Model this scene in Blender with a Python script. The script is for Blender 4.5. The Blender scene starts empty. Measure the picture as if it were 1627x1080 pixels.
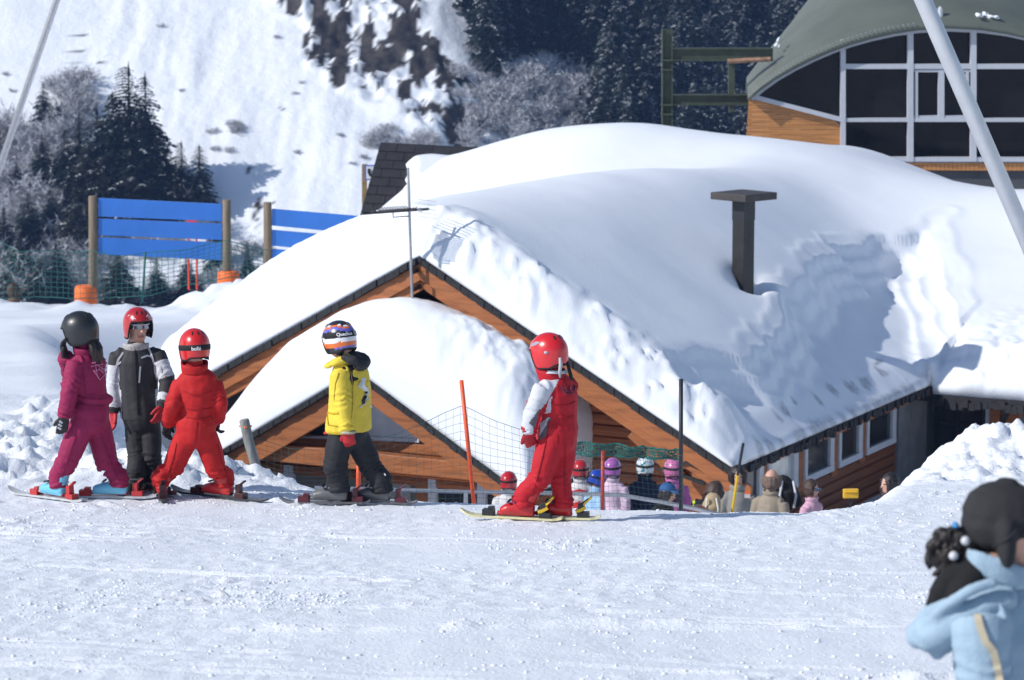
import bpy, bmesh, math, random
import numpy as np
from mathutils import Vector, Matrix

# ------------------------------------------------------------------ camera
SC = bpy.context.scene
COL = SC.collection
W, H, F = 1627.0, 1080.0, 4800.0
HORIZON = -150.0
PITCH = math.atan((540.0 - HORIZON) / F)
CP, SP = math.cos(PITCH), math.sin(PITCH)
cam_data = bpy.data.cameras.new('camera')
cam_data.sensor_width = 36.0
cam_data.lens = F / W * 36.0
cam_data.clip_start = 0.5
cam_data.clip_end = 3000.0
cam_data.dof.use_dof = True
cam_data.dof.focus_distance = 20.6
cam_data.dof.aperture_fstop = 6.3
cam = bpy.data.objects.new('camera', cam_data)
COL.objects.link(cam)
cam.location = (0, 0, 0)
cam.rotation_euler = (math.radians(90) - PITCH, 0, 0)
SC.camera = cam
SC.render.resolution_x, SC.render.resolution_y = 1024, 680

# ------------------------------------------------------------------ sky, sun, exposure
SUN_EL = math.radians(35.0)
SUN_AZ = math.radians(248.0)          # compass bearing of the sun, clockwise from +Y
world = bpy.data.worlds.new('World')
SC.world = world
world.use_nodes = True
wn = world.node_tree.nodes
wl = world.node_tree.links
for n in list(wn):
    wn.remove(n)
sky = wn.new('ShaderNodeTexSky')
sky.sky_type = 'NISHITA'
sky.sun_disc = False
sky.sun_elevation = SUN_EL
sky.sun_rotation = SUN_AZ
sky.altitude = 1500.0
bg = wn.new('ShaderNodeBackground')
bg.inputs['Strength'].default_value = 0.115
wo = wn.new('ShaderNodeOutputWorld')
wl.new(sky.outputs[0], bg.inputs['Color'])
wl.new(bg.outputs[0], wo.inputs['Surface'])
sun_data = bpy.data.lights.new('sun', 'SUN')
sun_data.energy = 4.0
sun_data.angle = math.radians(0.53)
sun_data.color = (1.0, 0.975, 0.945)
sun = bpy.data.objects.new('sun', sun_data)
COL.objects.link(sun)
TO_SUN = Vector((math.sin(SUN_AZ) * math.cos(SUN_EL), math.cos(SUN_AZ) * math.cos(SUN_EL), math.sin(SUN_EL)))
sun.rotation_euler = TO_SUN.to_track_quat('Z', 'Y').to_euler()
SC.view_settings.view_transform = 'Standard'
SC.view_settings.look = 'None'
SC.view_settings.exposure = 0.17
SC.view_settings.gamma = 1.0
SC.cycles.max_bounces = 6
SC.cycles.diffuse_bounces = 3
SC.cycles.transparent_max_bounces = 16
SC.cycles.use_denoising = True

# ------------------------------------------------------------------ measuring helpers
def P(px, py, Y):
    """World point at forward distance Y that stands at photograph pixel (px, py)."""
    u = (px - W / 2) / F
    v = (H / 2 - py) / F
    dx, dy, dz = u, CP + v * SP, -SP + v * CP
    k = Y / dy
    return Vector((dx * k, Y, dz * k))

def proj(p):
    d = p[1] * CP - p[2] * SP
    up = p[1] * SP + p[2] * CP
    return (W / 2 + F * p[0] / d, H / 2 - F * up / d)

# ------------------------------------------------------------------ numpy noise
def _hash(ix, iy, iz, seed):
    h = (ix.astype(np.int64) * 374761393 + iy.astype(np.int64) * 668265263 + iz.astype(np.int64) * 2147483647 + seed * 1274126177) & 0xFFFFFFFF
    h = ((h ^ (h >> 13)) * 1274126177) & 0xFFFFFFFF
    h = ((h ^ (h >> 16)) * 2246822519) & 0xFFFFFFFF
    return ((h ^ (h >> 15)) & 0xFFFFFF) / float(0xFFFFFF)

def vnoise(x, y, z=None, seed=0):
    """Value noise in -1..1."""
    x = np.asarray(x, float); y = np.asarray(y, float)
    z = np.zeros_like(x) if z is None else np.asarray(z, float)
    ix, iy, iz = np.floor(x), np.floor(y), np.floor(z)
    fx, fy, fz = x - ix, y - iy, z - iz
    fx = fx * fx * fx * (fx * (fx * 6 - 15) + 10); fy = fy * fy * fy * (fy * (fy * 6 - 15) + 10); fz = fz * fz * fz * (fz * (fz * 6 - 15) + 10)
    def c(a, b, d):
        return _hash(ix + a, iy + b, iz + d, seed)
    v = 0
    for a in (0, 1):
        for b in (0, 1):
            for d in (0, 1):
                v = v + c(a, b, d) * (fx if a else 1 - fx) * (fy if b else 1 - fy) * (fz if d else 1 - fz)
    return v * 2 - 1

def fbm(x, y, z=None, octaves=4, seed=0, gain=0.5):
    s, a, t = 0, 1.0, 0
    for i in range(octaves):
        k = 2.03 ** i
        s = s + a * vnoise(np.asarray(x) * k + 17.3 * i, np.asarray(y) * k + 5.1 * i, None if z is None else np.asarray(z) * k, seed + i * 13)
        t += a
        a *= gain
    return s / t

def sstep(a, b, x):
    t = np.clip((x - a) / (b - a), 0, 1)
    return t * t * (3 - 2 * t)

def smax(a, b, k):
    h = np.clip(0.5 + 0.5 * (a - b) / k, 0, 1)
    return b + (a - b) * h + k * h * (1 - h)

def smin(a, b, k):
    return -smax(-a, -b, k)

# ------------------------------------------------------------------ object helpers
def tag(o, label=None, cat=None, group=None, kind=None):
    if label: o['label'] = label
    if cat: o['category'] = cat
    if group: o['group'] = group
    if kind: o['kind'] = kind
    return o

def empty(name, loc, label, cat, group=None):
    o = bpy.data.objects.new(name, None)
    COL.objects.link(o)
    o.location = loc
    return tag(o, label, cat, group)

def link_mesh(name, me, parent=None):
    o = bpy.data.objects.new(name, me)
    COL.objects.link(o)
    if parent is not None:
        o.parent = parent
        r = parent
        off = Vector(r.location)
        while r.parent is not None:
            r = r.parent
            off += Vector(r.location)
        o.location = -off                      # vertices are given in world space
    return o

class MB:
    """Collects faces (world space) for ONE mesh object."""
    def __init__(s):
        s.v, s.f, s.m = [], [], []
    def add(s, vs, fs, mi=0):
        b = len(s.v)
        s.v += [tuple(q) for q in vs]
        s.f += [tuple(b + i for i in q) for q in fs]
        s.m += [mi] * len(fs)
        return s
    def hexa(s, c, mi=0):
        """8 corners: bottom ring 0-3, top ring 4-7."""
        return s.add(c, [(3, 2, 1, 0), (4, 5, 6, 7), (0, 1, 5, 4), (1, 2, 6, 5), (2, 3, 7, 6), (3, 0, 4, 7)], mi)
    def box(s, o, x, y, z, mi=0):
        """Box from corner o along vectors x, y, z."""
        o, x, y, z = Vector(o), Vector(x), Vector(y), Vector(z)
        if x.cross(y).dot(z) < 0:
            x, y = y, x
        return s.hexa([o, o + x, o + x + y, o + y, o + z, o + x + z, o + x + y + z, o + y + z], mi)
    def bar(s, a, b, w, h, up=(0, 0, 1), mi=0):
        """Rectangular bar from a to b, w sideways, h along up, centred."""
        a, b = Vector(a), Vector(b)
        d = b - a
        up = Vector(up)
        sx = d.cross(up).normalized() * w
        sy = sx.cross(d).normalized() * h
        return s.box(a - sx / 2 - sy / 2, d, sx, sy, mi)
    def tube(s, pts, r, n=8, mi=0, caps=True, closed=False):
        pts = [Vector(q) for q in pts]
        rs = r if isinstance(r, (list, tuple)) else [r] * len(pts)
        rings = []
        prev = None
        for i, q in enumerate(pts):
            if closed:
                d = pts[(i + 1) % len(pts)] - pts[i - 1]
            else:
                d = pts[min(i + 1, len(pts) - 1)] - pts[max(i - 1, 0)]
            d = d.normalized() if d.length > 1e-9 else Vector((0, 0, 1))
            if prev is None:
                a = d.orthogonal().normalized()
            else:
                a = (prev - d * prev.dot(d))
                a = a.normalized() if a.length > 1e-6 else d.orthogonal().normalized()
            prev = a
            b = d.cross(a)
            rings.append([q + (a * math.cos(2 * math.pi * k / n) + b * math.sin(2 * math.pi * k / n)) * rs[i] for k in range(n)])
        vs = [q for ring in rings for q in ring]
        fs = []
        m = len(pts)
        for i in range(m if closed else m - 1):
            j = (i + 1) % m
            for k in range(n):
                fs.append((i * n + k, i * n + (k + 1) % n, j * n + (k + 1) % n, j * n + k))
        if caps and not closed:
            fs.append(tuple(range(n - 1, -1, -1)))
            fs.append(tuple((m - 1) * n + k for k in range(n)))
        return s.add(vs, fs, mi)
    def ball(s, c, rx, ry=None, rz=None, nu=16, nv=10, mi=0, rot=None):
        ry = rx if ry is None else ry
        rz = rx if rz is None else rz
        c = Vector(c)
        vs = []
        for i in range(nv + 1):
            t = math.pi * i / nv
            for k in range(nu):
                a = 2 * math.pi * k / nu
                q = Vector((rx * math.sin(t) * math.cos(a), ry * math.sin(t) * math.sin(a), rz * math.cos(t)))
                if rot is not None: q = rot @ q
                vs.append(c + q)
        fs = []
        for i in range(nv):
            for k in range(nu):
                fs.append((i * nu + k, (i + 1) * nu + k, (i + 1) * nu + (k + 1) % nu, i * nu + (k + 1) % nu))
        return s.add(vs, fs, mi)
    def build(s, name, mats, parent=None, smooth=False, bevel=0, clean=False):
        me = bpy.data.meshes.new(name)
        me.from_pydata(s.v, [], s.f)
        for m in (mats if isinstance(mats, (list, tuple)) else [mats]):
            me.materials.append(m)
        me.polygons.foreach_set('material_index', s.m)
        if clean or bevel:
            bm = bmesh.new(); bm.from_mesh(me)
            bmesh.ops.remove_doubles(bm, verts=bm.verts, dist=1e-5)
            if bevel:
                ed = [e for e in bm.edges if len(e.link_faces) == 2 and e.calc_face_angle(0) > 0.6]
                bmesh.ops.bevel(bm, geom=ed, offset=bevel, segments=2, profile=0.6, affect='EDGES', clamp_overlap=True)
            bmesh.ops.recalc_face_normals(bm, faces=bm.faces)
            bm.to_mesh(me); bm.free()
        me.update()
        if smooth:
            me.polygons.foreach_set('use_smooth', [True] * len(me.polygons))
        return link_mesh(name, me, parent)

def grid_mesh(name, V, nx, ny, mask=None, mats=None, smooth=True):
    """V: (ny*nx, 3) array, rows along y."""
    me = bpy.data.meshes.new(name)
    j, i = np.meshgrid(np.arange(ny - 1), np.arange(nx - 1), indexing='ij')
    a = (j * nx + i).ravel()
    q = np.stack([a, a + 1, a + nx + 1, a + nx], 1)
    if mask is not None:
        q = q[mask.ravel()]
    me.vertices.add(len(V)); me.vertices.foreach_set('co', np.ascontiguousarray(V, dtype=np.float32).ravel())
    n = len(q)
    me.loops.add(n * 4); me.loops.foreach_set('vertex_index', q.astype(np.int32).ravel())
    me.polygons.add(n)
    me.polygons.foreach_set('loop_start', np.arange(0, n * 4, 4, dtype=np.int32))
    me.polygons.foreach_set('use_smooth', np.full(n, smooth))
    me.update(calc_edges=True)
    for m in mats or []:
        me.materials.append(m)
    return me

# ------------------------------------------------------------------ materials
def newmat(name):
    m = bpy.data.materials.new(name)
    m.use_nodes = True
    nt = m.node_tree
    b = next(n for n in nt.nodes if n.type == 'BSDF_PRINCIPLED')
    return m, nt, b

def nnode(nt, t, **kw):
    n = nt.nodes.new(t)
    for k, v in kw.items():
        setattr(n, k, v)
    return n

def noise_tex(nt, scale, detail=4, rough=0.55, stretch=None, coord='Object'):
    tc = nnode(nt, 'ShaderNodeTexCoord')
    out = tc.outputs[coord]
    if stretch:
        mp = nnode(nt, 'ShaderNodeMapping')
        mp.inputs['Scale'].default_value = stretch
        nt.links.new(out, mp.inputs[0])
        out = mp.outputs[0]
    n = nnode(nt, 'ShaderNodeTexNoise')
    n.inputs['Scale'].default_value = scale
    n.inputs['Detail'].default_value = detail
    n.inputs['Roughness'].default_value = rough
    nt.links.new(out, n.inputs['Vector'])
    return n

def ramp(nt, src, stops):
    r = nnode(nt, 'ShaderNodeValToRGB')
    el = r.color_ramp.elements
    while len(el) < len(stops): el.new(0.5)
    for e, (p, c) in zip(el, stops):
        e.position = p; e.color = (*c, 1)
    nt.links.new(src, r.inputs[0])
    return r

def bump(nt, b, src, strength, dist):
    bp = nnode(nt, 'ShaderNodeBump')
    bp.inputs['Strength'].default_value = strength
    bp.inputs['Distance'].default_value = dist
    nt.links.new(src, bp.inputs['Height'])
    nt.links.new(bp.outputs[0], b.inputs['Normal'])
    return bp

def mat(name, col, rough=0.6, metal=0.0, var=0.0, scale=8.0, bumpd=0.0, bscale=60.0, stretch=None, spec=0.5, coat=0.0):
    """Principled surface with a little mottling and grain."""
    m, nt, b = newmat(name)
    b.inputs['Base Color'].default_value = (*col, 1)
    b.inputs['Roughness'].default_value = rough
    b.inputs['Metallic'].default_value = metal
    b.inputs['Specular IOR Level'].default_value = spec
    if coat: b.inputs['Coat Weight'].default_value = coat
    if var:
        n = noise_tex(nt, scale, 5, 0.6, stretch)
        lo = tuple(c * (1 - var) for c in col); hi = tuple(min(1, c * (1 + var)) for c in col)
        r = ramp(nt, n.outputs[0], [(0.3, lo), (0.7, hi)])
        nt.links.new(r.outputs[0], b.inputs['Base Color'])
    if bumpd:
        n2 = noise_tex(nt, bscale, 4, 0.6, stretch)
        bump(nt, b, n2.outputs[0], 1.0, bumpd)
    return m

def snow_mat(name, bscale, bdist, col=(0.86, 0.885, 0.925)):
    m, nt, b = newmat(name)
    b.inputs['Roughness'].default_value = 0.55
    b.inputs['Specular IOR Level'].default_value = 0.25
    n = noise_tex(nt, 0.9, 4)
    r = ramp(nt, n.outputs[0], [(0.3, tuple(c * 0.965 for c in col)), (0.7, col)])
    nt.links.new(r.outputs[0], b.inputs['Base Color'])
    n2 = noise_tex(nt, bscale, 6, 0.65)
    bump(nt, b, n2.outputs[0], 1.0, bdist)
    return m

def cloth(name, col, var=0.10, rough=0.72):
    return mat(name, col, rough, 0, var, 7, 0.0012, 55, spec=0.3)

def wood_mat(name, col, along=(1, 1, 12), rough=0.5, dark=0.45):
    m, nt, b = newmat(name)
    n = noise_tex(nt, 3.0, 6, 0.65, along)
    lo = tuple(c * dark for c in col); hi = tuple(min(1, c * 1.25) for c in col)
    r = ramp(nt, n.outputs[0], [(0.25, lo), (0.5, col), (0.78, hi)])
    nt.links.new(r.outputs[0], b.inputs['Base Color'])
    b.inputs['Roughness'].default_value = rough
    bump(nt, b, n.outputs[0], 0.6, 0.006)
    return m

SNOW_PISTE = snow_mat('piste_snow', 42, 0.011)
SNOW_ROOF = snow_mat('roof_snow', 26, 0.004)
SNOW_FAR = snow_mat('mountain_snow', 1.2, 0.12)
WOOD = wood_mat('orange_varnished_wood', (0.34, 0.115, 0.034), (0.6, 0.6, 6))
WOOD_LOG = wood_mat('log_siding', (0.33, 0.10, 0.028), (0.5, 0.5, 9))
WOOD_POST = wood_mat('weathered_post', (0.20, 0.155, 0.105), (9, 9, 0.8), 0.8)
WOOD_PALE = wood_mat('pale_siding', (0.50, 0.22, 0.07), (0.5, 0.5, 8))
SHINGLE = mat('black_roof_edge', (0.018, 0.018, 0.020), 0.8, 0, 0.4, 12, 0.01, 30)
METAL_DARK = mat('dark_sheet_metal', (0.030, 0.028, 0.029), 0.5, 0.4, 0.25, 5)
METAL_GREY = mat('galvanised_metal', (0.42, 0.43, 0.45), 0.42, 0.7, 0.15, 14)
METAL_WHITE = mat('pale_grey_painted_steel', (0.56, 0.575, 0.60), 0.35, 0.2, 0.06, 6)
METAL_GREEN = mat('olive_green_steel', (0.060, 0.075, 0.050), 0.55, 0.2, 0.25, 5)
RUST = mat('rusty_steel', (0.34, 0.20, 0.13), 0.8, 0.1, 0.5, 6)
WHITE_FRAME = mat('white_window_frame', (0.62, 0.64, 0.68), 0.5, 0, 0.06, 10)
PLASTIC_ORANGE = mat('orange_plastic', (0.85, 0.16, 0.02), 0.55, 0, 0.12, 6, 0.006, 12)
POLE_ORANGE = mat('orange_pole', (0.80, 0.10, 0.025), 0.45, 0, 0.1, 10)
POLE_BLACK = mat('black_pole', (0.012, 0.013, 0.018), 0.5, 0, 0.2, 10)
NET_GREEN = mat('green_netting', (0.015, 0.12, 0.10), 0.7)
BOARD_BLUE = mat('blue_painted_board', (0.030, 0.165, 0.56), 0.45, 0, 0.10, 1.6, 0.002, 20)
CONCRETE = mat('grey_render', (0.20, 0.20, 0.205), 0.9, 0, 0.2, 3, 0.01, 20)

def glass_mat(name, col, rough=0.08):
    m, nt, b = newmat(name)
    n = noise_tex(nt, 1.3, 3)
    r = ramp(nt, n.outputs[0], [(0.35, tuple(c * 0.5 for c in col)), (0.65, col)])
    nt.links.new(r.outputs[0], b.inputs['Base Color'])
    b.inputs['Roughness'].default_value = rough
    b.inputs['Specular IOR Level'].default_value = 0.6
    return m
GLASS = glass_mat('dark_window_glass', (0.03, 0.034, 0.04))
GLASS_PALE = glass_mat('painted_reflection_glass', (0.84, 0.88, 0.87), 0.10)  # pale base colour stands in for bright snow reflected in the panes
GLASS_PALE.node_tree.nodes['Principled BSDF'].inputs['Metallic'].default_value = 0.2

# ------------------------------------------------------------------ the snow ground
def crest_start(X):
    xs = [-9, -4, -2.2, -1.6, -0.8, 0.0, 0.6, 1.4, 2.0, 2.6, 3.1, 3.8, 9]
    ys = [21.4, 21.4, 21.2, 20.7, 20.05, 19.75, 19.3, 19.0, 19.2, 20.2, 22.2, 23.8, 24.5]
    return np.interp(X, xs, ys)

def ground_base(X, Y):
    X = np.asarray(X, float); Y = np.asarray(Y, float)
    plane = -1.7 - 0.115 * Y - 0.45 * sstep(12.0, 7.0, Y) * sstep(0.2, 1.2, X)
    # piste, rolling over a crest down to the chalet
    t = np.clip(Y - crest_start(X), 0, None)
    drop = np.where(t < 2.2, 0.5 * (0.36 / 2.2) * t * t, 0.36 * (t - 1.1))
    c = plane - drop
    floor = -7.95 - 0.26 * np.clip(Y - 36.0, 0, 4.4) + 3.3 * sstep(54, 61, Y) * sstep(-5, 2, X)
    floor = floor - 26 * sstep(72, 130, Y)
    c = smax(c, floor, 0.6)
    # snow bank
    c = c + 0.29 * sstep(2.95, 3.9, X) * np.exp(-((Y - 23.9) / 1.15) ** 2)
    # hill with the blue boards
    hill = np.interp(Y, [0, 4, 20, 23, 26, 35, 45, 55, 58, 75, 130], [-1.7, -2.16, -4.0, -4.2, -4.33, -5.18, -6.22, -7.36, -8.1, -16, -36])
    xb = np.where(Y < 44, -2.35 - 0.182 * (Y - 21), np.minimum(-6.3 + 0.75 * (Y - 44), -1.5))
    bw = 0.75 + 1.9 * sstep(23, 30, Y)
    m = sstep(bw, -0.75, X - xb)
    m = m * sstep(17, 21, Y)
    return c * (1 - m) + hill * m

def ground_z(X, Y):
    z = ground_base(X, Y)
    hillside = sstep(-1.0, -2.6, X + 0.16 * (Y - 21))
    # churned lumps behind the children, and on the bank
    lump = sstep(20.9, 21.9, Y) * sstep(29, 25, Y) * hillside
    lump2 = np.exp(-(((X + 1.85) / 0.55) ** 2 + ((Y - 22.0) / 0.7) ** 2))
    lump3 = sstep(2.8, 3.4, X) * sstep(21.5, 22.5, Y) * sstep(28, 25.5, Y)
    n1 = np.abs(fbm(X * 2.9, Y * 2.4, octaves=5, seed=3, gain=0.6)) * 0.27 + fbm(X * 8, Y * 7, octaves=3, seed=8) * 0.06 + 0.09 * sstep(0.1, 0.5, vnoise(X * 6.0, Y * 5.5, seed=12))
    z = z + (lump * 0.62 + lump2 * 0.5 + lump3 * 0.5) * (n1 - 0.05)
    z = z + 0.10 * lump2 + 0.20 * np.exp(-(((X + 2.5) / 0.5) ** 2 + ((Y - 22.2) / 0.6) ** 2))
    z = z + 0.12 * hillside * sstep(24, 30, Y) * fbm(X * 0.45, Y * 0.35, octaves=3, seed=31)
    z = z + 0.16 * sstep(-2, -6, X) * np.exp(-((Y - 53.5) / 1.2) ** 2) * (0.5 + fbm(X * 2.2, Y * 2.2, octaves=4, seed=77))
    z = z + 0.7 * np.exp(-(((X + 4.6) / 1.1) ** 2 + ((Y - 50.5) / 1.6) ** 2)) * (0.7 + 0.6 * fbm(X * 2.4, Y * 2.4, octaves=4, seed=70))
    # plough heaps by the chalet's far door
    z = z + 1.1 * np.exp(-(((X - 6.0) / 0.9) ** 2 + ((Y - 41.0) / 1.4) ** 2)) * (0.8 + 0.5 * fbm(X * 2, Y * 2, octaves=4, seed=9))
    return z

def piste_detail(X, Y):
    """Skied, crumbly surface: clods, scrapes and long ski tracks."""
    near = sstep(3.5, 6, Y) * sstep(28, 23.5, Y)
    d = 0.022 * fbm(X * 0.8, Y * 0.45, octaves=3, seed=41)
    d = d + 0.009 * fbm(X * 3.3, Y * 2.2, octaves=4, seed=42)
    patch = sstep(-0.15, 0.45, fbm(X * 0.75, Y * 0.55, octaves=3, seed=43))
    wx = X + 0.05 * vnoise(X * 9, Y * 6, seed=52) + 0.02 * vnoise(X * 31, Y * 20, seed=53)
    wy = Y + 0.07 * vnoise(X * 8, Y * 5, seed=54) + 0.03 * vnoise(X * 29, Y * 19, seed=55)
    clod = sstep(0.30, 0.7, vnoise(wx * 15, wy * 9, seed=44)) * 0.014 + sstep(0.2, 0.65, vnoise(wx * 30, wy * 19, seed=45)) * 0.010
    fine = sstep(-0.5, 0.3, fbm(X * 0.5, Y * 0.4, octaves=3, seed=47))
    some = sstep(0.0, 0.55, fbm(wx * 2.6, wy * 1.8, octaves=3, seed=49))
    d = d + clod * (0.60 * fine * (0.4 + 0.6 * some) + 1.1 * patch * (0.3 + 0.7 * some))
    d = d + 0.026 * sstep(0.62, 0.9, vnoise(wx * 7.5, wy * 4.6, seed=46)) * patch * some
    d = d + 0.008 * fine * fbm(X * 19, Y * 11, octaves=2, seed=48)
    # ski tracks running across the slope, slightly curving
    rng = random.Random(5)
    for i in range(26):
        y0 = rng.uniform(11.5, 19.3); x0 = rng.uniform(-5, 5); ln = rng.uniform(0.8, 3.2)
        sl = rng.uniform(-0.42, -0.10) if rng.random() < 0.75 else rng.uniform(0.05, 0.3)
        cv = rng.uniform(-0.05, 0.05)
        yy = y0 + sl * (X - x0) + cv * (X - x0) ** 2
        along = sstep(ln, ln * 0.7, np.abs(X - x0))
        for off in (0, rng.uniform(0.13, 0.30)):
            q = (Y - yy - off)
            g = np.exp(-(q / 0.030) ** 2)
            e = np.exp(-((q - 0.075) / 0.04) ** 2)
            d = d + along * (-0.012 * g + 0.010 * e) * rng.uniform(0.2, 1.0) * (0.75 + 0.5 * vnoise(X * 4, Y * 2, seed=60 + i))
    # the deeper scraped edge low in the middle
    yy = 13.35 + 0.10 * X + 0.05 * np.sin(X * 3.1)
    q = Y - yy
    d = d + sstep(-1.6, -0.95, X) * sstep(2.4, 0.4, X) * (0.030 * np.exp(-((q + 0.06) / 0.06) ** 2) - 0.045 * np.exp(-((q - 0.07) / 0.07) ** 2)) * (1 + 0.6 * vnoise(X * 9, Y * 3, seed=51))
    return d * near

def build_ground():
    xs = np.concatenate([np.arange(-60, -14, 2.0), np.arange(-14, -4.2, 0.14), np.arange(-4.2, 4.2, 0.026), np.arange(4.2, 16, 0.16), np.arange(16, 61, 2.0)])
    ys = np.concatenate([np.arange(-12, 4, 1.0), np.arange(4, 11, 0.25), np.arange(11, 18.5, 0.03), np.arange(18.5, 25, 0.045), np.arange(25, 34, 0.14), np.arange(34, 60, 0.22), np.arange(60, 150, 2.0)])
    X, Y = np.meshgrid(xs, ys)
    Z = ground_z(X, Y) + piste_detail(X, Y)
    V = np.stack([X.ravel(), Y.ravel(), Z.ravel()], 1)
    me = grid_mesh('ground', V, len(xs), len(ys), mats=[SNOW_PISTE])
    o = link_mesh('ground', me)
    tag(o, 'trampled white snow of the piste rolling down towards the chalet', 'ground', kind='structure')
build_ground()

def gz(x, y):
    return float((ground_z(np.array([x]), np.array([y])) + piste_detail(np.array([x]), np.array([y])))[0])

def on_ground(px, py, y0=10.0, y1=60.0):
    """Where the sight line through a pixel first meets the snow."""
    Ys = np.arange(y0, y1, 0.02)
    q = P(px, py, 1.0)
    zz = q.z * Ys
    g = ground_z(q.x * Ys, Ys)
    hit = np.nonzero(zz <= g)[0]
    return Ys[hit[0]] if len(hit) else None

# loose crumbs of snow thrown up by skis
def build_crumbs():
    rng = np.random.default_rng(4)
    g = (1 + 5 ** 0.5) / 2
    ico = np.array([(-1, g, 0), (1, g, 0), (-1, -g, 0), (1, -g, 0), (0, -1, g), (0, 1, g), (0, -1, -g), (0, 1, -g), (g, 0, -1), (g, 0, 1), (-g, 0, -1), (-g, 0, 1)], float) / 1.9
    tri = np.array([(0, 11, 5), (0, 5, 1), (0, 1, 7), (0, 7, 10), (0, 10, 11), (1, 5, 9), (5, 11, 4), (11, 10, 2), (10, 7, 6), (7, 1, 8), (3, 9, 4), (3, 4, 2), (3, 2, 6), (3, 6, 8), (3, 8, 9), (4, 9, 5), (2, 4, 11), (6, 2, 10), (8, 6, 7), (9, 8, 1)])
    n = 150000
    Yc = 11.6 + 9.6 * rng.random(n) ** 1.0
    Xc = (rng.random(n) - 0.5) * 0.37 * Yc
    dens = 0.045 + 0.955 * sstep(0.0, 0.5, fbm(Xc * 0.8, Yc * 0.55, octaves=4, seed=43)) * sstep(-0.1, 0.4, fbm(Xc * 3.0, Yc * 2.0, octaves=3, seed=49))
    keep = rng.random(n) < dens * 0.62
    Xc, Yc = Xc[keep], Yc[keep]
    n = len(Xc)
    r = 0.0032 + 0.0085 * rng.random(n) ** 4.0 + 0.008 * (rng.random(n) > 0.996)
    Zc = ground_z(Xc, Yc) + piste_detail(Xc, Yc)
    sc = (0.65 + 0.9 * rng.random((n, 1, 3))) * r[:, None, None]
    jit = 1 + 0.45 * (rng.random((n, 12, 1)) - 0.5)
    an = rng.random(n) * 6.28
    c, s = np.cos(an), np.sin(an)
    q = ico[None] * jit * sc
    x = q[..., 0] * c[:, None] - q[..., 1] * s[:, None]; y = q[..., 0] * s[:, None] + q[..., 1] * c[:, None]
    V = np.stack([x + Xc[:, None], y + Yc[:, None], q[..., 2] * 0.62 + Zc[:, None] + r[:, None] * 0.12], -1).reshape(-1, 3)
    T = (tri[None] + (np.arange(n) * 12)[:, None, None]).reshape(-1, 3)
    me = bpy.data.meshes.new('snow_crumbs')
    me.vertices.add(len(V)); me.vertices.foreach_set('co', V.astype(np.float32).ravel())
    m = len(T); me.loops.add(m * 3); me.loops.foreach_set('vertex_index', T.astype(np.int32).ravel())
    me.polygons.add(m); me.polygons.foreach_set('loop_start', np.arange(0, m * 3, 3, dtype=np.int32))
    me.update(calc_edges=True); me.materials.append(SNOW_PISTE)
    o = link_mesh('snow_crumbs', me); tag(o, 'loose crumbs of snow strewn over the skied piste', 'snow', kind='stuff')
build_crumbs()

# ------------------------------------------------------------------ the mountain across the valley
def mountain_z(X, Y):
    X = np.asarray(X, float); Y = np.asarray(Y, float)
    rib = np.clip(X + 6.0, 0, None)
    gul = 0.9 * rib - 0.55 * np.clip(X - 12.0, 0, None)
    ye = Y - gul + 8 * sstep(-4, -16, X) * 0
    z = -27.8 + 0.57 * (ye - 215) + 0.0006 * np.clip(ye - 215, 0, None) ** 2
    z = np.where(ye < 205, -33.5 + 0.05 * (ye - 205), z)
    z = z + 1.6 * fbm(X * 0.05, Y * 0.04, octaves=4, seed=91)
    return z

def mountain_point(px, py):
    """Where the sight line through a pixel meets the mountainside."""
    Ys = np.arange(206, 420, 0.1)
    q = P(px, py, 1.0)
    m = mountain_z(q.x * Ys, Ys)
    hit = np.nonzero(q.z * Ys <= m)[0]
    Yh = Ys[hit[0]] if len(hit) else 300.0
    return Vector((q.x * Yh, Yh, q.z * Yh))

def inside(X, Y, poly):
    """Signed distance-like measure to a polygon on the map: positive inside."""
    ins = np.zeros(X.shape, bool); dist = np.full(X.shape, 1e9)
    n = len(poly)
    for i in range(n):
        (x0, y0), (x1, y1) = poly[i], poly[(i + 1) % n]
        c = ((y0 > Y) != (y1 > Y)) & (X < (x1 - x0) * (Y - y0) / (y1 - y0 + 1e-12) + x0)
        ins ^= c
        t = np.clip(((X - x0) * (x1 - x0) + (Y - y0) * (y1 - y0)) / ((x1 - x0) ** 2 + (y1 - y0) ** 2), 0, 1)
        dist = np.minimum(dist, np.hypot(X - x0 - t * (x1 - x0), Y - y0 - t * (y1 - y0)))
    return np.where(ins, dist, -dist)

CRAG = [mountain_point(*q)[:2] for q in [(395, -70), (420, 5), (480, 45), (500, 105), (560, 150), (635, 185), (675, 228), (765, 240), (772, 175), (742, 120), (690, 62), (668, 20), (700, -70)]]
def rock_mask(X, Y):
    """Crag running up the rib."""
    return sstep(-1.0, 1.0, inside(X, Y, CRAG) + 1.3 * fbm(X * 0.25, Y * 0.2, octaves=3, seed=95))

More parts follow.
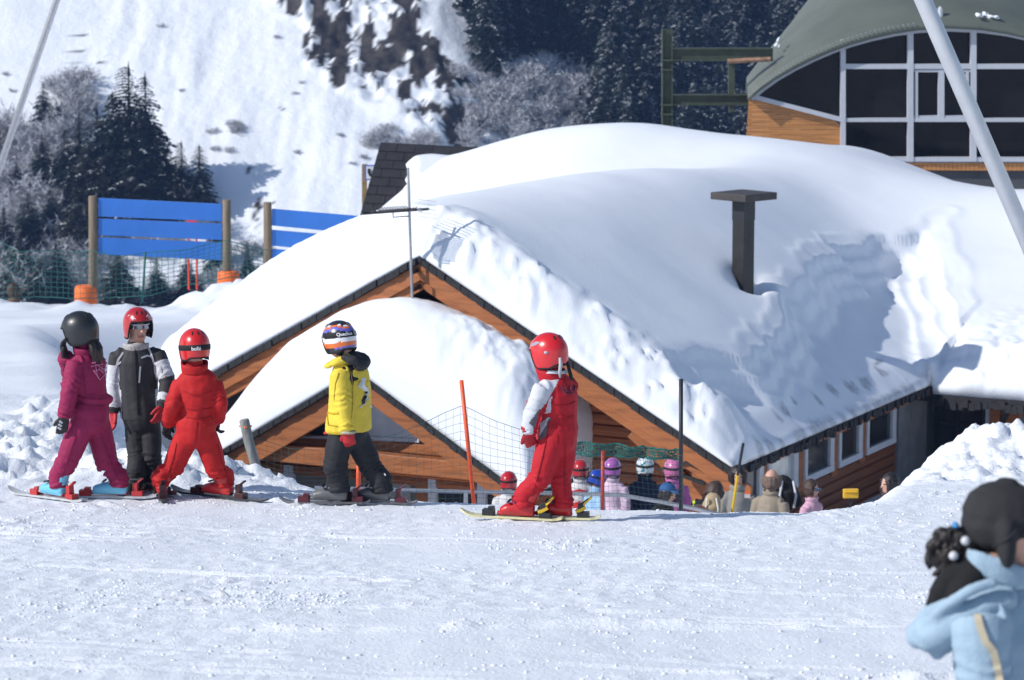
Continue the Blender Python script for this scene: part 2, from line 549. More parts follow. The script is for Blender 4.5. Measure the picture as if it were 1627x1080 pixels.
def build_mountain():
    xs = np.concatenate([np.arange(-200, -60, 6.0), np.arange(-60, -34, 1.5), np.arange(-34, 34, 0.27), np.arange(34, 70, 1.5), np.arange(70, 210, 6.0)])
    ys = np.concatenate([np.arange(128, 205, 4.0), np.arange(205, 275, 0.27), np.arange(275, 330, 2.0), np.arange(330, 431, 8.0)])
    X, Y = np.meshgrid(xs, ys)
    Z = mountain_z(X, Y)
    rm = rock_mask(X, Y)
    crag = np.abs(fbm(X * 0.22, Y * 0.16, octaves=5, seed=96))
    crag2 = fbm(X * 0.55, Y * 0.42, octaves=4, seed=97)
    Z = Z + rm * (0.9 * crag + 0.7 * crag2 + 0.45 * fbm(X * 1.3, Y * 0.9, octaves=3, seed=106))
    # small runnels and avalanche streaks down the open slope
    Z = Z + (1 - rm) * (0.16 * fbm(X * 0.75, Y * 0.12, octaves=4, seed=98) + 0.05 * fbm(X * 2.2, Y * 1.0, octaves=3, seed=99))
    V = np.stack([X.ravel(), Y.ravel(), Z.ravel()], 1)
    rock = sstep(-0.02, 0.035, 0.55 * fbm(X * 0.95, Y * 0.5, octaves=4, seed=101, gain=0.7) + 0.45 * fbm(X * 0.28, Y * 0.14, octaves=3, seed=107) + 0.05 + 0.11 * sstep(238, 224, Y) - 0.60 * (1 - rm))
    rock = np.maximum(rock, sstep(0.30, 0.42, fbm(X * 0.33, Y * 0.22, octaves=4, seed=104)) * sstep(-22, -9, X) * 0.0)
    me = grid_mesh('mountain', V, len(xs), len(ys), mats=[SNOW_FAR])
    ca = me.color_attributes.new('rock', 'FLOAT_COLOR', 'POINT')
    c = np.ones((len(V), 4), np.float32)
    c[:, :3] = rock.ravel()[:, None]
    ca.data.foreach_set('color', c.ravel())
    nt = SNOW_FAR.node_tree
    b = next(n for n in nt.nodes if n.type == 'BSDF_PRINCIPLED')
    old = b.inputs['Base Color'].links[0].from_socket
    at = nnode(nt, 'ShaderNodeAttribute', attribute_name='rock')
    n = noise_tex(nt, 0.9, 6, 0.7)
    r = ramp(nt, n.outputs[0], [(0.3, (0.014, 0.013, 0.014)), (0.52, (0.045, 0.038, 0.034)), (0.78, (0.10, 0.085, 0.072))])
    mx = nnode(nt, 'ShaderNodeMix', data_type='RGBA')
    nt.links.new(at.outputs['Fac'], mx.inputs['Factor'])
    nt.links.new(old, mx.inputs['A']); nt.links.new(r.outputs[0], mx.inputs['B'])
    nt.links.new(mx.outputs['Result'], b.inputs['Base Color'])
    o = link_mesh('mountain', me)
    tag(o, 'steep snow covered mountainside with a rocky rib across the valley', 'mountain', kind='structure')
build_mountain()


# ------------------------------------------------------------------ chalet frame of reference
TH = math.radians(27.0)
CA = Vector((math.sin(TH), math.cos(TH), 0))        # along the wing, away from the camera
CG = Vector((-math.cos(TH), math.sin(TH), 0))       # across the gable, towards its far eave
CE = P(1165, 745, 40.0)
def C(w, L, z):
    q = CE + CG * w + CA * L
    return Vector((q.x, q.y, z))
APEX = 4.8
EAVE_Z = CE.z
SLOPE = 0.548
RIDGE_Z = EAVE_Z + SLOPE * APEX
def ray_plane(px, py, w=None, L=None):
    """Chalet coordinates (w, L, z) of a photograph pixel on the plane w = const or L = const."""
    d = P(px, py, 1.0)
    n, c = (CG, w) if w is not None else (CA, L)
    k = (c + CE.dot(n)) / d.dot(n)
    q = d * k
    r = q - CE
    return r.dot(CG), r.dot(CA), q.z
def ray_roof(px, py, off=0.0):
    """(w, L) where the sight line meets the wing's right roof plane, raised by off."""
    d = P(px, py, 1.0)
    # plane: z = EAVE_Z + off + SLOPE * w
    n = Vector((0, 0, 1)) - CG * SLOPE
    k = (EAVE_Z + off - SLOPE * CE.dot(CG)) / d.dot(n)
    r = d * k - CE
    return r.dot(CG), r.dot(CA)

# ------------------------------------------------------------------ chalet
chalet = empty('chalet', C(4.8, 4, EAVE_Z - 2.2), 'orange wooden chalet with log gable half buried under a thick snow roof', 'chalet')

def slab(mb, corners_top, thick, mi=0):
    t = [Vector(c) for c in corners_top]
    b = [c - Vector((0, 0, thick)) for c in t]
    mb.hexa([b[0], b[1], b[2], b[3], t[0], t[1], t[2], t[3]], mi)

ML, MS = 15.3, 0.365
def main_z(L):
    return EAVE_Z - 0.13 + 0.2 * (ML - 8.0) - 0.2 * abs(L - ML)

def build_roof():
    mb = MB()
    rz = lambda w: EAVE_Z + SLOPE * (APEX - abs(w - APEX))
    # wing: two slopes with a thin black covering over orange boards
    for w0, w1 in ((0.0, APEX), (APEX, 2 * APEX)):
        slab(mb, [C(w0, 0, rz(w0)), C(w1, 0, rz(w1)), C(w1, 12, rz(w1)), C(w0, 12, rz(w0))], 0.085, 0)
        slab(mb, [C(w0, 0.05, rz(w0) - 0.088), C(w1, 0.05, rz(w1) - 0.088), C(w1, 12, rz(w1) - 0.088), C(w0, 12, rz(w0) - 0.088)], 0.05, 1)
    for L0, L1 in ((8.0, ML), (ML, ML + 7)):
        slab(mb, [C(-8, L0, main_z(L0)), C(12.5, L0, main_z(L0)), C(12.5, L1, main_z(L1)), C(-8, L1, main_z(L1))], 0.12, 0)
    roof = mb.build('roof', [SHINGLE, WOOD], chalet, clean=True)
    # ragged shingle ends along the two front eaves
    rng = random.Random(3)
    sb = MB()
    for i in range(90):
        L = 0.05 + i * 0.09
        e = rng.uniform(-0.02, 0.05)
        sb.box(C(-e, L, EAVE_Z - 0.10 - rng.uniform(0, .05)), CA * 0.085, CG * 0.3, (0, 0, 0.10))
    for i in range(70):
        w = -0.05 - i * 0.1
        e = rng.uniform(-0.03, 0.05)
        sb.box(C(w, 7.97 - e, main_z(8) - 0.15 - rng.uniform(0, .07)), -CG * 0.095, CA * 0.25, (0, 0, 0.12))
    for s in (-1, 1):
        for i in range(44):
            d = 0.05 + i * 0.125
            if d > 5.4: break
            w = APEX + s * d
            if w < 0 or w > 9.6: continue
            z = RIDGE_Z - SLOPE * d
            sb.box(C(w, -0.03 - rng.uniform(0, .03), z - 0.10 + rng.uniform(-.012, .012)), CA * 0.2, CG * (s * 0.118) + Vector((0, 0, -SLOPE * 0.118)), (0, 0, 0.095))
    sb.build('shingle_edge', SHINGLE, roof)
    # bargeboards below the gable edge
    for s in (-1, 1):
        bb = MB()
        a = C(APEX, 0.03, RIDGE_Z - 0.10); b = C(APEX + s * 5.05, 0.03, RIDGE_Z - 0.10 - SLOPE * 5.05)
        bb.hexa([a - Vector((0, 0, .24)), b - Vector((0, 0, .24)), b - Vector((0, 0, .24)) + CA * .06, a - Vector((0, 0, .24)) + CA * .06, a, b, b + CA * .06, a + CA * .06])
        a2 = C(APEX, 0.10, RIDGE_Z - 0.12); b2 = C(APEX + s * 5.0, 0.10, RIDGE_Z - 0.12 - SLOPE * 5.0)
        bb.hexa([a2 - Vector((0, 0, .36)), b2 - Vector((0, 0, .36)), b2 - Vector((0, 0, .36)) + CA * .07, a2 - Vector((0, 0, .36)) + CA * .07, a2, b2, b2 + CA * .07, a2 + CA * .07])
        bb.build('bargeboard', WOOD, chalet, clean=True, bevel=0.008)
build_roof()

def log_rows(mb, make, z0, z1, h, mi=0):
    """Rows of rounded boards; make(z) -> (left point, right point, outward) at height z or None."""
    z = z0
    while z < z1 - 1e-6:
        t = min(z + h, z1)
        a = make(z); b = make(t)
        if a and b:
            prof = [(0.0, -0.02), (0.12, 0.018), (0.5, 0.035), (0.88, 0.018), (1.0, -0.02)]
            vs, fs = [], []
            for k, off in prof:
                zz = z + (t - z) * k
                for i in (0, 1):
                    q = a[i].lerp(b[i], k) + a[2] * off
                    vs.append((q.x, q.y, zz))
            for i in range(4):
                fs.append((2 * i, 2 * i + 1, 2 * i + 3, 2 * i + 2))
            mb.add(vs, fs, mi)
        z = t

def build_walls():
    mb = MB()
    zb = EAVE_Z - 3.2
    def front(z):
        half = min(4.35, (RIDGE_Z - 0.30 - z) / SLOPE)
        if half < 0.02: return None
        return C(APEX + half, 1.0, z), C(APEX - half, 1.0, z), -CA
    log_rows(mb, front, zb, RIDGE_Z - 0.32, 0.165)
    mb.build('gable_wall', WOOD_LOG, chalet)
    mb = MB()
    def side(z):
        return C(0.45, 1.0, z), C(0.45, 8.9, z), -CG
    log_rows(mb, side, zb, EAVE_Z - 0.85, 0.165)
    mb.box(C(0.52, 1.0, zb), CA * 8, CG * 0.15, (0, 0, 3.2 + 0.15))
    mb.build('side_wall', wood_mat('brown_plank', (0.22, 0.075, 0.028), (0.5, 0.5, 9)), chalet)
    mb = MB()
    mb.box(C(9.0, 1.0, zb), CA * 8, CG * 0.15, (0, 0, 3.2 + 0.15))
    mb.build('side_wall', WOOD_LOG, chalet)
    mb = MB()
    mb.box(C(0.38, 7.62, zb), CA * 1.35, CG * 0.3, (0, 0, 3.05))
    mb.box(C(-7.5, 9.05, zb), CG * 7.8, CA * 0.3, (0, 0, 3.0))
    mb.build('rendered_wall', CONCRETE, chalet)
    # corner post and brace under the right end of the gable
    mb = MB()
    mb.box(C(0.58, 0.62, zb), CG * 0.30, CA * 0.36, (0, 0, 3.05), 0)
    mb.bar(C(0.75, 0.72, EAVE_Z - 0.55), C(1.75, 0.55, EAVE_Z + 0.28), 0.14, 0.16, (0, 0, 1))
    mb.bar(C(0.70, 0.60, EAVE_Z - 0.10), C(1.30, 0.60, EAVE_Z - 0.10), 0.12, 0.14, (0, 0, 1))
    mb.build('corner_post', WOOD, chalet, clean=True, bevel=0.012)
    mb = MB()
    mb.bar(C(0.3, 0.2, EAVE_Z - 0.12), C(0.72, 0.2, EAVE_Z + 0.02), 0.3, 0.03)
    mb.bar(C(1.12, 0.2, EAVE_Z - 0.12), C(0.72, 0.2, EAVE_Z + 0.02), 0.3, 0.03)
    mb.bar(C(0.5, 0.2, EAVE_Z - 0.28), C(0.95, 0.2, EAVE_Z - 0.16), 0.05, 0.05)
    mb.build('lamp_canopy', SHINGLE, chalet)
build_walls()

def window_on(px0, px1, ztop, zbot, w, name='window'):
    """A framed pane on the wing's side wall between two photograph columns."""
    midy = 700
    L0 = ray_plane(px0, midy, w=w)[1]; L1 = ray_plane(px1, midy, w=w)[1]
    return L0, L1

def build_side_windows():
    zt = EAVE_Z - 0.02
    panes = [(1174, 1207, 778), (1215, 1262, 764), (1273, 1319, 742), (1327, 1364, 727), (1371, 1417, 702)]
    for i, (a, b, yb) in enumerate(panes):
        L0 = ray_plane(a, 700, w=0.45)[1]; L1 = ray_plane(b, 700, w=0.45)[1]
        zb = EAVE_Z - 0.86
        fr = MB()
        t = 0.10
        o = C(0.43, L0, zb)
        d = CA * (L1 - L0)
        u = d.normalized()
        fr.box(o - CG * 0.06, d, CG * 0.14, (0, 0, t))
        fr.box(o - CG * 0.06 + Vector((0, 0, zt - zb - t)), d, CG * 0.14, (0, 0, t))
        fr.box(o - CG * 0.055 + Vector((0, 0, t)), u * t, CG * 0.13, (0, 0, zt - zb - 2 * t))
        fr.box(o - CG * 0.055 + u * ((L1 - L0) - t * 1.6) + Vector((0, 0, t)), u * t * 1.6, CG * 0.13, (0, 0, zt - zb - 2 * t))
        win = fr.build('window', WHITE_FRAME, chalet, clean=True, bevel=0.008)
        g = MB()
        g.box(o + u * t + Vector((0, 0, t)) - CG * 0.005, u * (L1 - L0 - 2.6 * t), CG * 0.03, (0, 0, zt - zb - 2 * t))
        g.build('pane', GLASS_PALE if i == 1 else GLASS, win)
        if i:
            p = MB()
            p.box(C(0.40, L0 - 0.24, zb - 0.1), CA * 0.23, CG * 0.12, (0, 0, zt - zb + 0.12))
            p.build('window_post', WOOD, chalet, clean=True, bevel=0.01)
build_side_windows()

def quad_window(pts, name, frame_t, depth_vec, frame_mat, glass, parent):
    """Frame along the edges of a polygon of world points, pane inside."""
    c = sum(pts, Vector()) / len(pts)
    nrm = depth_vec.normalized()
    inner = []
    n = len(pts)
    for i in range(n):
        a, b, d = pts[i - 1], pts[i], pts[(i + 1) % n]
        e1 = (b - a).normalized(); e2 = (d - b).normalized()
        n1 = nrm.cross(e1); n2 = nrm.cross(e2)
        if n1.dot(c - b) < 0: n1 = -n1
        if n2.dot(c - b) < 0: n2 = -n2
        k = (n1 + n2) / max(0.35, 1 + n1.dot(n2))
        inner.append(b + k * frame_t)
    fr = MB()
    for i in range(n):
        j = (i + 1) % n
        o = nrm * 0.05
        fr.hexa([pts[i], pts[j], inner[j], inner[i], pts[i] - o, pts[j] - o, inner[j] - o, inner[i] - o])
    w = fr.build(name, frame_mat, parent, clean=True)
    g = MB()
    g.add([q - nrm * 0.012 for q in inner] , [tuple(range(n))])
    g.add([q + nrm * 0.02 for q in inner], [tuple(range(n))])
    g.build('pane', glass, w)
    return w

def pl(px, py, L):
    w, LL, z = ray_plane(px, py, L=L)
    return C(w, L, z)

GLASS_GREY = glass_mat('grey_sky_glass', (0.17, 0.18, 0.20), 0.15)
quad_window([pl(600, 482, .93), pl(640, 456, .93), pl(665, 443, .93), pl(667, 500, .93), pl(600, 500, .93)], 'window', 0.07, CA, WHITE_FRAME, GLASS_GREY, chalet)
quad_window([pl(330, 634, .93), pl(440, 572, .93), pl(440, 680, .93), pl(330, 700, .93)], 'window', 0.08, CA, WHITE_FRAME, GLASS_GREY, chalet)

quad_window([pl(1112, 748, .93), pl(1166, 775, .93), pl(1166, 830, .93), pl(1112, 830, .93)], 'window', 0.05, CA, WHITE_FRAME, GLASS, chalet)

# porch in front of the gable
FL = -1.1
_w, _l, PZ = ray_plane(568, 589, L=FL)
PW, PS, PH = _w, 0.587, 2.62
def build_porch():
    mb = MB()
    rz = lambda d: PZ - PS * abs(d)
    for s in (-1, 1):
        w1 = PW + s * PH
        slab(mb, [C(PW, FL, PZ), C(w1, FL, rz(PH)), C(w1, 1.0, rz(PH)), C(PW, 1.0, PZ)], 0.075, 0)
        slab(mb, [C(PW, FL + .06, PZ - .078), C(w1, FL + .06, rz(PH) - .078), C(w1, 1.0, rz(PH) - .078), C(PW, 1.0, PZ - .078)], 0.05, 1)
    roof = mb.build('porch_roof', [SHINGLE, WOOD], chalet, clean=True)
    rng = random.Random(4)
    sb = MB()
    for s in (-1, 1):
        for i in range(21):
            d = 0.03 + i * 0.12
            sb.box(C(PW + s * d, FL - .04 - rng.uniform(0, .02), rz(d) - 0.085 + rng.uniform(-.01, .01)), CA * 0.2, CG * (s * 0.113) + Vector((0, 0, -PS * 0.113)), (0, 0, 0.085))
    sb.build('shingle_edge', SHINGLE, roof)
    for s in (-1, 1):
        bb = MB()
        h = 0.36 if s > 0 else 0.26
        a = C(PW, FL + .04, PZ - 0.09); b = C(PW + s * 2.62, FL + .04, rz(2.62) - 0.09)
        v = Vector((0, 0, h))
        bb.hexa([a - v, b - v, b - v + CA * .09, a - v + CA * .09, a, b, b + CA * .09, a + CA * .09])
        bb.build('bargeboard', WOOD, chalet, clean=True, bevel=0.01)
    # rafters seen under the far slope
    for L in (-0.6, -0.1, 0.4):
        for s in (-1, 1):
            r = MB()
            a = C(PW, L, PZ - 0.14); b = C(PW + s * 2.5, L, rz(2.5) - 0.14)
            v = Vector((0, 0, .16))
            r.hexa([a - v, b - v, b - v + CA * .1, a - v + CA * .1, a, b, b + CA * .1, a + CA * .1])
            r.build('rafter', WOOD, roof)
    # beams
    b1 = MB(); z0 = ray_plane(600, 749, L=FL + .16)[2]; z1 = ray_plane(600, 721, L=FL + .16)[2]; b1.box(C(PW - 2.4, FL + .16, z0), CG * 5.2, CA * 0.2, (0, 0, z1 - z0)); b1.build('tie_beam', WOOD, chalet, clean=True, bevel=0.012)
    b2 = MB(); z0 = ray_plane(600, 715, L=FL + .70)[2]; z1 = ray_plane(600, 700, L=FL + .70)[2]; b2.box(C(PW - 1.75, FL + .70, z0), CG * 4.0, CA * 0.08, (0, 0, z1 - z0)); b2.build('beam', WOOD, chalet, clean=True, bevel=0.012)
    zb = EAVE_Z - 3.0
    # gable of the porch
    mb = MB()
    def fr(z):
        half = min(2.45, (PZ - 0.16 - z) / PS)
        if half < 0.03: return None
        return C(PW + half, FL + .8, z), C(PW - half, FL + .8, z), -CA
    log_rows(mb, fr, EAVE_Z - 0.6, PZ - 0.2, 0.15)
    mb.build('porch_wall', WOOD_LOG, chalet)
    L = FL + .74
    quad_window([pl(597, 636, L), pl(617, 642, L), pl(668, 688, L), pl(668, 702, L), pl(560, 697, L), pl(560, 640, L)], 'window', 0.05, CA, WHITE_FRAME, GLASS_PALE, chalet)
    quad_window([pl(476, 690, L), pl(532, 655, L), pl(532, 697, L), pl(466, 694, L)], 'window', 0.05, CA, WHITE_FRAME, GLASS, chalet)
    # ground floor front under the beam: pale wall, posts, curtained door and dark panes
    L = FL + 0.8
    zt = ray_plane(600, 752, L=L)[2]
    def wcol(px): return ray_plane(px, 755, L=L)[0]
    def panel(a, b, name, m, dl=0.0, z0=zb, z1=zt, th=0.08):
        w0, w1 = wcol(b), wcol(a)
        q = MB(); q.box(C(w0, L + dl, z0), CG * (w1 - w0), CA * th, (0, 0, z1 - z0))
        return q.build(name, m, chalet, clean=True)
    panel(330, 453, 'pale_wall', mat('pale_cream_render', (0.52, 0.42, 0.30), 0.8, 0, 0.15, 3))
    panel(453, 467, 'door_post', WHITE_FRAME, -0.04)
    panel(467, 662, 'curtain', mat('beige_curtain', (0.20, 0.175, 0.15), 0.85, 0, 0.25, 14, 0, 60, (9, 9, 0.2)), 0.04)
    panel(620, 651, 'curtain', mat('grey_curtain', (0.32, 0.31, 0.30), 0.85, 0, 0.1, 10), 0.01)
    panel(662, 682, 'door_frame', WOOD, -0.02)
    panel(682, 694, 'door_post', WHITE_FRAME, -0.04)
    panel(694, 760, 'glass_door', GLASS, 0.03)
    panel(760, 773, 'door_post', WHITE_FRAME, -0.04)
    panel(773, 812, 'glass_door', GLASS, 0.03)
    panel(812, 836, 'door_frame', WOOD, -0.02)
    for w in (PW + 2.35, PW - 2.45):
        q = MB(); q.box(C(w, L, zb), CA * 1.2, CG * 0.12, (0, 0, 3.0)); q.build('porch_side_wall', WOOD_LOG, chalet)
build_porch()

def build_far_door():
    L = 8.98
    def wcol(px): return ray_plane(px, 680, L=L)[0]
    zt = main_z(8) - 0.14
    zb = EAVE_Z - 3.0
    fr = MB()
    w1, w0 = wcol(1484), wcol(1566)
    for a in (w0, (w0 + w1) / 2, w1 - 0.06):
        fr.box(C(a, L - 0.02, zb), CG * 0.06, CA * 0.08, (0, 0, zt - zb))
    fr.box(C(w0, L - 0.014, zt - 0.5), CG * (w1 - w0), CA * 0.06, (0, 0, 0.05))
    d = fr.build('glass_door', METAL_DARK, chalet)
    g = MB(); g.box(C(w0, L + 0.03, zb), CG * (w1 - w0), CA * 0.02, (0, 0, zt - zb)); g.build('pane', GLASS, d)
    p = MB(); p.box(C(wcol(1574), L - 0.05, zb), CG * (wcol(1567) - wcol(1574)), CA * 0.1, (0, 0, zt - zb)); p.build('door_post', WHITE_FRAME, chalet)
    t = MB()
    t.box(C(wcol(1590), L - 0.1, zb), CG * (wcol(1575) - wcol(1590)), CA * 0.14, (0, 0, zt - zb))
    t.bar(C(wcol(1590), L - 0.05, zt - 0.75), C(wcol(1622), L - 0.05, zt - 0.10), 0.12, 0.16)
    t.bar(C(wcol(1575), L - 0.07, zt - 0.06), C(wcol(1660), L - 0.07, zt - 0.06), 0.12, 0.12)
    t.build('truss', WOOD, chalet, clean=True, bevel=0.01)
build_far_door()

# ------------------------------------------------------------------ snow lying on the roofs
def mask_grid(x0, x1, y0, y1, st):
    xs = np.arange(x0, x1 + st * 0.5, st); ys = np.arange(y0, y1 + st * 0.5, st)
    return xs, ys, *np.meshgrid(xs, ys)

def snow_shell(name, xs, ys, top, bot, ok, label):
    """Closed blanket between the roof surface and the snow surface over the cells in ok (vertex mask)."""
    nx, ny = len(xs), len(ys)
    X, Y = np.meshgrid(xs, ys)
    def world(Z):
        gx = CE.x + CG.x * X + CA.x * Y; gy = CE.y + CG.y * X + CA.y * Y
        return np.stack([gx.ravel(), gy.ravel(), Z.ravel()], 1)
    cell = ok[:-1, :-1] & ok[1:, :-1] & ok[:-1, 1:] & ok[1:, 1:]
    me = bpy.data.meshes.new(name)
    j, i = np.nonzero(cell)
    a = j * nx + i
    N = nx * ny
    q = [np.stack([a, a + nx, a + nx + 1, a + 1], 1)]        # top: (w grows to the left) keep outward
    q.append(np.stack([a, a + 1, a + nx + 1, a + nx], 1) + N)
    pad = np.pad(cell, 1)
    for dj, di, c0, c1 in ((-1, 0, 0, 1), (1, 0, nx, nx + 1), (0, -1, 0, nx), (0, 1, 1, nx + 1)):
        edge = cell & ~pad[1 + dj:1 + dj + ny - 1, 1 + di:1 + di + nx - 1]
        jj, ii = np.nonzero(edge)
        b = jj * nx + ii
        q.append(np.stack([b + c0, b + c1, b + c1 + N, b + c0 + N], 1))
    q = np.concatenate(q)
    V = np.concatenate([world(top), world(bot)])
    used = np.unique(q)
    rm = np.full(len(V), -1); rm[used] = np.arange(len(used))
    V = V[used]; q = rm[q]
    me.vertices.add(len(V)); me.vertices.foreach_set('co', V.astype(np.float32).ravel())
    n = len(q)
    me.loops.add(n * 4); me.loops.foreach_set('vertex_index', q.astype(np.int32).ravel())
    me.polygons.add(n); me.polygons.foreach_set('loop_start', np.arange(0, n * 4, 4, dtype=np.int32))
    me.polygons.foreach_set('use_smooth', np.full(n, True))
    me.update(calc_edges=True)
    bm = bmesh.new(); bm.from_mesh(me)
    bmesh.ops.recalc_face_normals(bm, faces=bm.faces)
    bm.to_mesh(me); bm.free()
    me.materials.append(SNOW_ROOF)
    o = link_mesh(name, me)
    tag(o, label, 'snow', kind='stuff')
    return o

def wet_snow():
    nt = SNOW_ROOF.node_tree
    b = next(n for n in nt.nodes if n.type == 'BSDF_PRINCIPLED')
    old = b.inputs['Base Color'].links[0].from_socket
    at = nnode(nt, 'ShaderNodeAttribute', attribute_name='wet')
    mx = nnode(nt, 'ShaderNodeMix', data_type='RGBA')
    n = noise_tex(nt, 14, 5, 0.7); r = ramp(nt, n.outputs[0], [(0.35, (0.26, 0.265, 0.28)), (0.65, (0.60, 0.62, 0.66))])
    nt.links.new(at.outputs['Fac'], mx.inputs['Factor']); nt.links.new(old, mx.inputs['A']); nt.links.new(r.outputs[0], mx.inputs['B'])
    nt.links.new(mx.outputs['Result'], b.inputs['Base Color'])
wet_snow()
def build_roof_snow():
    st = 0.05
    xs, ys, Wg, Lg = mask_grid(-7.0, 12.4, 0.0, 17.5, st)
    wingz = RIDGE_Z - SLOPE * np.abs(Wg - APEX)
    wingz = np.where(Wg < 0, wingz - 3 * -Wg, wingz)
    mainz = RIDGE_Z - 0.10 - MS * np.abs(Lg - ML)
    lowz = EAVE_Z - 0.13 + 0.2 * (ML - 8.0) - 0.2 * np.abs(Lg - ML)
    in_wing = (Wg >= -1e-6) & (Wg <= 9.6 + 1e-6)
    in_main = Lg >= 8.0 - 1e-6
    ok = in_wing | in_main
    bot = np.where(in_wing, np.maximum(wingz, np.where(in_main, lowz, -99)), lowz) + 0.004
    roof = np.where(in_wing, smax(wingz, np.where(in_main, mainz, -12), 0.9), mainz)
    roof = np.where(~in_wing & in_main, smax(mainz, wingz, 0.5), roof)
    # wind rounds the ridges and fills the valley
    def blur(a, sg):
        r = int(3 * sg / st); kx = np.exp(-0.5 * (np.arange(-r, r + 1) * st / sg) ** 2); kx /= kx.sum()
        p = np.pad(a, r, mode='edge')
        p = np.apply_along_axis(lambda v: np.convolve(v, kx, 'valid'), 0, p)
        return np.apply_along_axis(lambda v: np.convolve(v, kx, 'valid'), 1, p)
    full = smax(np.maximum(RIDGE_Z - SLOPE * np.abs(Wg - APEX), -9.0), np.where(Lg > 8, mainz, -9.0), 0.9)
    rb = blur(full, 0.85)
    kb = sstep(0.1, 1.6, Lg) * np.where(in_wing, sstep(0.5, 2.4, Wg) * sstep(0.3, 1.6, 9.6 - Wg), 0) 
    kb = np.where(in_main, np.maximum(kb, sstep(9.5, 12.0, Lg)), kb)
    roof = roof * (1 - kb) + rb * kb
    # depth of the fallen snow
    dm = np.interp(Wg, [-7, -0.2, 2, 4, 5.8, 7.4, 8.4, 9.6, 10.6, 11.4, 12.4], [0.02, 0.06, 0.24, 0.44, 0.72, 1.0, 1.20, 1.12, 0.90, 0.62, 0.30])
    dw = np.interp(Wg, [0, 1.5, 3.6, 4.8, 6.0, 7.2, 9.0, 9.6], [0.55, 0.68, 0.80, 0.88, 1.22, 1.42, 1.25, 1.0])
    k = sstep(7.0, 13.5, Lg)
    D = dw * (1 - k) + dm * k
    D = blur(D, 0.6)
    D = D + 0.06 * fbm(Wg * 0.45, Lg * 0.45, octaves=2, seed=201)
    # where the lower right part has slid: thin snow below a wavy terraced break
    lw = np.interp(Lg, [0, 0.6, 1.35, 3.0, 4.5, 6.1, 8.0, 9.5, 12, 14], [1.75, 1.55, 1.25, 1.05, 1.25, 1.65, 2.1, 2.35, 2.2, 1.6])
    lw = lw + 0.22 * vnoise(Lg * 1.2, Lg * 0 + 2.2, seed=205) + 0.10 * vnoise(Lg * 3.1, Wg * 0.4, seed=206)
    d1 = lw - Wg
    d2 = 13.4 - Lg + 0.25 * vnoise(Wg * 1.6, Wg * 0, seed=208)
    crease = -0.45 + (Lg - 8.35) * 0.46 + 0.10 * vnoise(Lg * 1.3, Lg * 0, seed=209)
    d3 = np.where(Lg > 7.2, Wg - crease + 0.8 * np.clip(8.2 - Lg, 0, 1), 9.0)
    d4 = np.where(Lg < 2.2, Lg - 0.62 - 0.3 * vnoise(Wg * 2.0, Wg * 0, seed=210), 9.0)
    s = smin(smin(smin(d1, d2, 0.4), d3 * 0.55, 0.15), d4, 0.3)
    wob = 0.06 * vnoise(Wg * 1.9, Lg * 1.9, seed=211) + 0.012 * vnoise(Wg * 5, Lg * 5, seed=214)
    q = s + wob
    cut = 0.52 * sstep(-0.15, 0.62, q) + 0.16 * sstep(0.02, 0.09, q) + 0.13 * sstep(0.24, 0.30, q) + 0.09 * sstep(0.44, 0.50, q) + 0.10 * sstep(0.5, 1.3, s)
    slid = np.clip(cut, 0, 1)
    thin = smax(wingz, np.where(in_main, lowz, -12), 0.25) + 0.15 + 0.03 * fbm(Wg * 1.2, Lg * 1.2, octaves=2, seed=213)
    D = (roof + D) * (1 - slid) + np.where(slid > 0, thin, 0) * slid - roof
    # scoured hollow around the chimney flue
    cw, cl = 2.2, 5.55
    hol = np.exp(-(((Wg - cw + 0.12) / 0.22) ** 2 + ((Lg - cl) / 0.42) ** 2))
    D = D * (1 - 0.45 * hol)
    # broken front lip along the gable edge
    lipw = 0.75 + 0.25 * sstep(4.8, 7.0, Wg) + 0.22 * fbm(Wg * 1.3, Wg * 0, octaves=3, seed=221)
    tt = np.clip(Lg / lipw, 0, 1)
    prof = np.sqrt(np.clip(1 - (1 - tt) ** 1.9, 0, 1)) * 0.35 + 0.65 * sstep(-0.1, 1.0, tt)
    apexdip = 1 - 0.35 * np.exp(-((Wg - 4.75) / 0.35) ** 2) * sstep(1.2, 0.2, Lg)
    front = (0.05 + 0.95 * prof) * apexdip
    rough = sstep(1.5, 0.5, Lg / lipw) * sstep(0.0, 0.15, Lg)
    right = sstep(5.2, 4.4, Wg)
    crumbs = 0.05 * fbm(Wg * 5.5, Lg * 5.5, octaves=4, seed=222, gain=.65) + 0.07 * sstep(0.1, 0.6, fbm(Wg * 8, Lg * 8, octaves=2, seed=223)) - 0.05 * sstep(.2, .6, vnoise(Wg * 3.2, Lg * 3.2, seed=224))
    D = D * front + crumbs * rough * (0.25 + 0.75 * right) * in_wing
    # thin icy edge along the side eave; heavy overhanging lumps on the far eave
    eave_side = np.where(in_wing & ~in_main, Wg, 9.0)
    D = D * (0.45 + 0.55 * sstep(0.0, 0.5, eave_side))
    main_edge = np.where(Wg < 0.0, Lg - 8.0, 9.0)
    D = D * (0.35 + 0.65 * np.sqrt(np.clip(sstep(-0.02, 0.55, main_edge), 0, 1)))
    lump = sstep(0.4, -0.8, Wg) * sstep(11.0, 8.6, Lg) * in_main
    D = D + lump * (0.16 * np.abs(fbm(Wg * 1.6, Lg * 1.6, octaves=4, seed=231)) + 0.05 * fbm(Wg * 5, Lg * 5, octaves=3, seed=232))
    D = D + 0.0035 * fbm(Wg * 2.6, Lg * 2.6, octaves=3, seed=240) * sstep(0.3, 0.8, Lg)
    mod = sstep(-.5, .2, vnoise(Lg * 0.8, Wg * 0.8, seed=246)) * sstep(.2, .6, s + .75) * in_wing
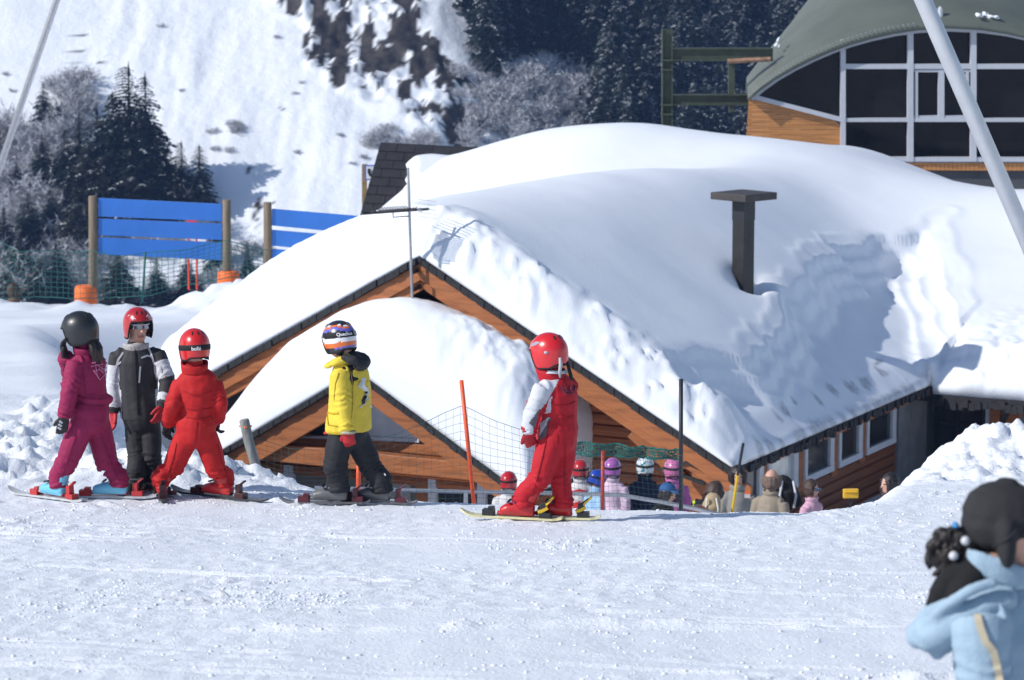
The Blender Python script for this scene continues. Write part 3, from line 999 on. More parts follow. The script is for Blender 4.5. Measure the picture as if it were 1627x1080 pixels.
    D = D + mod * (0.040 * np.exp(-((q - .06) / .05) ** 2) + 0.034 * np.exp(-((q - .27) / .06) ** 2) + 0.028 * np.exp(-((q - .47) / .07) ** 2) + 0.02 * np.exp(-((q + .22) / .06) ** 2)) * sstep(0.8, 2.0, Lg)
    D = D + slid * 0.010 * fbm(Wg * 1.1, Lg * 0.9, octaves=3, seed=243)
    top = np.maximum(roof + D, bot + 0.03)
    global ROOF_TOP
    ROOF_TOP = (xs, ys, top)
    o = snow_shell('roof_snow', xs, ys, top, bot, ok, 'thick wind sculpted snow blanket covering the roof of the chalet')
    # meltwater stains where the snow is thin and wet above the side eave
    n = len(o.data.vertices); V = np.empty(n * 3, np.float32); o.data.vertices.foreach_get('co', V); V = V.reshape(-1, 3) + np.array(o.location)
    q = V[:, :2] - np.array([CE.x, CE.y]); w = q @ np.array([CG.x, CG.y]); L = q @ np.array([CA.x, CA.y])
    st_ = np.zeros(n)
    for (sx, sy, rw, rl) in ((1236, 662, .10, .10), (1249, 655, .06, .12), (1262, 640, .06, .07), (1300, 632, .09, .10), (1322, 618, .10, .16), (1352, 610, .12, .22), (1376, 600, .12, .22), (1404, 588, .10, .26), (1398, 572, .035, .35)):
        cw, cl = ray_roof(sx, sy, .17)
        e = 1.6 - 1.1 * np.hypot((w - cw - .12 * (L - cl)) / rw, (L - cl) / rl) + .9 * fbm(w * 7, L * 6, octaves=3, seed=261)
        st_ = np.maximum(st_, .85 * sstep(.4, 1.0, e))
    edge = sstep(.16, .05, w + .06 * fbm(L * 6, w * 6, octaves=2, seed=262)) * sstep(-.3, .0, w) * sstep(8.2, 7.9, L)
    st_ = np.maximum(st_, edge * .7 * sstep(-.3, .3, vnoise(L * 5, w * 0, seed=263) + .2))
    ca = o.data.color_attributes.new('wet', 'FLOAT_COLOR', 'POINT'); c = np.ones((n, 4), np.float32); c[:, :3] = st_[:, None]; ca.data.foreach_set('color', c.ravel())

def roof_top(w, L):
    xs, ys, t = ROOF_TOP
    i = int(round((w - xs[0]) / (xs[1] - xs[0]))); j = int(round((L - ys[0]) / (ys[1] - ys[0])))
    return float(t[max(0, min(len(ys) - 1, j)), max(0, min(len(xs) - 1, i))])
build_roof_snow()

def build_porch_snow():
    st = 0.03
    xs, ys, Wg, Lg = mask_grid(PW - PH, PW + PH, FL, 1.0, st)
    d = Wg - PW
    bot = PZ - PS * np.abs(d) + 0.004
    soft = PZ - PS * (np.sqrt(d * d + 0.85 ** 2) - 0.36)
    D = np.interp(d, [-2.62, -2.54, -2.35, -1.7, -0.8, 0.0, 0.7, 1.5, 2.1, 2.6], [0.85, 1.18, 1.38, 1.46, 1.30, 1.20, 1.18, 1.08, 0.76, 0.42])
    t = np.clip((Lg - FL) / (0.95 + 0.12 * fbm(d * 1.2, d * 0, octaves=2, seed=301)), 0, 1)
    prof = np.sqrt(np.clip(1 - (1 - t) ** 2.0, 0, 1))
    D = D + 0.05 * fbm(Wg * 0.8, Lg * 0.8, octaves=3, seed=302)
    edge = sstep(-0.7, -1.8, d)
    D = D + edge * (0.12 * fbm(Wg * 2.6, Lg * 2.6, octaves=4, seed=303) + 0.03 * fbm(Wg * 8, Lg * 8, octaves=3, seed=305)) + 0.012 * fbm(Wg * 4, Lg * 4, octaves=3, seed=304)
    top = soft + D * (1 - 0.16 * sstep(-0.2, 1.0, Lg))
    top = bot + np.maximum((top - bot) * (0.05 + 0.95 * prof), 0.04)
    ok = np.ones_like(Wg, bool)
    snow_shell('roof_snow', xs, ys, top, bot, ok, 'rounded white dome of snow lying on the small porch roof')
build_porch_snow()

# chimney flue of the chalet
def build_chimney():
    w, L = 2.2, 5.55
    bz = EAVE_Z + SLOPE * w
    c = C(w, L, bz)
    tz = P(1184, 303, c.y).z
    ux, uy = (CG * 0.94 + CA * 0.33).normalized(), (CA * 0.94 - CG * 0.33).normalized()
    mb = MB()
    a, b = 0.120, 0.120
    mb.box(c - ux * a - uy * b, ux * 2 * a, uy * 2 * b, (0, 0, tz - bz - 0.12))
    ch = mb.build('chimney', METAL_DARK, chalet, clean=True, bevel=0.008)
    k = MB()
    A, B = 0.36, 0.36
    k.box(Vector((c.x, c.y, tz - 0.13)) - ux * A - uy * B, ux * 2 * A, uy * 2 * B, (0, 0, 0.11))
    k.build('chimney_cap', mat('brown_cap', (0.055, 0.048, 0.045), 0.6, 0.2, 0.2, 6), ch, clean=True, bevel=0.012)
    e = MB(); e.box(Vector((c.x, c.y, tz - 0.45)) - ux * (a + .004) - uy * (b + .004), ux * 2 * (a + .004), uy * 2 * (b + .004), (0, 0, 0.32)); e.build('vent', POLE_BLACK, ch)
build_chimney()

# ------------------------------------------------------------------ trees
NEEDLE = mat('dark_needles', (0.014, 0.024, 0.021), 0.85, 0, 0.5, 0.8, spec=0.2)
NEEDLE_OLIVE = mat('olive_needles', (0.030, 0.034, 0.022), 0.85, 0, 0.5, 0.8, spec=0.2)
BARK = mat('dark_bark', (0.05, 0.038, 0.03), 0.9, 0, 0.3, 4)
TWIG = mat('bare_grey_twigs', (0.24, 0.205, 0.195), 0.9, 0, 0.3, 2)
TWIG_FROST = mat('frosted_twigs', (0.54, 0.56, 0.60), 0.8, 0, 0.1, 2)
SNOW_TREE = mat('snow_on_branches', (0.84, 0.87, 0.92), 0.7)

def conifer_arrays(h, r0, seed, snow=0.10, whorls=40):
    """Drooping branch sprays round a trunk. Returns verts, triangles, material index (0 needles, 1 snow)."""
    rng = random.Random(seed)
    v, f, m = [], [], []
    lean = (rng.uniform(-.02, .02), rng.uniform(-.02, .02))
    for i in range(whorls):
        t = 0.04 + 0.95 * (1 - (1 - i / (whorls - 1)) ** 1.22)
        z0 = h * t
        R = r0 * (1 - t) ** 0.80 * rng.uniform(0.8, 1.15) + 0.20
        nb = 10 if t < 0.6 else 7
        a0 = rng.uniform(0, 6.28)
        for k in range(nb):
            if rng.random() < 0.08: continue
            a = a0 + 6.283 * k / nb + rng.uniform(-.3, .3)
            L = R * rng.uniform(0.6, 1.18)
            ca, sa = math.cos(a), math.sin(a)
            dr = rng.uniform(0.30, 0.62)
            n = 5 if L > 0.7 else 3
            sn = rng.random() < snow
            cx, cy = lean[0] * z0, lean[1] * z0
            for j in range(n):
                q = (j + 0.6) / n
                x = L * q; z = z0 - dr * L * q * q + 0.10 * L * q
                w = L * 0.46 * (1.15 - q * 0.8) * rng.uniform(.7, 1.3)
                b = L * 0.42 * rng.uniform(.7, 1.2) * (1.1 - 0.4 * q)
                for s in (-1, 1):
                    i0 = len(v)
                    tip = (x + b * 0.62, s * w, z - 0.16 * L * rng.uniform(.4, 1.5))
                    for (xx, yy, zz) in ((x - 0.10 * L, 0, z + .02), (x + b * 0.75, s * w * .12, z - 0.05 * L), tip):
                        v.append((cx + xx * ca - yy * sa, cy + xx * sa + yy * ca, zz))
                    f.append((i0, i0 + 1, i0 + 2)); m.append(0)
                    if sn and j >= n // 2 - 1 and rng.random() < 0.7:
                        i0 = len(v)
                        for (xx, yy, zz) in ((x - 0.05 * L, -s * w * .1, z + .07), (x + b * 0.55, s * w * .1, z + .03), (x + b * 0.45, s * w * .7, z - 0.05 * L + .03)):
                            v.append((cx + xx * ca - yy * sa, cy + xx * sa + yy * ca, zz))
                        f.append((i0, i0 + 1, i0 + 2)); m.append(1)
    # leader
    i0 = len(v)
    for k in range(3):
        v.append((0.10 * math.cos(k * 2.1), 0.10 * math.sin(k * 2.1), h * 0.93))
    v.append((0, 0, h * 1.04))
    f += [(i0, i0 + 1, i0 + 3), (i0 + 1, i0 + 2, i0 + 3), (i0 + 2, i0, i0 + 3)]; m += [0, 0, 0]
    return np.array(v), np.array(f), np.array(m)

def tri_mesh(name, V, Fc, M, mats):
    me = bpy.data.meshes.new(name)
    me.vertices.add(len(V)); me.vertices.foreach_set('co', np.ascontiguousarray(V, np.float32).ravel())
    n = len(Fc)
    me.loops.add(n * 3); me.loops.foreach_set('vertex_index', np.ascontiguousarray(Fc, np.int32).ravel())
    me.polygons.add(n); me.polygons.foreach_set('loop_start', np.arange(0, n * 3, 3, dtype=np.int32))
    for q in mats: me.materials.append(q)
    me.polygons.foreach_set('material_index', np.ascontiguousarray(M, np.int32))
    me.update(calc_edges=True)
    return me

CONIFER = []
for sd, (h, r0) in enumerate([(1.0, 0.21), (1.0, 0.17), (1.0, 0.25), (1.0, 0.19)]):
    V, Fc, M = conifer_arrays(8.0, r0 * 8.0, 40 + sd, 0.15)
    CONIFER.append((V / 8.0, Fc, M))
CON_MESH = [tri_mesh('crown', V, Fc, M, [NEEDLE if i != 2 else NEEDLE_OLIVE, SNOW_TREE]) for i, (V, Fc, M) in enumerate(CONIFER)]
tk = MB(); tk.tube([(0, 0, -0.05), (0, 0, 0.5), (0, 0, 0.97)], [0.022, 0.014, 0.003], 6)
_t = tk.build('trunk', BARK); TRUNK_MESH = _t.data; bpy.data.objects.remove(_t)

def conifer(px, ytop, ybase, kind, label, wide=1.0):
    b = mountain_point(px, ybase)
    h = (ybase - ytop) / F * b.y / CP
    t = empty('conifer', b, label, 'tree', 'dark conifers on the snowy mountainside')
    for nm, me in (('trunk', TRUNK_MESH), ('crown', CON_MESH[kind])):
        o = bpy.data.objects.new(nm, me); COL.objects.link(o); o.parent = t
        o.scale = (h * wide * 1.22, h * wide * 1.22, h)
    t.rotation_euler.z = (px * 7.3 + ytop) % 6.28
    return t

for a in [
    (208, 106, 330, 2, 'tallest dark conifer at the centre of the clump above the blue boards', 1.05),
    (234, 122, 335, 0, 'tall dark conifer crowding the shaded side of the tallest one', 1.0),
    (182, 150, 335, 0, 'dark conifer just before the tallest in the clump, shoulder high to it', 1.1),
    (157, 172, 330, 1, 'narrow conifer in the middle of the clump with a pointed top', 1.2),
    (128, 180, 315, 1, 'slim dark conifer at the open edge of the clump above the blue boards', 1.2),
    (104, 206, 312, 3, 'small conifer between the lone spire and the clump', 1.1),
    (70, 133, 205, 0, 'small conifer standing alone highest up the open slope', 1.1),
    (90, 160, 215, 2, 'stunted conifer leaning against the highest lone one', 1.0),
    (68, 214, 302, 1, 'lone dark spire shaped conifer below the highest small one', 1.35),
    (27, 256, 312, 1, 'tiny conifer nearest the grey pole on the slope', 1.3),
    (262, 215, 345, 2, 'broad lower conifer below the big ones, casting shade on the snow', 1.0),
    (290, 226, 345, 3, 'dark conifer at the shaded outer side of the clump', 1.1),
    (318, 232, 338, 1, 'outermost thin conifer of the clump with a long shadow on the snow', 1.3),
    (212, 235, 360, 2, 'olive bushy conifer low in the clump right above the blue board', 1.15),
    (165, 250, 360, 2, 'olive bushy conifer low in the clump near the tall wooden post', 1.2),
    (240, 255, 350, 0, 'short conifer squeezed low under the tallest ones', 1.2),
    (80, 300, 385, 0, 'dark conifer among frosted bushes beside the wooden post', 1.2),
    (30, 372, 470, 2, 'bushy conifer behind the green net at the edge of view', 1.2),
    (90, 385, 490, 0, 'snow flecked conifer behind the green net near the wooden post', 1.25),
    (190, 400, 490, 2, 'low conifer behind the net under the blue boards', 1.3),
    (300, 405, 485, 0, 'low conifer behind the net and the red poles', 1.3),
    (395, 390, 470, 3, 'small conifer between the two blue board signs', 1.0),
    (345, 330, 430, 1, 'thin conifer half hidden behind the blue boards', 1.1),
    (196, 190, 345, 0, 'conifer filling the dark heart of the clump below the tallest top', 1.25),
    (222, 180, 350, 3, 'conifer close in front of the tall twin in the clump', 1.25),
    (142, 225, 345, 2, 'conifer low at the sunny side of the clump over the left post', 1.2),
    (250, 200, 350, 1, 'slim conifer between the tall twin and the broad lower one', 1.3),
    (112, 265, 350, 0, 'conifer low at the sunny foot of the clump', 1.2),
    (46, 305, 405, 0, 'mid sized conifer rising from the frosted thicket left of the board post', 1.15),
    (122, 312, 410, 2, 'bushy conifer touching the left post of the blue boards', 1.2),
    (8, 330, 425, 3, 'conifer cut by the edge of view in the frosted thicket', 1.2),
    (62, 410, 490, 2, 'low dark conifer behind the net between the thicket and the orange pad', 1.3),
    (250, 410, 490, 3, 'low conifer behind the net near its green post', 1.3),
    (280, 265, 355, 2, 'olive conifer low at the shaded foot of the clump', 1.2),
]:
    conifer(*a)

WHITE_CON = []
for sd, r0 in enumerate((0.20, 0.17, 0.23, 0.19)):
    V, Fc, M = conifer_arrays(8.0, r0 * 8.0, 70 + sd, 0.34)
    WHITE_CON.append((V / 8.0, Fc, M))

# the far wood: reads as one dark mass
def build_forest():
    rng = random.Random(11)
    Vs, Fs, Ms = [], [], []
    n0 = 0
    spots = []
    tries = 0
    while len(spots) < 430 and tries < 14000:
        tries += 1
        px = rng.uniform(715, 1420); py = rng.uniform(-190, 330)
        edge = 722 + max(0, py + 40) * 0.33
        if px < edge + 6: continue
        if ((px - 868) / 92) ** 2 + ((py - 205) / 125) ** 2 < 1: continue
        if any((px - a) ** 2 + ((py - b) * 0.8) ** 2 < 17 ** 2 for a, b in spots): continue
        spots.append((px, py))
    for px, py in spots:
        b = mountain_point(px, py)
        h = rng.uniform(5.5, 9.5)
        V, Fc, M = WHITE_CON[rng.randrange(4)]
        a = rng.uniform(0, 6.28); wd = rng.uniform(0.95, 1.35)
        c, s = math.cos(a), math.sin(a)
        R = np.array([[c, -s, 0], [s, c, 0], [0, 0, 1]])
        q = (V * np.array([h * wd, h * wd, h])) @ R.T + np.array(b)
        Vs.append(q); Fs.append(Fc + n0); Ms.append(M); n0 += len(V)
    me = tri_mesh('forest', np.concatenate(Vs), np.concatenate(Fs), np.concatenate(Ms), [NEEDLE, SNOW_TREE])
    o = link_mesh('forest', me)
    tag(o, 'dense dark blue conifer wood flecked with snow on the shaded mountainside', 'forest', kind='stuff')
build_forest()

# bare frosted bushes: clouds of fine twigs
def bush_mesh(seed, n, up=0.8):
    rng = random.Random(seed)
    v, f, m = [], [], []
    def seg(a, b, w, mi):
        d = (b - a); s = d.cross(Vector((rng.uniform(-1, 1), rng.uniform(-1, 1), rng.uniform(-1, 1))))
        if s.length < 1e-6: return
        s = s.normalized() * w
        i0 = len(v)
        v.extend([tuple(a - s), tuple(a + s), tuple(b)])
        f.append((i0, i0 + 1, i0 + 2)); m.append(mi)
    for i in range(n):
        a = rng.uniform(0, 6.28)
        el = rng.uniform(0.15, 1.4) * up
        d = Vector((math.cos(a) * math.cos(el), math.sin(a) * math.cos(el), math.sin(el)))
        p = Vector((rng.uniform(-.15, .15), rng.uniform(-.15, .15), 0))
        L = rng.uniform(0.35, 0.6)
        q = p + d * L
        seg(p, q + d * 0.1, 0.010, 0)
        for j in range(5):
            s = p.lerp(q, rng.uniform(0.3, 1.0))
            e = s + (d + Vector((rng.uniform(-.9, .9), rng.uniform(-.9, .9), rng.uniform(-.4, .8)))).normalized() * rng.uniform(.15, .38)
            mi = 1 if rng.random() < 0.55 else 0
            seg(s, e, 0.007 + 0.003 * mi, mi)
            for k in range(5):
                g = s.lerp(e, rng.uniform(.4, 1))
                seg(g, g + Vector((rng.uniform(-.16, .16), rng.uniform(-.16, .16), rng.uniform(-.05, .18))), 0.006 + 0.004 * mi, mi)
    return np.array(v), np.array(f), np.array(m)
BUSH = [bush_mesh(60 + i, 46) for i in range(4)]
BUSH_GREY = [tri_mesh('bush', *b, [TWIG, TWIG_FROST]) for b in BUSH]
BUSH_WHITE = [tri_mesh('bush', b[0], b[1], np.where(np.arange(len(b[2])) % 5 < 4, 1, 0), [TWIG, TWIG_FROST]) for b in BUSH]

def bush(px, py, size, white, label, group):
    rng = random.Random(px * 31 + py)
    b = mountain_point(px, py)
    o = bpy.data.objects.new('frosted_bush', (BUSH_WHITE if white else BUSH_GREY)[rng.randrange(4)])
    COL.objects.link(o)
    o.location = b - Vector((0, 0, 0.1)); o.scale = (size, size, size * rng.uniform(.8, 1.1)); o.rotation_euler.z = rng.uniform(0, 6.28)
    tag(o, label, 'bush', group)

rng = random.Random(21)
def thicket(n, reg, smin_, smax_, pw, label, group):
    for i in range(n):
        px = rng.uniform(reg[0], reg[2]); py = rng.uniform(reg[1], reg[3])
        bush(int(px), int(py), rng.uniform(smin_, smax_), rng.random() < pw, label, group)
thicket(36, (-30, 215, 140, 470), 2.2, 4.2, 0.5, 'bare frosted bush in the thicket below the lone conifers', 'frosted bushes below the lone conifers')
thicket(14, (85, 130, 160, 225), 2.0, 3.2, 0.6, 'pale frosted bush beside the conifers high on the open slope', 'frosted bushes by the highest conifers')
thicket(26, (120, 330, 420, 490), 1.8, 3.4, 0.35, 'grey bare bush behind the net under the blue boards', 'grey bushes under the blue boards')
thicket(12, (590, 205, 690, 250), 1.4, 2.4, 0.55, 'bare greyish bush at the foot of the rocky rib above the small dark roof', 'bushes at the foot of the rocks')
thicket(64, (795, 125, 945, 330), 2.4, 4.2, 0.92, 'snow laden bare tree in the pale gap of the dark forest', 'snow laden trees in the forest gap')
thicket(14, (720, 60, 790, 240), 1.4, 2.4, 0.6, 'frosted bush on the shaded edge between rocks and forest', 'frosted bushes between rocks and forest')
thicket(6, (330, 190, 380, 250), .8, 1.3, 0.6, 'faint pale bush in the snow beside the shadow of the conifers', 'faint bushes beside the conifer shadow')
for px, py in [(255, 42), (130, 118), (20, 145), (490, 82), (480, 132), (472, 242), (470, 150), (578, 250), (540, 215), (598, 120), (8, 118), (440, 60), (560, 260), (290, 145)]:
    bush(px, py, 0.6, False, 'tiny dark bush poking out of the open snow slope', 'tiny bushes dotted over the open slope')

# ------------------------------------------------------------------ glazed building with the green vault
def build_vault():
    Yf = 62.0
    G = lambda x, y, d=0.0: P(x, y, Yf + d)
    base = G(1510, 285)
    b = empty('glazed_building', base, 'modern building with olive green vaulted roof and arched dark glass front', 'building')
    arch = [(1188, 153), (1208, 136), (1232, 119), (1260, 103), (1290, 88), (1320, 75), (1350, 64), (1385, 54), (1420, 46), (1460, 40), (1510, 37), (1560, 40), (1600, 46), (1635, 54), (1670, 64), (1700, 75), (1730, 88), (1760, 103), (1788, 119), (1812, 136), (1832, 153)]
    inner = [(1510 + (x - 1510) * 0.975, y + 13 - 6 * abs(x - 1510) / 320) for x, y in arch]
    fr = MB()
    n = len(arch)
    for i in range(n - 1):
        fr.hexa([G(*inner[i]), G(*inner[i + 1]), G(*inner[i + 1], .25), G(*inner[i], .25), G(*arch[i]), G(*arch[i + 1]), G(*arch[i + 1], .25), G(*arch[i], .25)])
    frame_m = mat('pale_grey_frame', (0.50, 0.52, 0.57), 0.45, 0, 0.05, 8)
    fo = fr.build('window_frame', frame_m, b, smooth=False, clean=True)
    bars = [((1196, 153), (1342, 191), 7), ((1339, 62), (1339, 256), 8), ((1446, 40), (1446, 256), 9), ((1546, 40), (1546, 256), 9), ((1680, 62), (1680, 256), 8),
            ((1339, 105), (1690, 105), 8), ((1339, 190), (1690, 190), 6), ((1339, 252), (1690, 253), 7), ((1455, 112), (1455, 187), 5), ((1495, 110), (1495, 187), 9), ((1536, 112), (1536, 187), 5), ((1450, 112), (1541, 112), 4), ((1450, 185), (1541, 185), 4), ((1824, 153), (1680, 191), 7)]
    for k, (p, q, w) in enumerate(bars):
        m = MB(); m.bar(G(*p, .10 + .004 * k), G(*q, .10 + .004 * k), 0.18, w * Yf / F, (0, 0, 1) if abs(p[0] - q[0]) > 20 else (1, 0, 0))
        m.build('mullion', frame_m, fo)
    g = MB()
    pts = [G(*q, .26) for q in inner] + [G(1690, 192, .26), G(1690, 253, .26), G(1339, 253, .26), G(1339, 192, .26)]
    g.add(pts, [tuple(range(len(pts)))])
    vg = glass_mat('very_dark_glass', (0.012, 0.011, 0.012), 0.06); vg.node_tree.nodes['Principled BSDF'].inputs['Specular IOR Level'].default_value = 0.22
    g.build('glazing', vg, fo)
    # dim floor and rail behind the glass are hidden by the dark tint; wooden cladding beside it
    def clad(name, poly, nb, vertical=False):
        m = MB()
        for i in range(nb):
            t0, t1 = i / nb, (i + 0.93) / nb
            a, bb, c, d = poly          # a-b top edge, d-c bottom edge
            if vertical:
                q = [a.lerp(bb, t0), a.lerp(bb, t1), d.lerp(c, t1), d.lerp(c, t0)]
            else:
                q = [a.lerp(d, t0), bb.lerp(c, t0), bb.lerp(c, t1), a.lerp(d, t1)]
            o = Vector((0, 0.09, 0))
            m.hexa([q[3], q[2], q[2] + o, q[3] + o, q[0], q[1], q[1] + o, q[0] + o])
        return m.build(name, WOOD_PALE, b)
    m = MB()
    z = 158.0
    while z < 330:                    # boards clipped under the slanted frame
        z2 = z + 7.6
        x_of = lambda y: min(1336, max(1190, 1196 + (y - 156) / 38 * 142)) if y < 192 else 1336
        xl = lambda y: 1190 - (y - 152) * 0.07
        a, c = xl(z), x_of(z)
        if c - a > 4:
            m.hexa([G(xl(z2), z2, .13), G(x_of(z2 - .1), z2, .13), G(x_of(z2 - .1), z2, .24), G(xl(z2), z2, .24), G(a, z, .13), G(c, z, .13), G(c, z, .24), G(a, z, .24)])
        z += 8.0
    m.build('wood_cladding', WOOD_PALE, b)
    clad('wood_cladding', [G(1339, 258, .1), G(1690, 259, .1), G(1690, 271, .1), G(1339, 270, .1)], 52, True)
    s = MB(); s.box(G(1339, 330, .2), G(1690, 330, .2) - G(1339, 330, .2), (0, .3, 0), G(1339, 271, .2) - G(1339, 330, .2)); s.build('plinth', mat('dark_grey_plinth', (0.06, 0.065, 0.075), 0.8, 0, 0.2, 2), b)
    # vault: from the front arch back to a taller one
    back = [(1184, 157), (1196, 132), (1214, 102), (1240, 60), (1268, 20), (1296, -16), (1328, -52), (1364, -84), (1406, -110), (1456, -128), (1510, -136)]
    back = back + [(3020 - x, y) for x, y in back[-2::-1]]
    m = MB(); N = 14
    vs = []
    for j in range(N + 1):
        t = j / N
        for i in range(n):
            a = G(*arch[i], -0.16); c = P(back[i][0], back[i][1], 71.0)
            q = a.lerp(c, t)
            q.z += 0.55 * math.sin(math.pi * t) * (1 - t * .4)
            vs.append(q)
    fs = [(j * n + i, j * n + i + 1, (j + 1) * n + i + 1, (j + 1) * n + i) for j in range(N) for i in range(n - 1)]
    vs2 = [q - Vector((0, 0, .10)) for q in vs]
    K = len(vs)
    fs += [tuple(K + a for a in reversed(f)) for f in fs[:]]
    fs += [(i, i + K, i + 1 + K, i + 1) for i in range(n - 1)]
    fs += [(j * n, (j + 1) * n, (j + 1) * n + K, j * n + K) for j in range(N)]
    m.add(vs + vs2, fs)
    ro = m.build('roof', mat('olive_green_roofing', (0.112, 0.128, 0.106), 0.62, 0, 0.16, 0.7, 0.006, 3), b, smooth=True)
    st = MB()
    for i in range(1, 44):            # stud line along the eave
        k = i / 44 * 9.0; a = int(k); f = k - a
        st.ball(G(arch[a][0] + (arch[a + 1][0] - arch[a][0]) * f, arch[a][1] + (arch[a + 1][1] - arch[a][1]) * f - 4, -0.20), 0.020, nu=6, nv=4)
    st.build('rivets', METAL_GREY, ro)
    v = MB(); v.tube([P(1494, 45, 62.2), P(1494, 14, 62.2), P(1494, 10, 62.2)], [0.06, 0.055, 0.02], 10); v.build('vent_pipe', METAL_WHITE, ro)
    # left over snow on the vault
    def clump(pts, lab):
        m = MB(); r = random.Random(pts[0][0])
        for (x, y, w, h, Y) in pts:
            for k in range(16):
                dx, dy = r.uniform(-1, 1), r.uniform(-1, .5)
                if dx * dx + dy * dy > 1: continue
                s = r.uniform(.16, .42)
                m.ball(P(x + dx * w * .75, y + (dy * .6 + .25 + dx * dx * .4) * h * .75, Y + r.uniform(-.1, .1)), w * s * Y / F, w * s * Y / F, h * s * Y / F, 8, 6)
        o = m.build('snow_clump', SNOW_ROOF, None, smooth=True)
        tag(o, lab, 'snow', kind='stuff')
    clump([(1555, 24, 10, 8, 62.1), (1566, 22, 9, 8, 62.3), (1578, 26, 11, 6, 62.2)], 'last clump of white snow on the olive green vault')
    clump([(1234, 70, 6, 9, 63.5), (1238, 62, 5, 6, 63.6)], 'scrap of snow caught on the edge of the green vault by the steel beams')
    # side and rear walls
    w = MB()
    w.box(G(1222, 330, .4), G(1230, 330, .4) - G(1222, 330, .4), (0, 4.5, 0), G(1222, 165, .4) - G(1222, 330, .4))
    w.build('side_wall', WOOD_PALE, b)
build_vault()

def ibeam(mb, a, b, w, h, up):
    a, b = Vector(a), Vector(b)
    mb.bar(a, b, w * 0.25, h * 0.98, up)
    u = Vector(up).normalized()
    sx = (b - a).cross(u).normalized(); u = sx.cross((b - a)).normalized()
    for s in (-1, 1):
        mb.bar(a + u * s * (h / 2), b + u * s * (h / 2), w, h * 0.13, up)

def build_gantry():
    Y = 63.0
    g = empty('steel_frame', P(1060, 230, Y), 'olive green steel post with two beams reaching to the vaulted building', 'steel frame')
    m = MB(); ibeam(m, P(1060, 330, Y), P(1060, 46, Y), 0.20, 0.20, (1, 0, 0)); m.build('post', METAL_GREEN, g)
    m = MB(); ibeam(m, P(1068, 86, Y), P(1228, 86, Y), 0.2, 0.24, (0, 0, 1)); m.build('beam', METAL_GREEN, g)
    m = MB(); ibeam(m, P(1068, 158, Y), P(1191, 158, Y), 0.2, 0.20, (0, 0, 1)); m.build('beam', METAL_GREEN, g)
    m = MB(); m.bar(P(1162, 95, Y), P(1162, 151, Y), 0.13, 0.13, (0, 1, 0)); m.bar(P(1162, 165, Y), P(1162, 178, Y), 0.11, 0.11, (0, 1, 0)); m.build('strut', METAL_GREEN, g)
    m = MB(); m.tube([P(1156, 97, Y - .12), P(1224, 94, Y - .12)], 0.05, 8); r = m.build('pipe', RUST, g); r['label'] = 'rusty stub pipe under the upper beam'
    m = MB()
    for y in (97, 112, 168, 183):
        m.box(P(1051, y, Y - .14), (0.24, 0, 0), (0, .28, 0), (0, 0, 0.035))
    m.build('splice_plate', METAL_GREEN, g)
build_gantry()

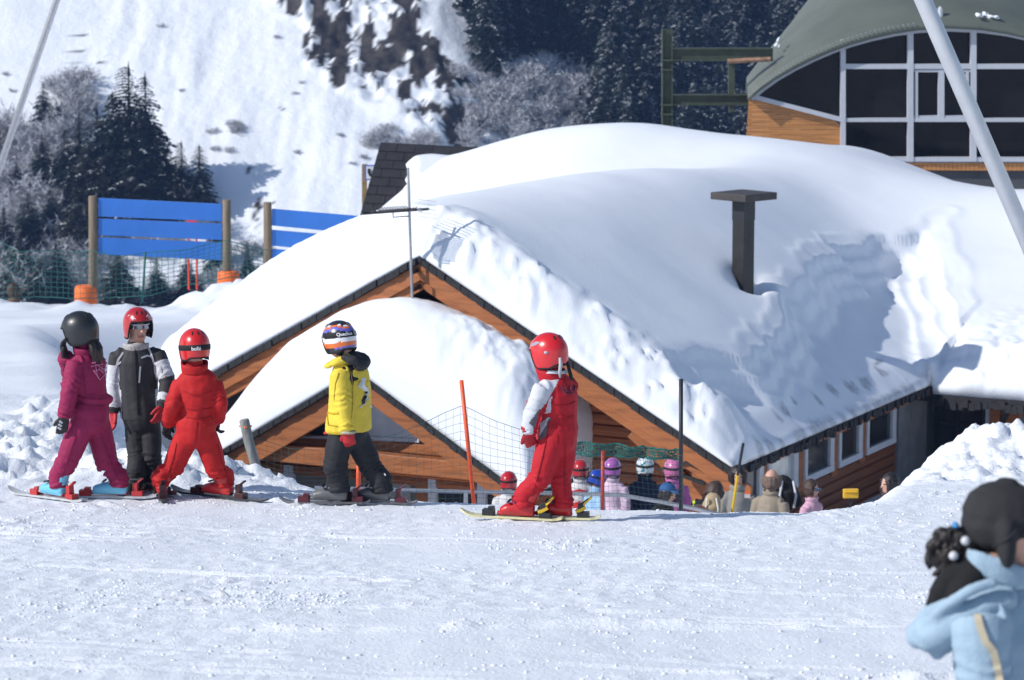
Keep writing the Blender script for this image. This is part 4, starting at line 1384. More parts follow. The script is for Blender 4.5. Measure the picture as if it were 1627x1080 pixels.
# ------------------------------------------------------------------ small dark roofed house
def build_hut():
    Yb, Yt = 60.0, 62.6
    h = empty('mountain_hut', P(690, 330, 61.2), 'small house with steep black slate roof behind the chalet snow', 'house')
    a, b = P(605, 226, Yt), P(800, 236, Yt)
    d, c = P(570, 350, Yb), P(810, 362, Yb)
    slate = mat('black_slate', (0.030, 0.028, 0.030), 0.7, 0, 0.3, 3, 0.004, 20)
    m = MB(); rows = 9
    nrm = (b - a).cross(d - a).normalized()
    if nrm.z < 0: nrm = -nrm
    r = random.Random(2)
    for i in range(rows):
        t0, t1 = i / rows, (i + 1.10) / rows
        l0, r0 = a.lerp(d, t0), b.lerp(c, t0)
        l1, r1 = a.lerp(d, min(1.02, t1)), b.lerp(c, min(1.02, t1))
        cols = 7; off = 0.5 * (i % 2)
        for k in range(-1, cols):
            s0 = max(0, (k + off) / cols); s1 = min(1, (k + off + 0.975) / cols)
            if s1 <= s0: continue
            q = [l0.lerp(r0, s0), l0.lerp(r0, s1), l1.lerp(r1, s1), l1.lerp(r1, s0)]
            lift = nrm * (0.02 + r.uniform(0, .008))
            m.hexa([q[0] - nrm * .03, q[1] - nrm * .03, q[2] - nrm * .0, q[3] - nrm * .0, q[0] + nrm * .002, q[1] + nrm * .002, q[2] + lift, q[3] + lift])
    ro = m.build('roof', slate, h)
    m = MB(); m.hexa([a - nrm * .12, b - nrm * .12, c - nrm * .12, d - nrm * .12, a - nrm * .032, b - nrm * .032, c - nrm * .032, d - nrm * .032]); m.build('roof_deck', slate, ro)
    # far slope and walls
    m = MB(); e, f = a + Vector((0, 2.6, -1.5)), b + Vector((0, 2.6, -1.5))
    m.hexa([a - nrm * .12, b - nrm * .12, f - nrm * .12, e - nrm * .12, a - Vector((0, 0, .01)), b - Vector((0, 0, .01)), f, e]); m.build('roof_back', slate, ro)
    m = MB(); m.box(d + Vector((.35, .35, -1.6)), (2.5, 0, 0), (0, 4.2, 0), (0, 0, 1.6)); m.build('wall', WOOD_LOG, h)
    # snow left on the roof
    st = 60
    xs = np.linspace(0, 1, st); ys = np.linspace(0, 1, st)
    S, T = np.meshgrid(xs, ys)
    left = np.interp(T, [0, 0.18, 0.26, 0.42, 0.6, 0.8, 1.0], [1.1, 0.34, 0.22, 0.28, 0.24, 0.22, 0.20]) + 0.025 * vnoise(T * 9, T * 0, seed=5)
    A = np.array(a); B = np.array(b); Cc = np.array(c); Dd = np.array(d)
    base = (A[None, None] * (1 - S[..., None]) + B[None, None] * S[..., None]) * (1 - T[..., None]) + (Dd[None, None] * (1 - S[..., None]) + Cc[None, None] * S[..., None]) * T[..., None]
    e = sstep(0, 0.10, S - left) * sstep(0.10, 0.26, T + 0.02 * vnoise(S * 5, S * 0, seed=6))
    hh = np.sqrt(np.clip(e, 0, 1)) * (0.16 + 0.30 * T) 
    V = base + np.array(nrm)[None, None] * (hh - 0.02)[..., None]
    ok = (e > 0.0)
    cell = ok[:-1, :-1] | ok[1:, :-1] | ok[:-1, 1:] | ok[1:, 1:]
    me = grid_mesh('roof_snow', V.reshape(-1, 3), st, st, cell, [SNOW_ROOF])
    o = link_mesh('roof_snow', me); tag(o, 'curling white snow pad sliding off the black slate roof', 'snow', kind='stuff')
build_hut()

def build_lift_sign():
    Y = 64.0
    s = empty('sign_post', P(578, 340, Y), 'brownish post with small white and blue sign behind the slate roof', 'sign')
    m = MB(); m.box(P(575, 400, Y), P(583, 400, Y) - P(575, 400, Y), (0, .12, 0), P(575, 261, Y) - P(575, 400, Y)); m.build('post', wood_mat('yellowish_post', (0.28, 0.20, 0.09)), s)
    m = MB(); m.box(P(580, 286, Y - .05), P(602, 286, Y) - P(580, 286, Y), (0, .03, 0), P(580, 262, Y) - P(580, 286, Y)); bo = m.build('sign_board', mat('blue_border', (0.10, 0.15, 0.55), 0.4), s)
    m = MB(); m.box(P(582, 284, Y - .056), P(600, 284, Y) - P(582, 284, Y), (0, .02, 0), P(582, 264, Y) - P(582, 284, Y)); m.build('sign_face', mat('white_sign', (0.75, 0.77, 0.8), 0.4), bo)
    m = MB(); m.tube([P(586, 268, Y - .07), P(586, 274, Y - .07), P(588, 278, Y - .07), P(592, 278.5, Y - .07), P(595, 275, Y - .07)], 0.028, 6); m.build('black_hook_mark', POLE_BLACK, bo)
build_lift_sign()

# ------------------------------------------------------------------ slanting lift poles
def lift_pole(a, b, Y, r, label, m):
    mb = MB(); pa, pb = P(*a, Y), P(*b, Y)
    mb.tube([pa, pb], r, 24)
    o = mb.build('lift_pole', m, None, smooth=False)
    for p in o.data.polygons: p.use_smooth = len(p.vertices) == 4
    tag(o, label, 'pole')
lift_pole((1078, -900), (1850, 886), 25.0, 0.071, 'thick pale steel pole leaning across the glazed building', METAL_WHITE)
lift_pole((396, -900), (-150, 706), 84.0, 0.094, 'thin grey steel pole leaning across the open mountain slope', METAL_GREY)

# ------------------------------------------------------------------ blue board signs
def board_sign(name_label, Y, posts, x0, x1, boards, pads):
    s = empty('board_sign', P(posts[0][0], posts[0][2], Y), name_label, 'sign')
    for (x, y0, y1, w) in posts:
        m = MB(); r = w * Y / F / 2
        m.tube([P(x, y1 + 40, Y), P(x, y1, Y), P(x + .5, (y0 + y1) / 2, Y), P(x, y0 + 1, Y), P(x, y0, Y)], [r, r, r * .97, r * .95, r * .82], 14)
        o = m.build('post', WOOD_POST, s)
        for p in o.data.polygons: p.use_smooth = len(p.vertices) == 4
    for (l0, l1, r0, r1) in boards:
        m = MB(); e = Vector((0, .05, 0)); f = Vector((0, -.02 , 0))
        m.hexa([P(x0, l1, Y) + f, P(x1, r1, Y) + f, P(x1, r1, Y) + e, P(x0, l1, Y) + e, P(x0, l0, Y) + f, P(x1, r0, Y) + f, P(x1, r0, Y) + e, P(x0, l0, Y) + e])
        m.build('board', BOARD_BLUE, s, clean=True, bevel=0.006)
    for (x, y0, y1, w) in pads:
        m = MB(); r = w * Y / F / 2
        ys = [y1 + 25, y1, y1 - (y1 - y0) * .3, y0 + 5, y0 + 2, y0]
        m.tube([P(x, y, Y) for y in ys], [r * .98, r, r * 1.02, r, r * .93, r * .72], 20)
        o = m.build('pad', PLASTIC_ORANGE, s)
        for p in o.data.polygons: p.use_smooth = len(p.vertices) == 4
    return s
board_sign('broad sign of three blue boards between two posts with orange pads', 55.0, [(147.5, 311, 470, 15), (360, 317, 440, 14)], 156, 353,
           [(314.5, 343.5, 324, 351.5), (347, 373.5, 355, 381), (377, 403.5, 385, 413.5)], [(136.5, 453, 496, 36), (363, 430, 452, 35)])
board_sign('second blue board sign running into the snow of the chalet roof', 54.5, [(425, 321, 425, 14)], 432, 640,
           [(331.5, 358, 349, 378), (365, 390, 383, 410), (395, 420, 414, 440)], [])
def red_gate():
    Y = 56.5
    m = MB()
    for x in (300, 313): m.tube([P(x, 460, Y), P(x - 1, 350, Y)], 0.02, 8)
    m.box(P(296, 354, Y - .03), P(312, 354, Y) - P(296, 354, Y), (0, .06, 0), P(296, 349, Y) - P(296, 354, Y))
    o = m.build('slalom_gate', mat('fluorescent_red', (0.85, 0.07, 0.035), 0.5), None)
    tag(o, 'pair of thin red poles standing behind the blue boards', 'pole')
red_gate()

# ------------------------------------------------------------------ nets
def net(name, label, top, bot, nx, ny, r, m, sag=0.0, edge=1.8, posts=(), group=None, seed=0):
    """Hanging net: top / bot give the edge points; woven of thin cords. posts: (points, radius, material, partname)"""
    def along(pts, t):
        L = [0]
        for i in range(len(pts) - 1): L.append(L[-1] + (pts[i + 1] - pts[i]).length)
        d = t * L[-1]
        for i in range(len(pts) - 1):
            if d <= L[i + 1] + 1e-9:
                return pts[i].lerp(pts[i + 1], (d - L[i]) / max(1e-9, L[i + 1] - L[i]))
        return pts[-1]
    e = empty('safety_net', bot[0], label, 'net', group)
    rng = random.Random(seed)
    G = [[None] * (nx + 1) for _ in range(ny + 1)]
    for j in range(ny + 1):
        for i in range(nx + 1):
            a, b = along(top, i / nx), along(bot, i / nx)
            q = a.lerp(b, j / ny)
            q = q + Vector((rng.uniform(-1, 1), rng.uniform(-1, 1), rng.uniform(-1, 1))) * r * 1.5
            q.y += 0.05 * math.sin(i * 0.5 + j * 0.3)
            G[j][i] = q
    mb = MB()
    for j in range(ny + 1):
        rr = r * (edge if j in (0, ny) else 1)
        mb.tube(G[j], rr, 4)
    for i in range(nx + 1):
        mb.tube([G[j][i] for j in range(ny + 1)], r, 4)
    mb.build('netting', m, e)
    for (pts, rad, mm, nm) in posts:
        q = MB(); q.tube(pts, rad, 12)
        o = q.build(nm, mm, e)
        for p in o.data.polygons: p.use_smooth = len(p.vertices) == 4
    return e

Yn = 54.0
net('safety_net', 'faded green net on thin posts below the blue boards', [P(-40, 376, Yn), P(0, 384, Yn), P(30, 399, Yn), P(75, 398, Yn), P(110, 402, Yn), P(150, 398, Yn), P(190, 408, Yn), P(232, 402, Yn), P(300, 396, Yn), P(360, 381, Yn), P(420, 396, Yn + .4), P(470, 410, Yn + .6)],
    [P(-40, 474, Yn), P(60, 472, Yn), P(150, 474, Yn), P(235, 470, Yn), P(300, 452, Yn), P(365, 440, Yn), P(430, 440, Yn + .4), P(470, 440, Yn + .6)], 56, 9, 0.0055, NET_GREEN, posts=[([P(226, 480, Yn), P(231, 400, Yn)], 0.02, NET_GREEN, 'post')], seed=1)
Y2 = 24.2
net('safety_net', 'green net between the leaning wooden post and the orange poles', [P(388, 690, 23.6), P(405, 697, 23.6), P(455, 712, 23.7), P(520, 713, 23.8), P(605, 697, 24), P(670, 672, 24.1), P(736, 645, Y2), P(775, 662, Y2), P(830, 683, Y2), P(880, 700, 24.6), P(930, 709, 25), P(1000, 715, 25.6), P(1084, 722, 26)],
    [P(388, 800, 23.6), P(455, 806, 23.7), P(520, 810, 23.8), P(605, 812, 24), P(736, 815, Y2), P(830, 818, Y2), P(930, 822, 25), P(1084, 826, 26)], 74, 13, 0.0013, mat('dull_green_cord', (0.05, 0.11, 0.09), 0.7), edge=1.9,
    posts=[([P(757, 840, Y2), P(745, 720, Y2), P(733, 604, Y2)], 0.0175, POLE_ORANGE, 'pole'), ([P(569, 850, 24), P(570, 700, 24)], 0.019, POLE_ORANGE, 'pole'), ([P(957, 830, 25.2), P(958, 716, 25.2)], 0.016, mat('red_stake', (0.45, 0.05, 0.03), 0.5), 'stake')], seed=2)
net('safety_net', 'dark green bunched net edge hung across the log gable', [P(915, 703, 30), P(985, 708, 30), P(1080, 716, 30)], [P(915, 722, 30), P(985, 724, 30), P(1080, 730, 30)], 42, 5, 0.006, NET_GREEN, seed=3)
def wooden_post():
    Y = 23.4
    m = MB(); r = 0.041
    m.tube([P(412, 770, Y), P(405, 735, Y), P(395, 700, Y), P(388, 668, Y), P(387.5, 666, Y)], [r, r, r * .98, r * .97, r * .8], 16)
    o = m.build('wooden_post', mat('silver_grey_wood', (0.25, 0.25, 0.23), 0.85, 0, 0.3, 5, 0.004, 20, (8, 8, .8)), None)
    for p in o.data.polygons: p.use_smooth = len(p.vertices) == 4
    tag(o, 'short leaning grey wooden post with orange twine round its top', 'post')
    t = MB(); t.tube([P(381, 677, Y), P(390, 679, Y - .045), P(399, 677, Y), P(390, 676, Y + .04)], 0.008, 6, closed=True); t.build('twine', PLASTIC_ORANGE, o)
wooden_post()
def black_pole():
    m = MB(); m.tube([P(1082, 850, 26.1), P(1082, 720, 26.1), P(1082, 602, 26.1)], 0.019, 12)
    o = m.build('marker_pole', POLE_BLACK, None)
    for p in o.data.polygons: p.use_smooth = len(p.vertices) == 4
    tag(o, 'tall plain black pole before the right end of the chalet gable', 'pole')
black_pole()
def railing():
    Y = 30.0
    e = empty('railing', P(740, 830, Y), 'galvanised handrail between the chalet and the queue of skiers', 'railing')
    m = MB(); pts = [P(500, 775, Y), P(735, 781, Y), P(870, 783, Y), P(985, 786, Y), P(1050, 797, Y), P(1105, 808, Y), P(1160, 822, Y)]
    m.tube(pts, 0.021, 10); m.build('rail', METAL_GREY, e)
    for x, y in ((505, 775), (740, 781), (957, 785)):
        q = MB(); q.tube([P(x, y, Y), P(x, y + 110, Y)], 0.022, 10); q.build('post', METAL_GREY, e)
railing()
def antenna():
    b = C(4.86, -0.16, RIDGE_Z)
    Y = b.y
    e = empty('tv_antenna', P(655, 470, Y), 'thin tv antenna on a mast at the peak of the gable', 'antenna')
    m = MB(); m.tube([P(656, 500, Y), P(652.5, 400, Y), P(648.5, 266, Y)], [0.022, 0.021, 0.018], 10); m.build('mast', METAL_GREY, e)
    o = P(651, 334, Y)
    d = Vector((-0.80, -0.58, 0.0)).normalized(); s = Vector((-d.y, d.x, 0))
    m = MB(); m.tube([o - d * 0.32, o + d * 0.78], 0.019, 6)
    m.tube([o + d * 0.28 - Vector((0, 0, .08)), o - Vector((0, 0, .08))], 0.008, 6); m.tube([o + d * 0.28 - Vector((0, 0, .08)), o + d * 0.28], 0.008, 6)
    m.build('boom', METAL_DARK, e)
    for k in range(15):
        q = o + d * (-0.02 + k * 0.05)
        m = MB(); L = 0.15 if k < 13 else 0.10
        for a in (1, -1): m.tube([q, q + s * L * a + Vector((0, 0, .05))], 0.008, 4)
        m.build('element', METAL_DARK, e)
    m = MB()
    for k in range(5): m.tube([o - d * 0.30 + Vector((0, 0, -.12 + .06 * k)) - s * .22, o - d * 0.30 + Vector((0, 0, -.12 + .06 * k)) + s * .22], 0.005, 4)
    m.tube([o - d * 0.12 - s * .12, o - d * 0.12 + s * .12], 0.016, 6); m.build('reflector', METAL_GREY, e)
    m = MB()
    for y in (424, 452):
        m.bar(P(655, y + 8, Y), P(672, y, Y + .35), 0.05, 0.06)
    m.build('bracket', METAL_DARK, e)
antenna()
def barrel():
    q = P(289, 766, 24.5)
    m = MB(); r = 0.034
    pts = [q + Vector((0, 0, -.12)), q + Vector((0, 0, -.05)), q + Vector((0, 0, .045)), q + Vector((0, 0, .05))]
    m.tube(pts, [r, r, r, r * .8], 16, 0); m.tube([q + Vector((0, 0, .05)), q + Vector((0, 0, .11))], [r * .55, r * .5], 12, 1)
    o = m.build('pole_pad', [mat('bright_blue_plastic', (0.02, 0.12, 0.60), 0.4), METAL_GREY], None)
    tag(o, 'small blue cylinder pad on a grey stub in the snow', 'pad')
barrel()

# ------------------------------------------------------------------ people
SKIN = mat('skin', (0.60, 0.34, 0.25), 0.55, 0, 0.06, 30, 0.0008, 120, spec=0.4)
LIP = mat('lip', (0.38, 0.13, 0.11), 0.5)
HAIR_DARK = mat('dark_brown_hair', (0.016, 0.011, 0.010), 0.5, 0, 0.5, 40, 0.004, 90, (1, 1, 0.25))
HAIR_BROWN = mat('brown_hair', (0.055, 0.030, 0.020), 0.55, 0, 0.5, 40, 0.004, 90)
BLACK_FABRIC = cloth('black_fabric', (0.014, 0.014, 0.016))
CHARCOAL = cloth('charcoal_fabric', (0.030, 0.030, 0.034))
LENS = mat('dark_lens', (0.01, 0.01, 0.012), 0.08, 0.2)
def paint(name, col, coat=0.6): return mat(name, col, 0.28, 0, 0.05, 12, coat=coat)

def tube_rings(path, side=None, flat=False):
    """path: list of (centre, a, b): a along side, b across it. Returns verts and faces of a closed tapered tube with round ends."""
    pts = [Vector(p[0]) for p in path]
    out = []
    N = 14
    def frame(i):
        d = (pts[min(i + 1, len(pts) - 1)] - pts[max(i - 1, 0)])
        d = d.normalized() if d.length > 1e-9 else Vector((0, 0, 1))
        s = Vector(side) if side is not None else d.orthogonal()
        s = (s - d * s.dot(d))
        s = s.normalized() if s.length > 1e-5 else d.orthogonal().normalized()
        return d, s, d.cross(s)
    rings = []
    d0, s0, t0 = frame(0)
    for k in (0.25, 0.6, 0.88):           # rounded start
        q = math.sqrt(1 - (1 - k) ** 2)
        if flat == 2: rings.append((pts[0] - d0 * 0.012 * (1 - k), path[0][1] * (.6 + .4 * q), path[0][2] * (.6 + .4 * q), s0, t0))
        else: rings.append((pts[0] - d0 * min(path[0][1], path[0][2]) * (1 - k), path[0][1] * q, path[0][2] * q, s0, t0))
    for i in range(len(pts)):
        d, s, t = frame(i)
        rings.append((pts[i], path[i][1], path[i][2], s, t))
    d1, s1, t1 = frame(len(pts) - 1)
    for k in (0.88, 0.6, 0.25):
        q = math.sqrt(1 - (1 - k) ** 2)
        if flat: rings.append((pts[-1] + d1 * 0.012 * (1 - k), path[-1][1] * (.6 + .4 * q), path[-1][2] * (.6 + .4 * q), s1, t1))
        else: rings.append((pts[-1] + d1 * min(path[-1][1], path[-1][2]) * (1 - k), path[-1][1] * q, path[-1][2] * q, s1, t1))
    vs, fs = [], []
    for c, a, b, s, t in rings:
        for k in range(N):
            an = 2 * math.pi * k / N
            vs.append(c + s * (a * math.cos(an)) + t * (b * math.sin(an)))
    for i in range(len(rings) - 1):
        for k in range(N):
            fs.append((i * N + k, i * N + (k + 1) % N, (i + 1) * N + (k + 1) % N, (i + 1) * N + k))
    fs.append(tuple(range(N - 1, -1, -1)))
    fs.append(tuple((len(rings) - 1) * N + k for k in range(N)))
    return vs, fs

def blend_path(path, n=5):
    """Resample a joint path smoothly so knees and elbows bend in a curve."""
    out = []
    m = len(path)
    for i in range(m - 1):
        p0 = path[max(i - 1, 0)]; p1 = path[i]; p2 = path[i + 1]; p3 = path[min(i + 2, m - 1)]
        for k in range(n):
            t = k / n
            c = []
            a0, a1, a2, a3 = (Vector(q[0]) for q in (p0, p1, p2, p3))
            tau = 0.35
            m1 = (a2 - a0) * tau; m2 = (a3 - a1) * tau
            h00 = 2 * t ** 3 - 3 * t ** 2 + 1; h10 = t ** 3 - 2 * t ** 2 + t; h01 = -2 * t ** 3 + 3 * t ** 2; h11 = t ** 3 - t ** 2
            pos = a1 * h00 + m1 * h10 + a2 * h01 + m2 * h11
            e = t * t * (3 - 2 * t)
            out.append((pos, p1[1] + (p2[1] - p1[1]) * e, p1[2] + (p2[2] - p1[2]) * e))
    out.append((Vector(path[-1][0]), path[-1][1], path[-1][2]))
    return out

class Flesh:
    """Overlapping tapered tubes fused into one continuous surface."""
    def __init__(s): s.t = []
    def limb(s, name, path, side=None, n=5):
        path = [(p[0], p[1], p[2] if len(p) > 2 else p[1]) for p in path]
        s.t.append((name, blend_path(path, n) if len(path) > 1 else path, side, 'limb'))
        return s
    def blob(s, name, c, a, b, h, side=(1, 0, 0), up=(0, 0, 1)):
        c = Vector(c); u = Vector(up).normalized()
        path = [(c + u * h * k, a * math.sqrt(max(0.02, 1 - k * k)), b * math.sqrt(max(0.02, 1 - k * k))) for k in (-0.97, -0.8, -0.5, 0, 0.5, 0.8, 0.97)]
        s.t.append((name, path, side, 'blob'))
        return s
    def bake(s, name, mats, voxel, regions, parent, smooth=3, fold=0.0, fold_scale=9.0, seed=0, fold_fn=None):
        vs, fs = [], []
        for nm, path, side, ty in s.t:
            a, b = tube_rings(path, side, 2 if ty == 'blob' else 1 if nm[:3] in ('leg', 'arm') else 2 if nm == 'jacket' else 0)
            k = len(vs)
            vs += [tuple(q) for q in a]; fs += [tuple(k + i for i in f) for f in b]
        me = bpy.data.meshes.new('flesh'); me.from_pydata(vs, [], fs)
        bm = bmesh.new(); bm.from_mesh(me); bmesh.ops.recalc_face_normals(bm, faces=bm.faces); bm.to_mesh(me); bm.free()
        o = bpy.data.objects.new('flesh', me)
        COL.objects.link(o)
        md = o.modifiers.new('fuse', 'REMESH'); md.mode = 'VOXEL'; md.voxel_size = voxel; md.adaptivity = 0
        dg = bpy.context.evaluated_depsgraph_get()
        out = bpy.data.meshes.new_from_object(o.evaluated_get(dg))
        bpy.data.objects.remove(o); bpy.data.meshes.remove(me)
        n = len(out.vertices)
        V = np.empty(n * 3); out.vertices.foreach_get('co', V); V = V.reshape(-1, 3)
        E = np.empty(len(out.edges) * 2, np.int64); out.edges.foreach_get('vertices', E); E = E.reshape(-1, 2)
        deg = np.bincount(E.ravel(), minlength=n).astype(float)[:, None]
        for it in range(smooth):
            A = np.zeros_like(V)
            for c in range(3):
                A[:, c] = np.bincount(E[:, 0], V[E[:, 1], c], n) + np.bincount(E[:, 1], V[E[:, 0], c], n)
            V = V * 0.45 + A / np.maximum(deg, 1) * 0.55
        out.vertices.foreach_set('co', V.astype(np.float32).ravel()); out.update()
        idx, tt = s.near(V)
        names = [q[0] for q in s.t]
        if fold:
            Nn = np.empty(n * 3, np.float32); out.vertices.foreach_get('normal', Nn); Nn = Nn.reshape(-1, 3)
            r = 1 - np.abs(fbm(V[:, 0] * fold_scale, V[:, 1] * fold_scale, V[:, 2] * fold_scale * 1.9, octaves=3, seed=seed + 500)) * 2.2
            r2 = fbm(V[:, 0] * fold_scale * 0.45, V[:, 1] * fold_scale * 0.45, V[:, 2] * fold_scale * 0.8, octaves=2, seed=seed + 600)
            amp = np.ones(n)
            if fold_fn is not None: amp = fold_fn(names, idx, tt, V)
            r3 = 1 - np.abs(fbm(V[:, 0] * fold_scale * 1.9 + V[:, 2] * 6, V[:, 1] * fold_scale * 1.9, V[:, 2] * fold_scale * 2.6 - V[:, 0] * 5, octaves=2, seed=seed + 700)) * 2.6
            limb = names_mask(names, idx, 'arm', 'leg')
            wv = np.zeros(n)
            ph = fbm(V[:, 0] * 7, V[:, 1] * 7, V[:, 2] * 7, octaves=2, seed=seed + 800)
            for c0, wd in ((0.46, 0.13), (0.92, 0.10)):
                wv += np.where(limb, np.exp(-((tt - c0) / wd) ** 2) * (1 - np.abs(np.sin(tt * 42 + ph * 5.0)) * 1.6), 0)
            V = V + Nn * (wv * 0.55 * fold)[:, None]
            V = V + Nn * ((r * 0.34 + r2 * 0.34 + r3 * 0.16) * fold * amp)[:, None]
            A = np.zeros_like(V)
            for c in range(3):
                A[:, c] = np.bincount(E[:, 0], V[E[:, 1], c], n) + np.bincount(E[:, 1], V[E[:, 0], c], n)
            V = V * 0.78 + A / np.maximum(deg, 1) * 0.22
            out.vertices.foreach_set('co', V.astype(np.float32).ravel()); out.update()
        for m in mats: out.materials.append(m)
        if regions is not None:
            nf = len(out.polygons)
            Cn = np.empty(nf * 3, np.float32); out.polygons.foreach_get('center', Cn); Cn = Cn.reshape(-1, 3).astype(float)
            fi, ft = s.near(Cn)
            mi = regions(names, fi, ft, Cn)
            out.polygons.foreach_set('material_index', np.asarray(mi, np.int32))
        out.polygons.foreach_set('use_smooth', np.full(len(out.polygons), True))
        out.name = name
        return link_mesh(name, out, parent)
    def near(s, Pp):
        best = np.full(len(Pp), 1e9); bi = np.zeros(len(Pp), int); bt = np.zeros(len(Pp))
        for k, (nm, path, side, ty) in enumerate(s.t):
            m = len(path) - 1
            if m < 1: continue
            for i in range(m):
                a = np.array(path[i][0]); b = np.array(path[i + 1][0])
                ab = b - a; L = max(1e-9, ab @ ab)
                t = np.clip(((Pp - a) @ ab) / L, 0, 1)
                d = np.linalg.norm(Pp - a - t[:, None] * ab, axis=1)
                r = (path[i][1] + path[i][2]) / 2 * (1 - t) + (path[i + 1][1] + path[i + 1][2]) / 2 * t
                q = d - r
                u = q < best
                best[u] = q[u]; bi[u] = k; bt[u] = (i + t[u]) / m
        return bi, bt

def names_mask(names, idx, *keys):
    ok = np.array([any(nm.startswith(k) for k in keys) for nm in names])
    return ok[idx]

def basis(f, up=(0, 0, 1)):
    f = Vector(f).normalized(); u = Vector(up)
    r = f.cross(u).normalized()            # the person's right
    u = r.cross(f).normalized()
    return f, r, u

def make_helmet(c, f, mats, parent, size=1.0, paintfn=None, up=(0, 0, 1), ears=True, open_el=8, name='helmet', vents=True):
    """Open faced ski helmet around centre c, looking along f."""
    f, r, u = basis(f, up)
    ra, rb, rc = 0.106 * size, 0.124 * size, 0.118 * size      # sideways, lengthways, upward
    def low(az):
        a = abs(az)
        if a < 48: return open_el
        if a < 68: return open_el + (a - 48) / 20 * (-56 - open_el)
        if a < 118: return -56
        if a < 140: return -56 + (a - 118) / 22 * 14
        return -42
    def pt(az, el, k=1.0):
        A, E = math.radians(az), math.radians(el)
        bul = 1 + 0.03 * math.cos(2 * A)
        e2 = E
        cz = math.cos(e2)
        if el < 0: cz = 1 - 0.30 * (1 - math.cos(e2))          # sides drop nearly straight
        return c + (f * (math.cos(A) * cz * rb * bul) + r * (math.sin(A) * cz * ra * bul) + u * (math.sin(e2) * rc)) * k
    NA, NE = 56, 18
    vs, fs, ms = [], [], []
    cell = []
    for shell, k in ((0, 1.0), (1, 0.86)):
        for i in range(NA):
            az = -180 + 360 * i / NA
            lo = low(az)
            for j in range(NE + 1):
                el = 89.5 + (lo - 89.5) * j / NE
                vs.append(pt(az, el, k))
    W_ = NE + 1
    for i in range(NA):
        i2 = (i + 1) % NA
        for j in range(NE):
            az = -180 + 360 * (i + .5) / NA; el = 89.5 + (low(az) - 89.5) * (j + .5) / NE
            fs.append((i * W_ + j, i * W_ + j + 1, i2 * W_ + j + 1, i2 * W_ + j)); ms.append(paintfn(az, el) if paintfn else 0)
            o = NA * W_
            fs.append((o + i * W_ + j, o + i2 * W_ + j, o + i2 * W_ + j + 1, o + i * W_ + j + 1)); ms.append(1)
        o = NA * W_
        fs.append((i * W_ + NE, o + i * W_ + NE, o + i2 * W_ + NE, i2 * W_ + NE)); ms.append(1)
    mb = MB(); mb.v = [tuple(q) for q in vs]; mb.f = fs; mb.m = ms
    h = mb.build(name, mats, parent, smooth=True)
    # black edge trim
    t = MB(); ring = []
    for i in range(NA):
        az = -180 + 360 * i / NA
        ring.append(pt(az, low(az), 0.985))
    t.tube(ring, 0.006 * size, 6, closed=True)
    t.build('edge_trim', BLACK_FABRIC, h, smooth=True)
    if vents:
        v = MB()
        for az in (-26, 0, 26, 150, 180, 210):
            for el in (48,):
                q = pt(az, el, 0.992); n = (q - c).normalized()
                rt = Matrix.Identity(3)
                s = n.cross(u).normalized(); w = s.cross(n)
                rt = Matrix((s, w, n)).transposed()
                v.ball(q, 0.007 * size, 0.020 * size, 0.005 * size, 8, 6, rot=rt)
        v.build('vent', BLACK_FABRIC, h)
    return h, pt

def strap_band(pt, az0, az1, elfn, h, m, parent, name='goggle_strap', k=1.015, thick=0.004):
    """Elastic band lying on the helmet between two bearings."""
    mb = MB(); n = 36
    vs, fs = [], []
    for i in range(n + 1):
        az = az0 + (az1 - az0) * i / n; el = elfn(az)
        for (dk, de) in ((0, -h), (0.022, -h * .8), (0.022, h * .8), (0, h)):
            vs.append(pt(az, el + de, k + dk))
    for i in range(n):
        for j in range(3):
            fs.append((i * 4 + j, (i + 1) * 4 + j, (i + 1) * 4 + j + 1, i * 4 + j + 1))
    mb.add(vs, fs)
    return mb.build(name, m, parent, smooth=True)

def strap_text(txt, pt, az_mid, el_mid, height, m, parent, k=1.05, sign=1, deg_per=None, slope=0.0):
    """Lettering bent round the helmet."""
    cu = bpy.data.curves.new('txt', 'FONT'); cu.body = txt; cu.size = 1.0; cu.align_x = 'CENTER'; cu.offset = 0.018
    o = bpy.data.objects.new('txt', cu); COL.objects.link(o)
    dg = bpy.context.evaluated_depsgraph_get()
    me = bpy.data.meshes.new_from_object(o.evaluated_get(dg))
    bpy.data.objects.remove(o)
    bm = bmesh.new(); bm.from_mesh(me)
    bmesh.ops.subdivide_edges(bm, edges=[e for e in bm.edges if e.calc_length() > 0.2], cuts=2)
    for v in bm.verts:
        az = az_mid + sign * math.degrees(v.co.x * height / 0.115)
        el = el_mid + math.degrees((v.co.y - 0.32) * height / 0.118) + slope * v.co.x
        v.co = pt(az, el, k)
    bmesh.ops.recalc_face_normals(bm, faces=bm.faces)
    bm.to_mesh(me); bm.free()
    me.materials.clear(); me.materials.append(m)
    return link_mesh('lettering', me, parent)

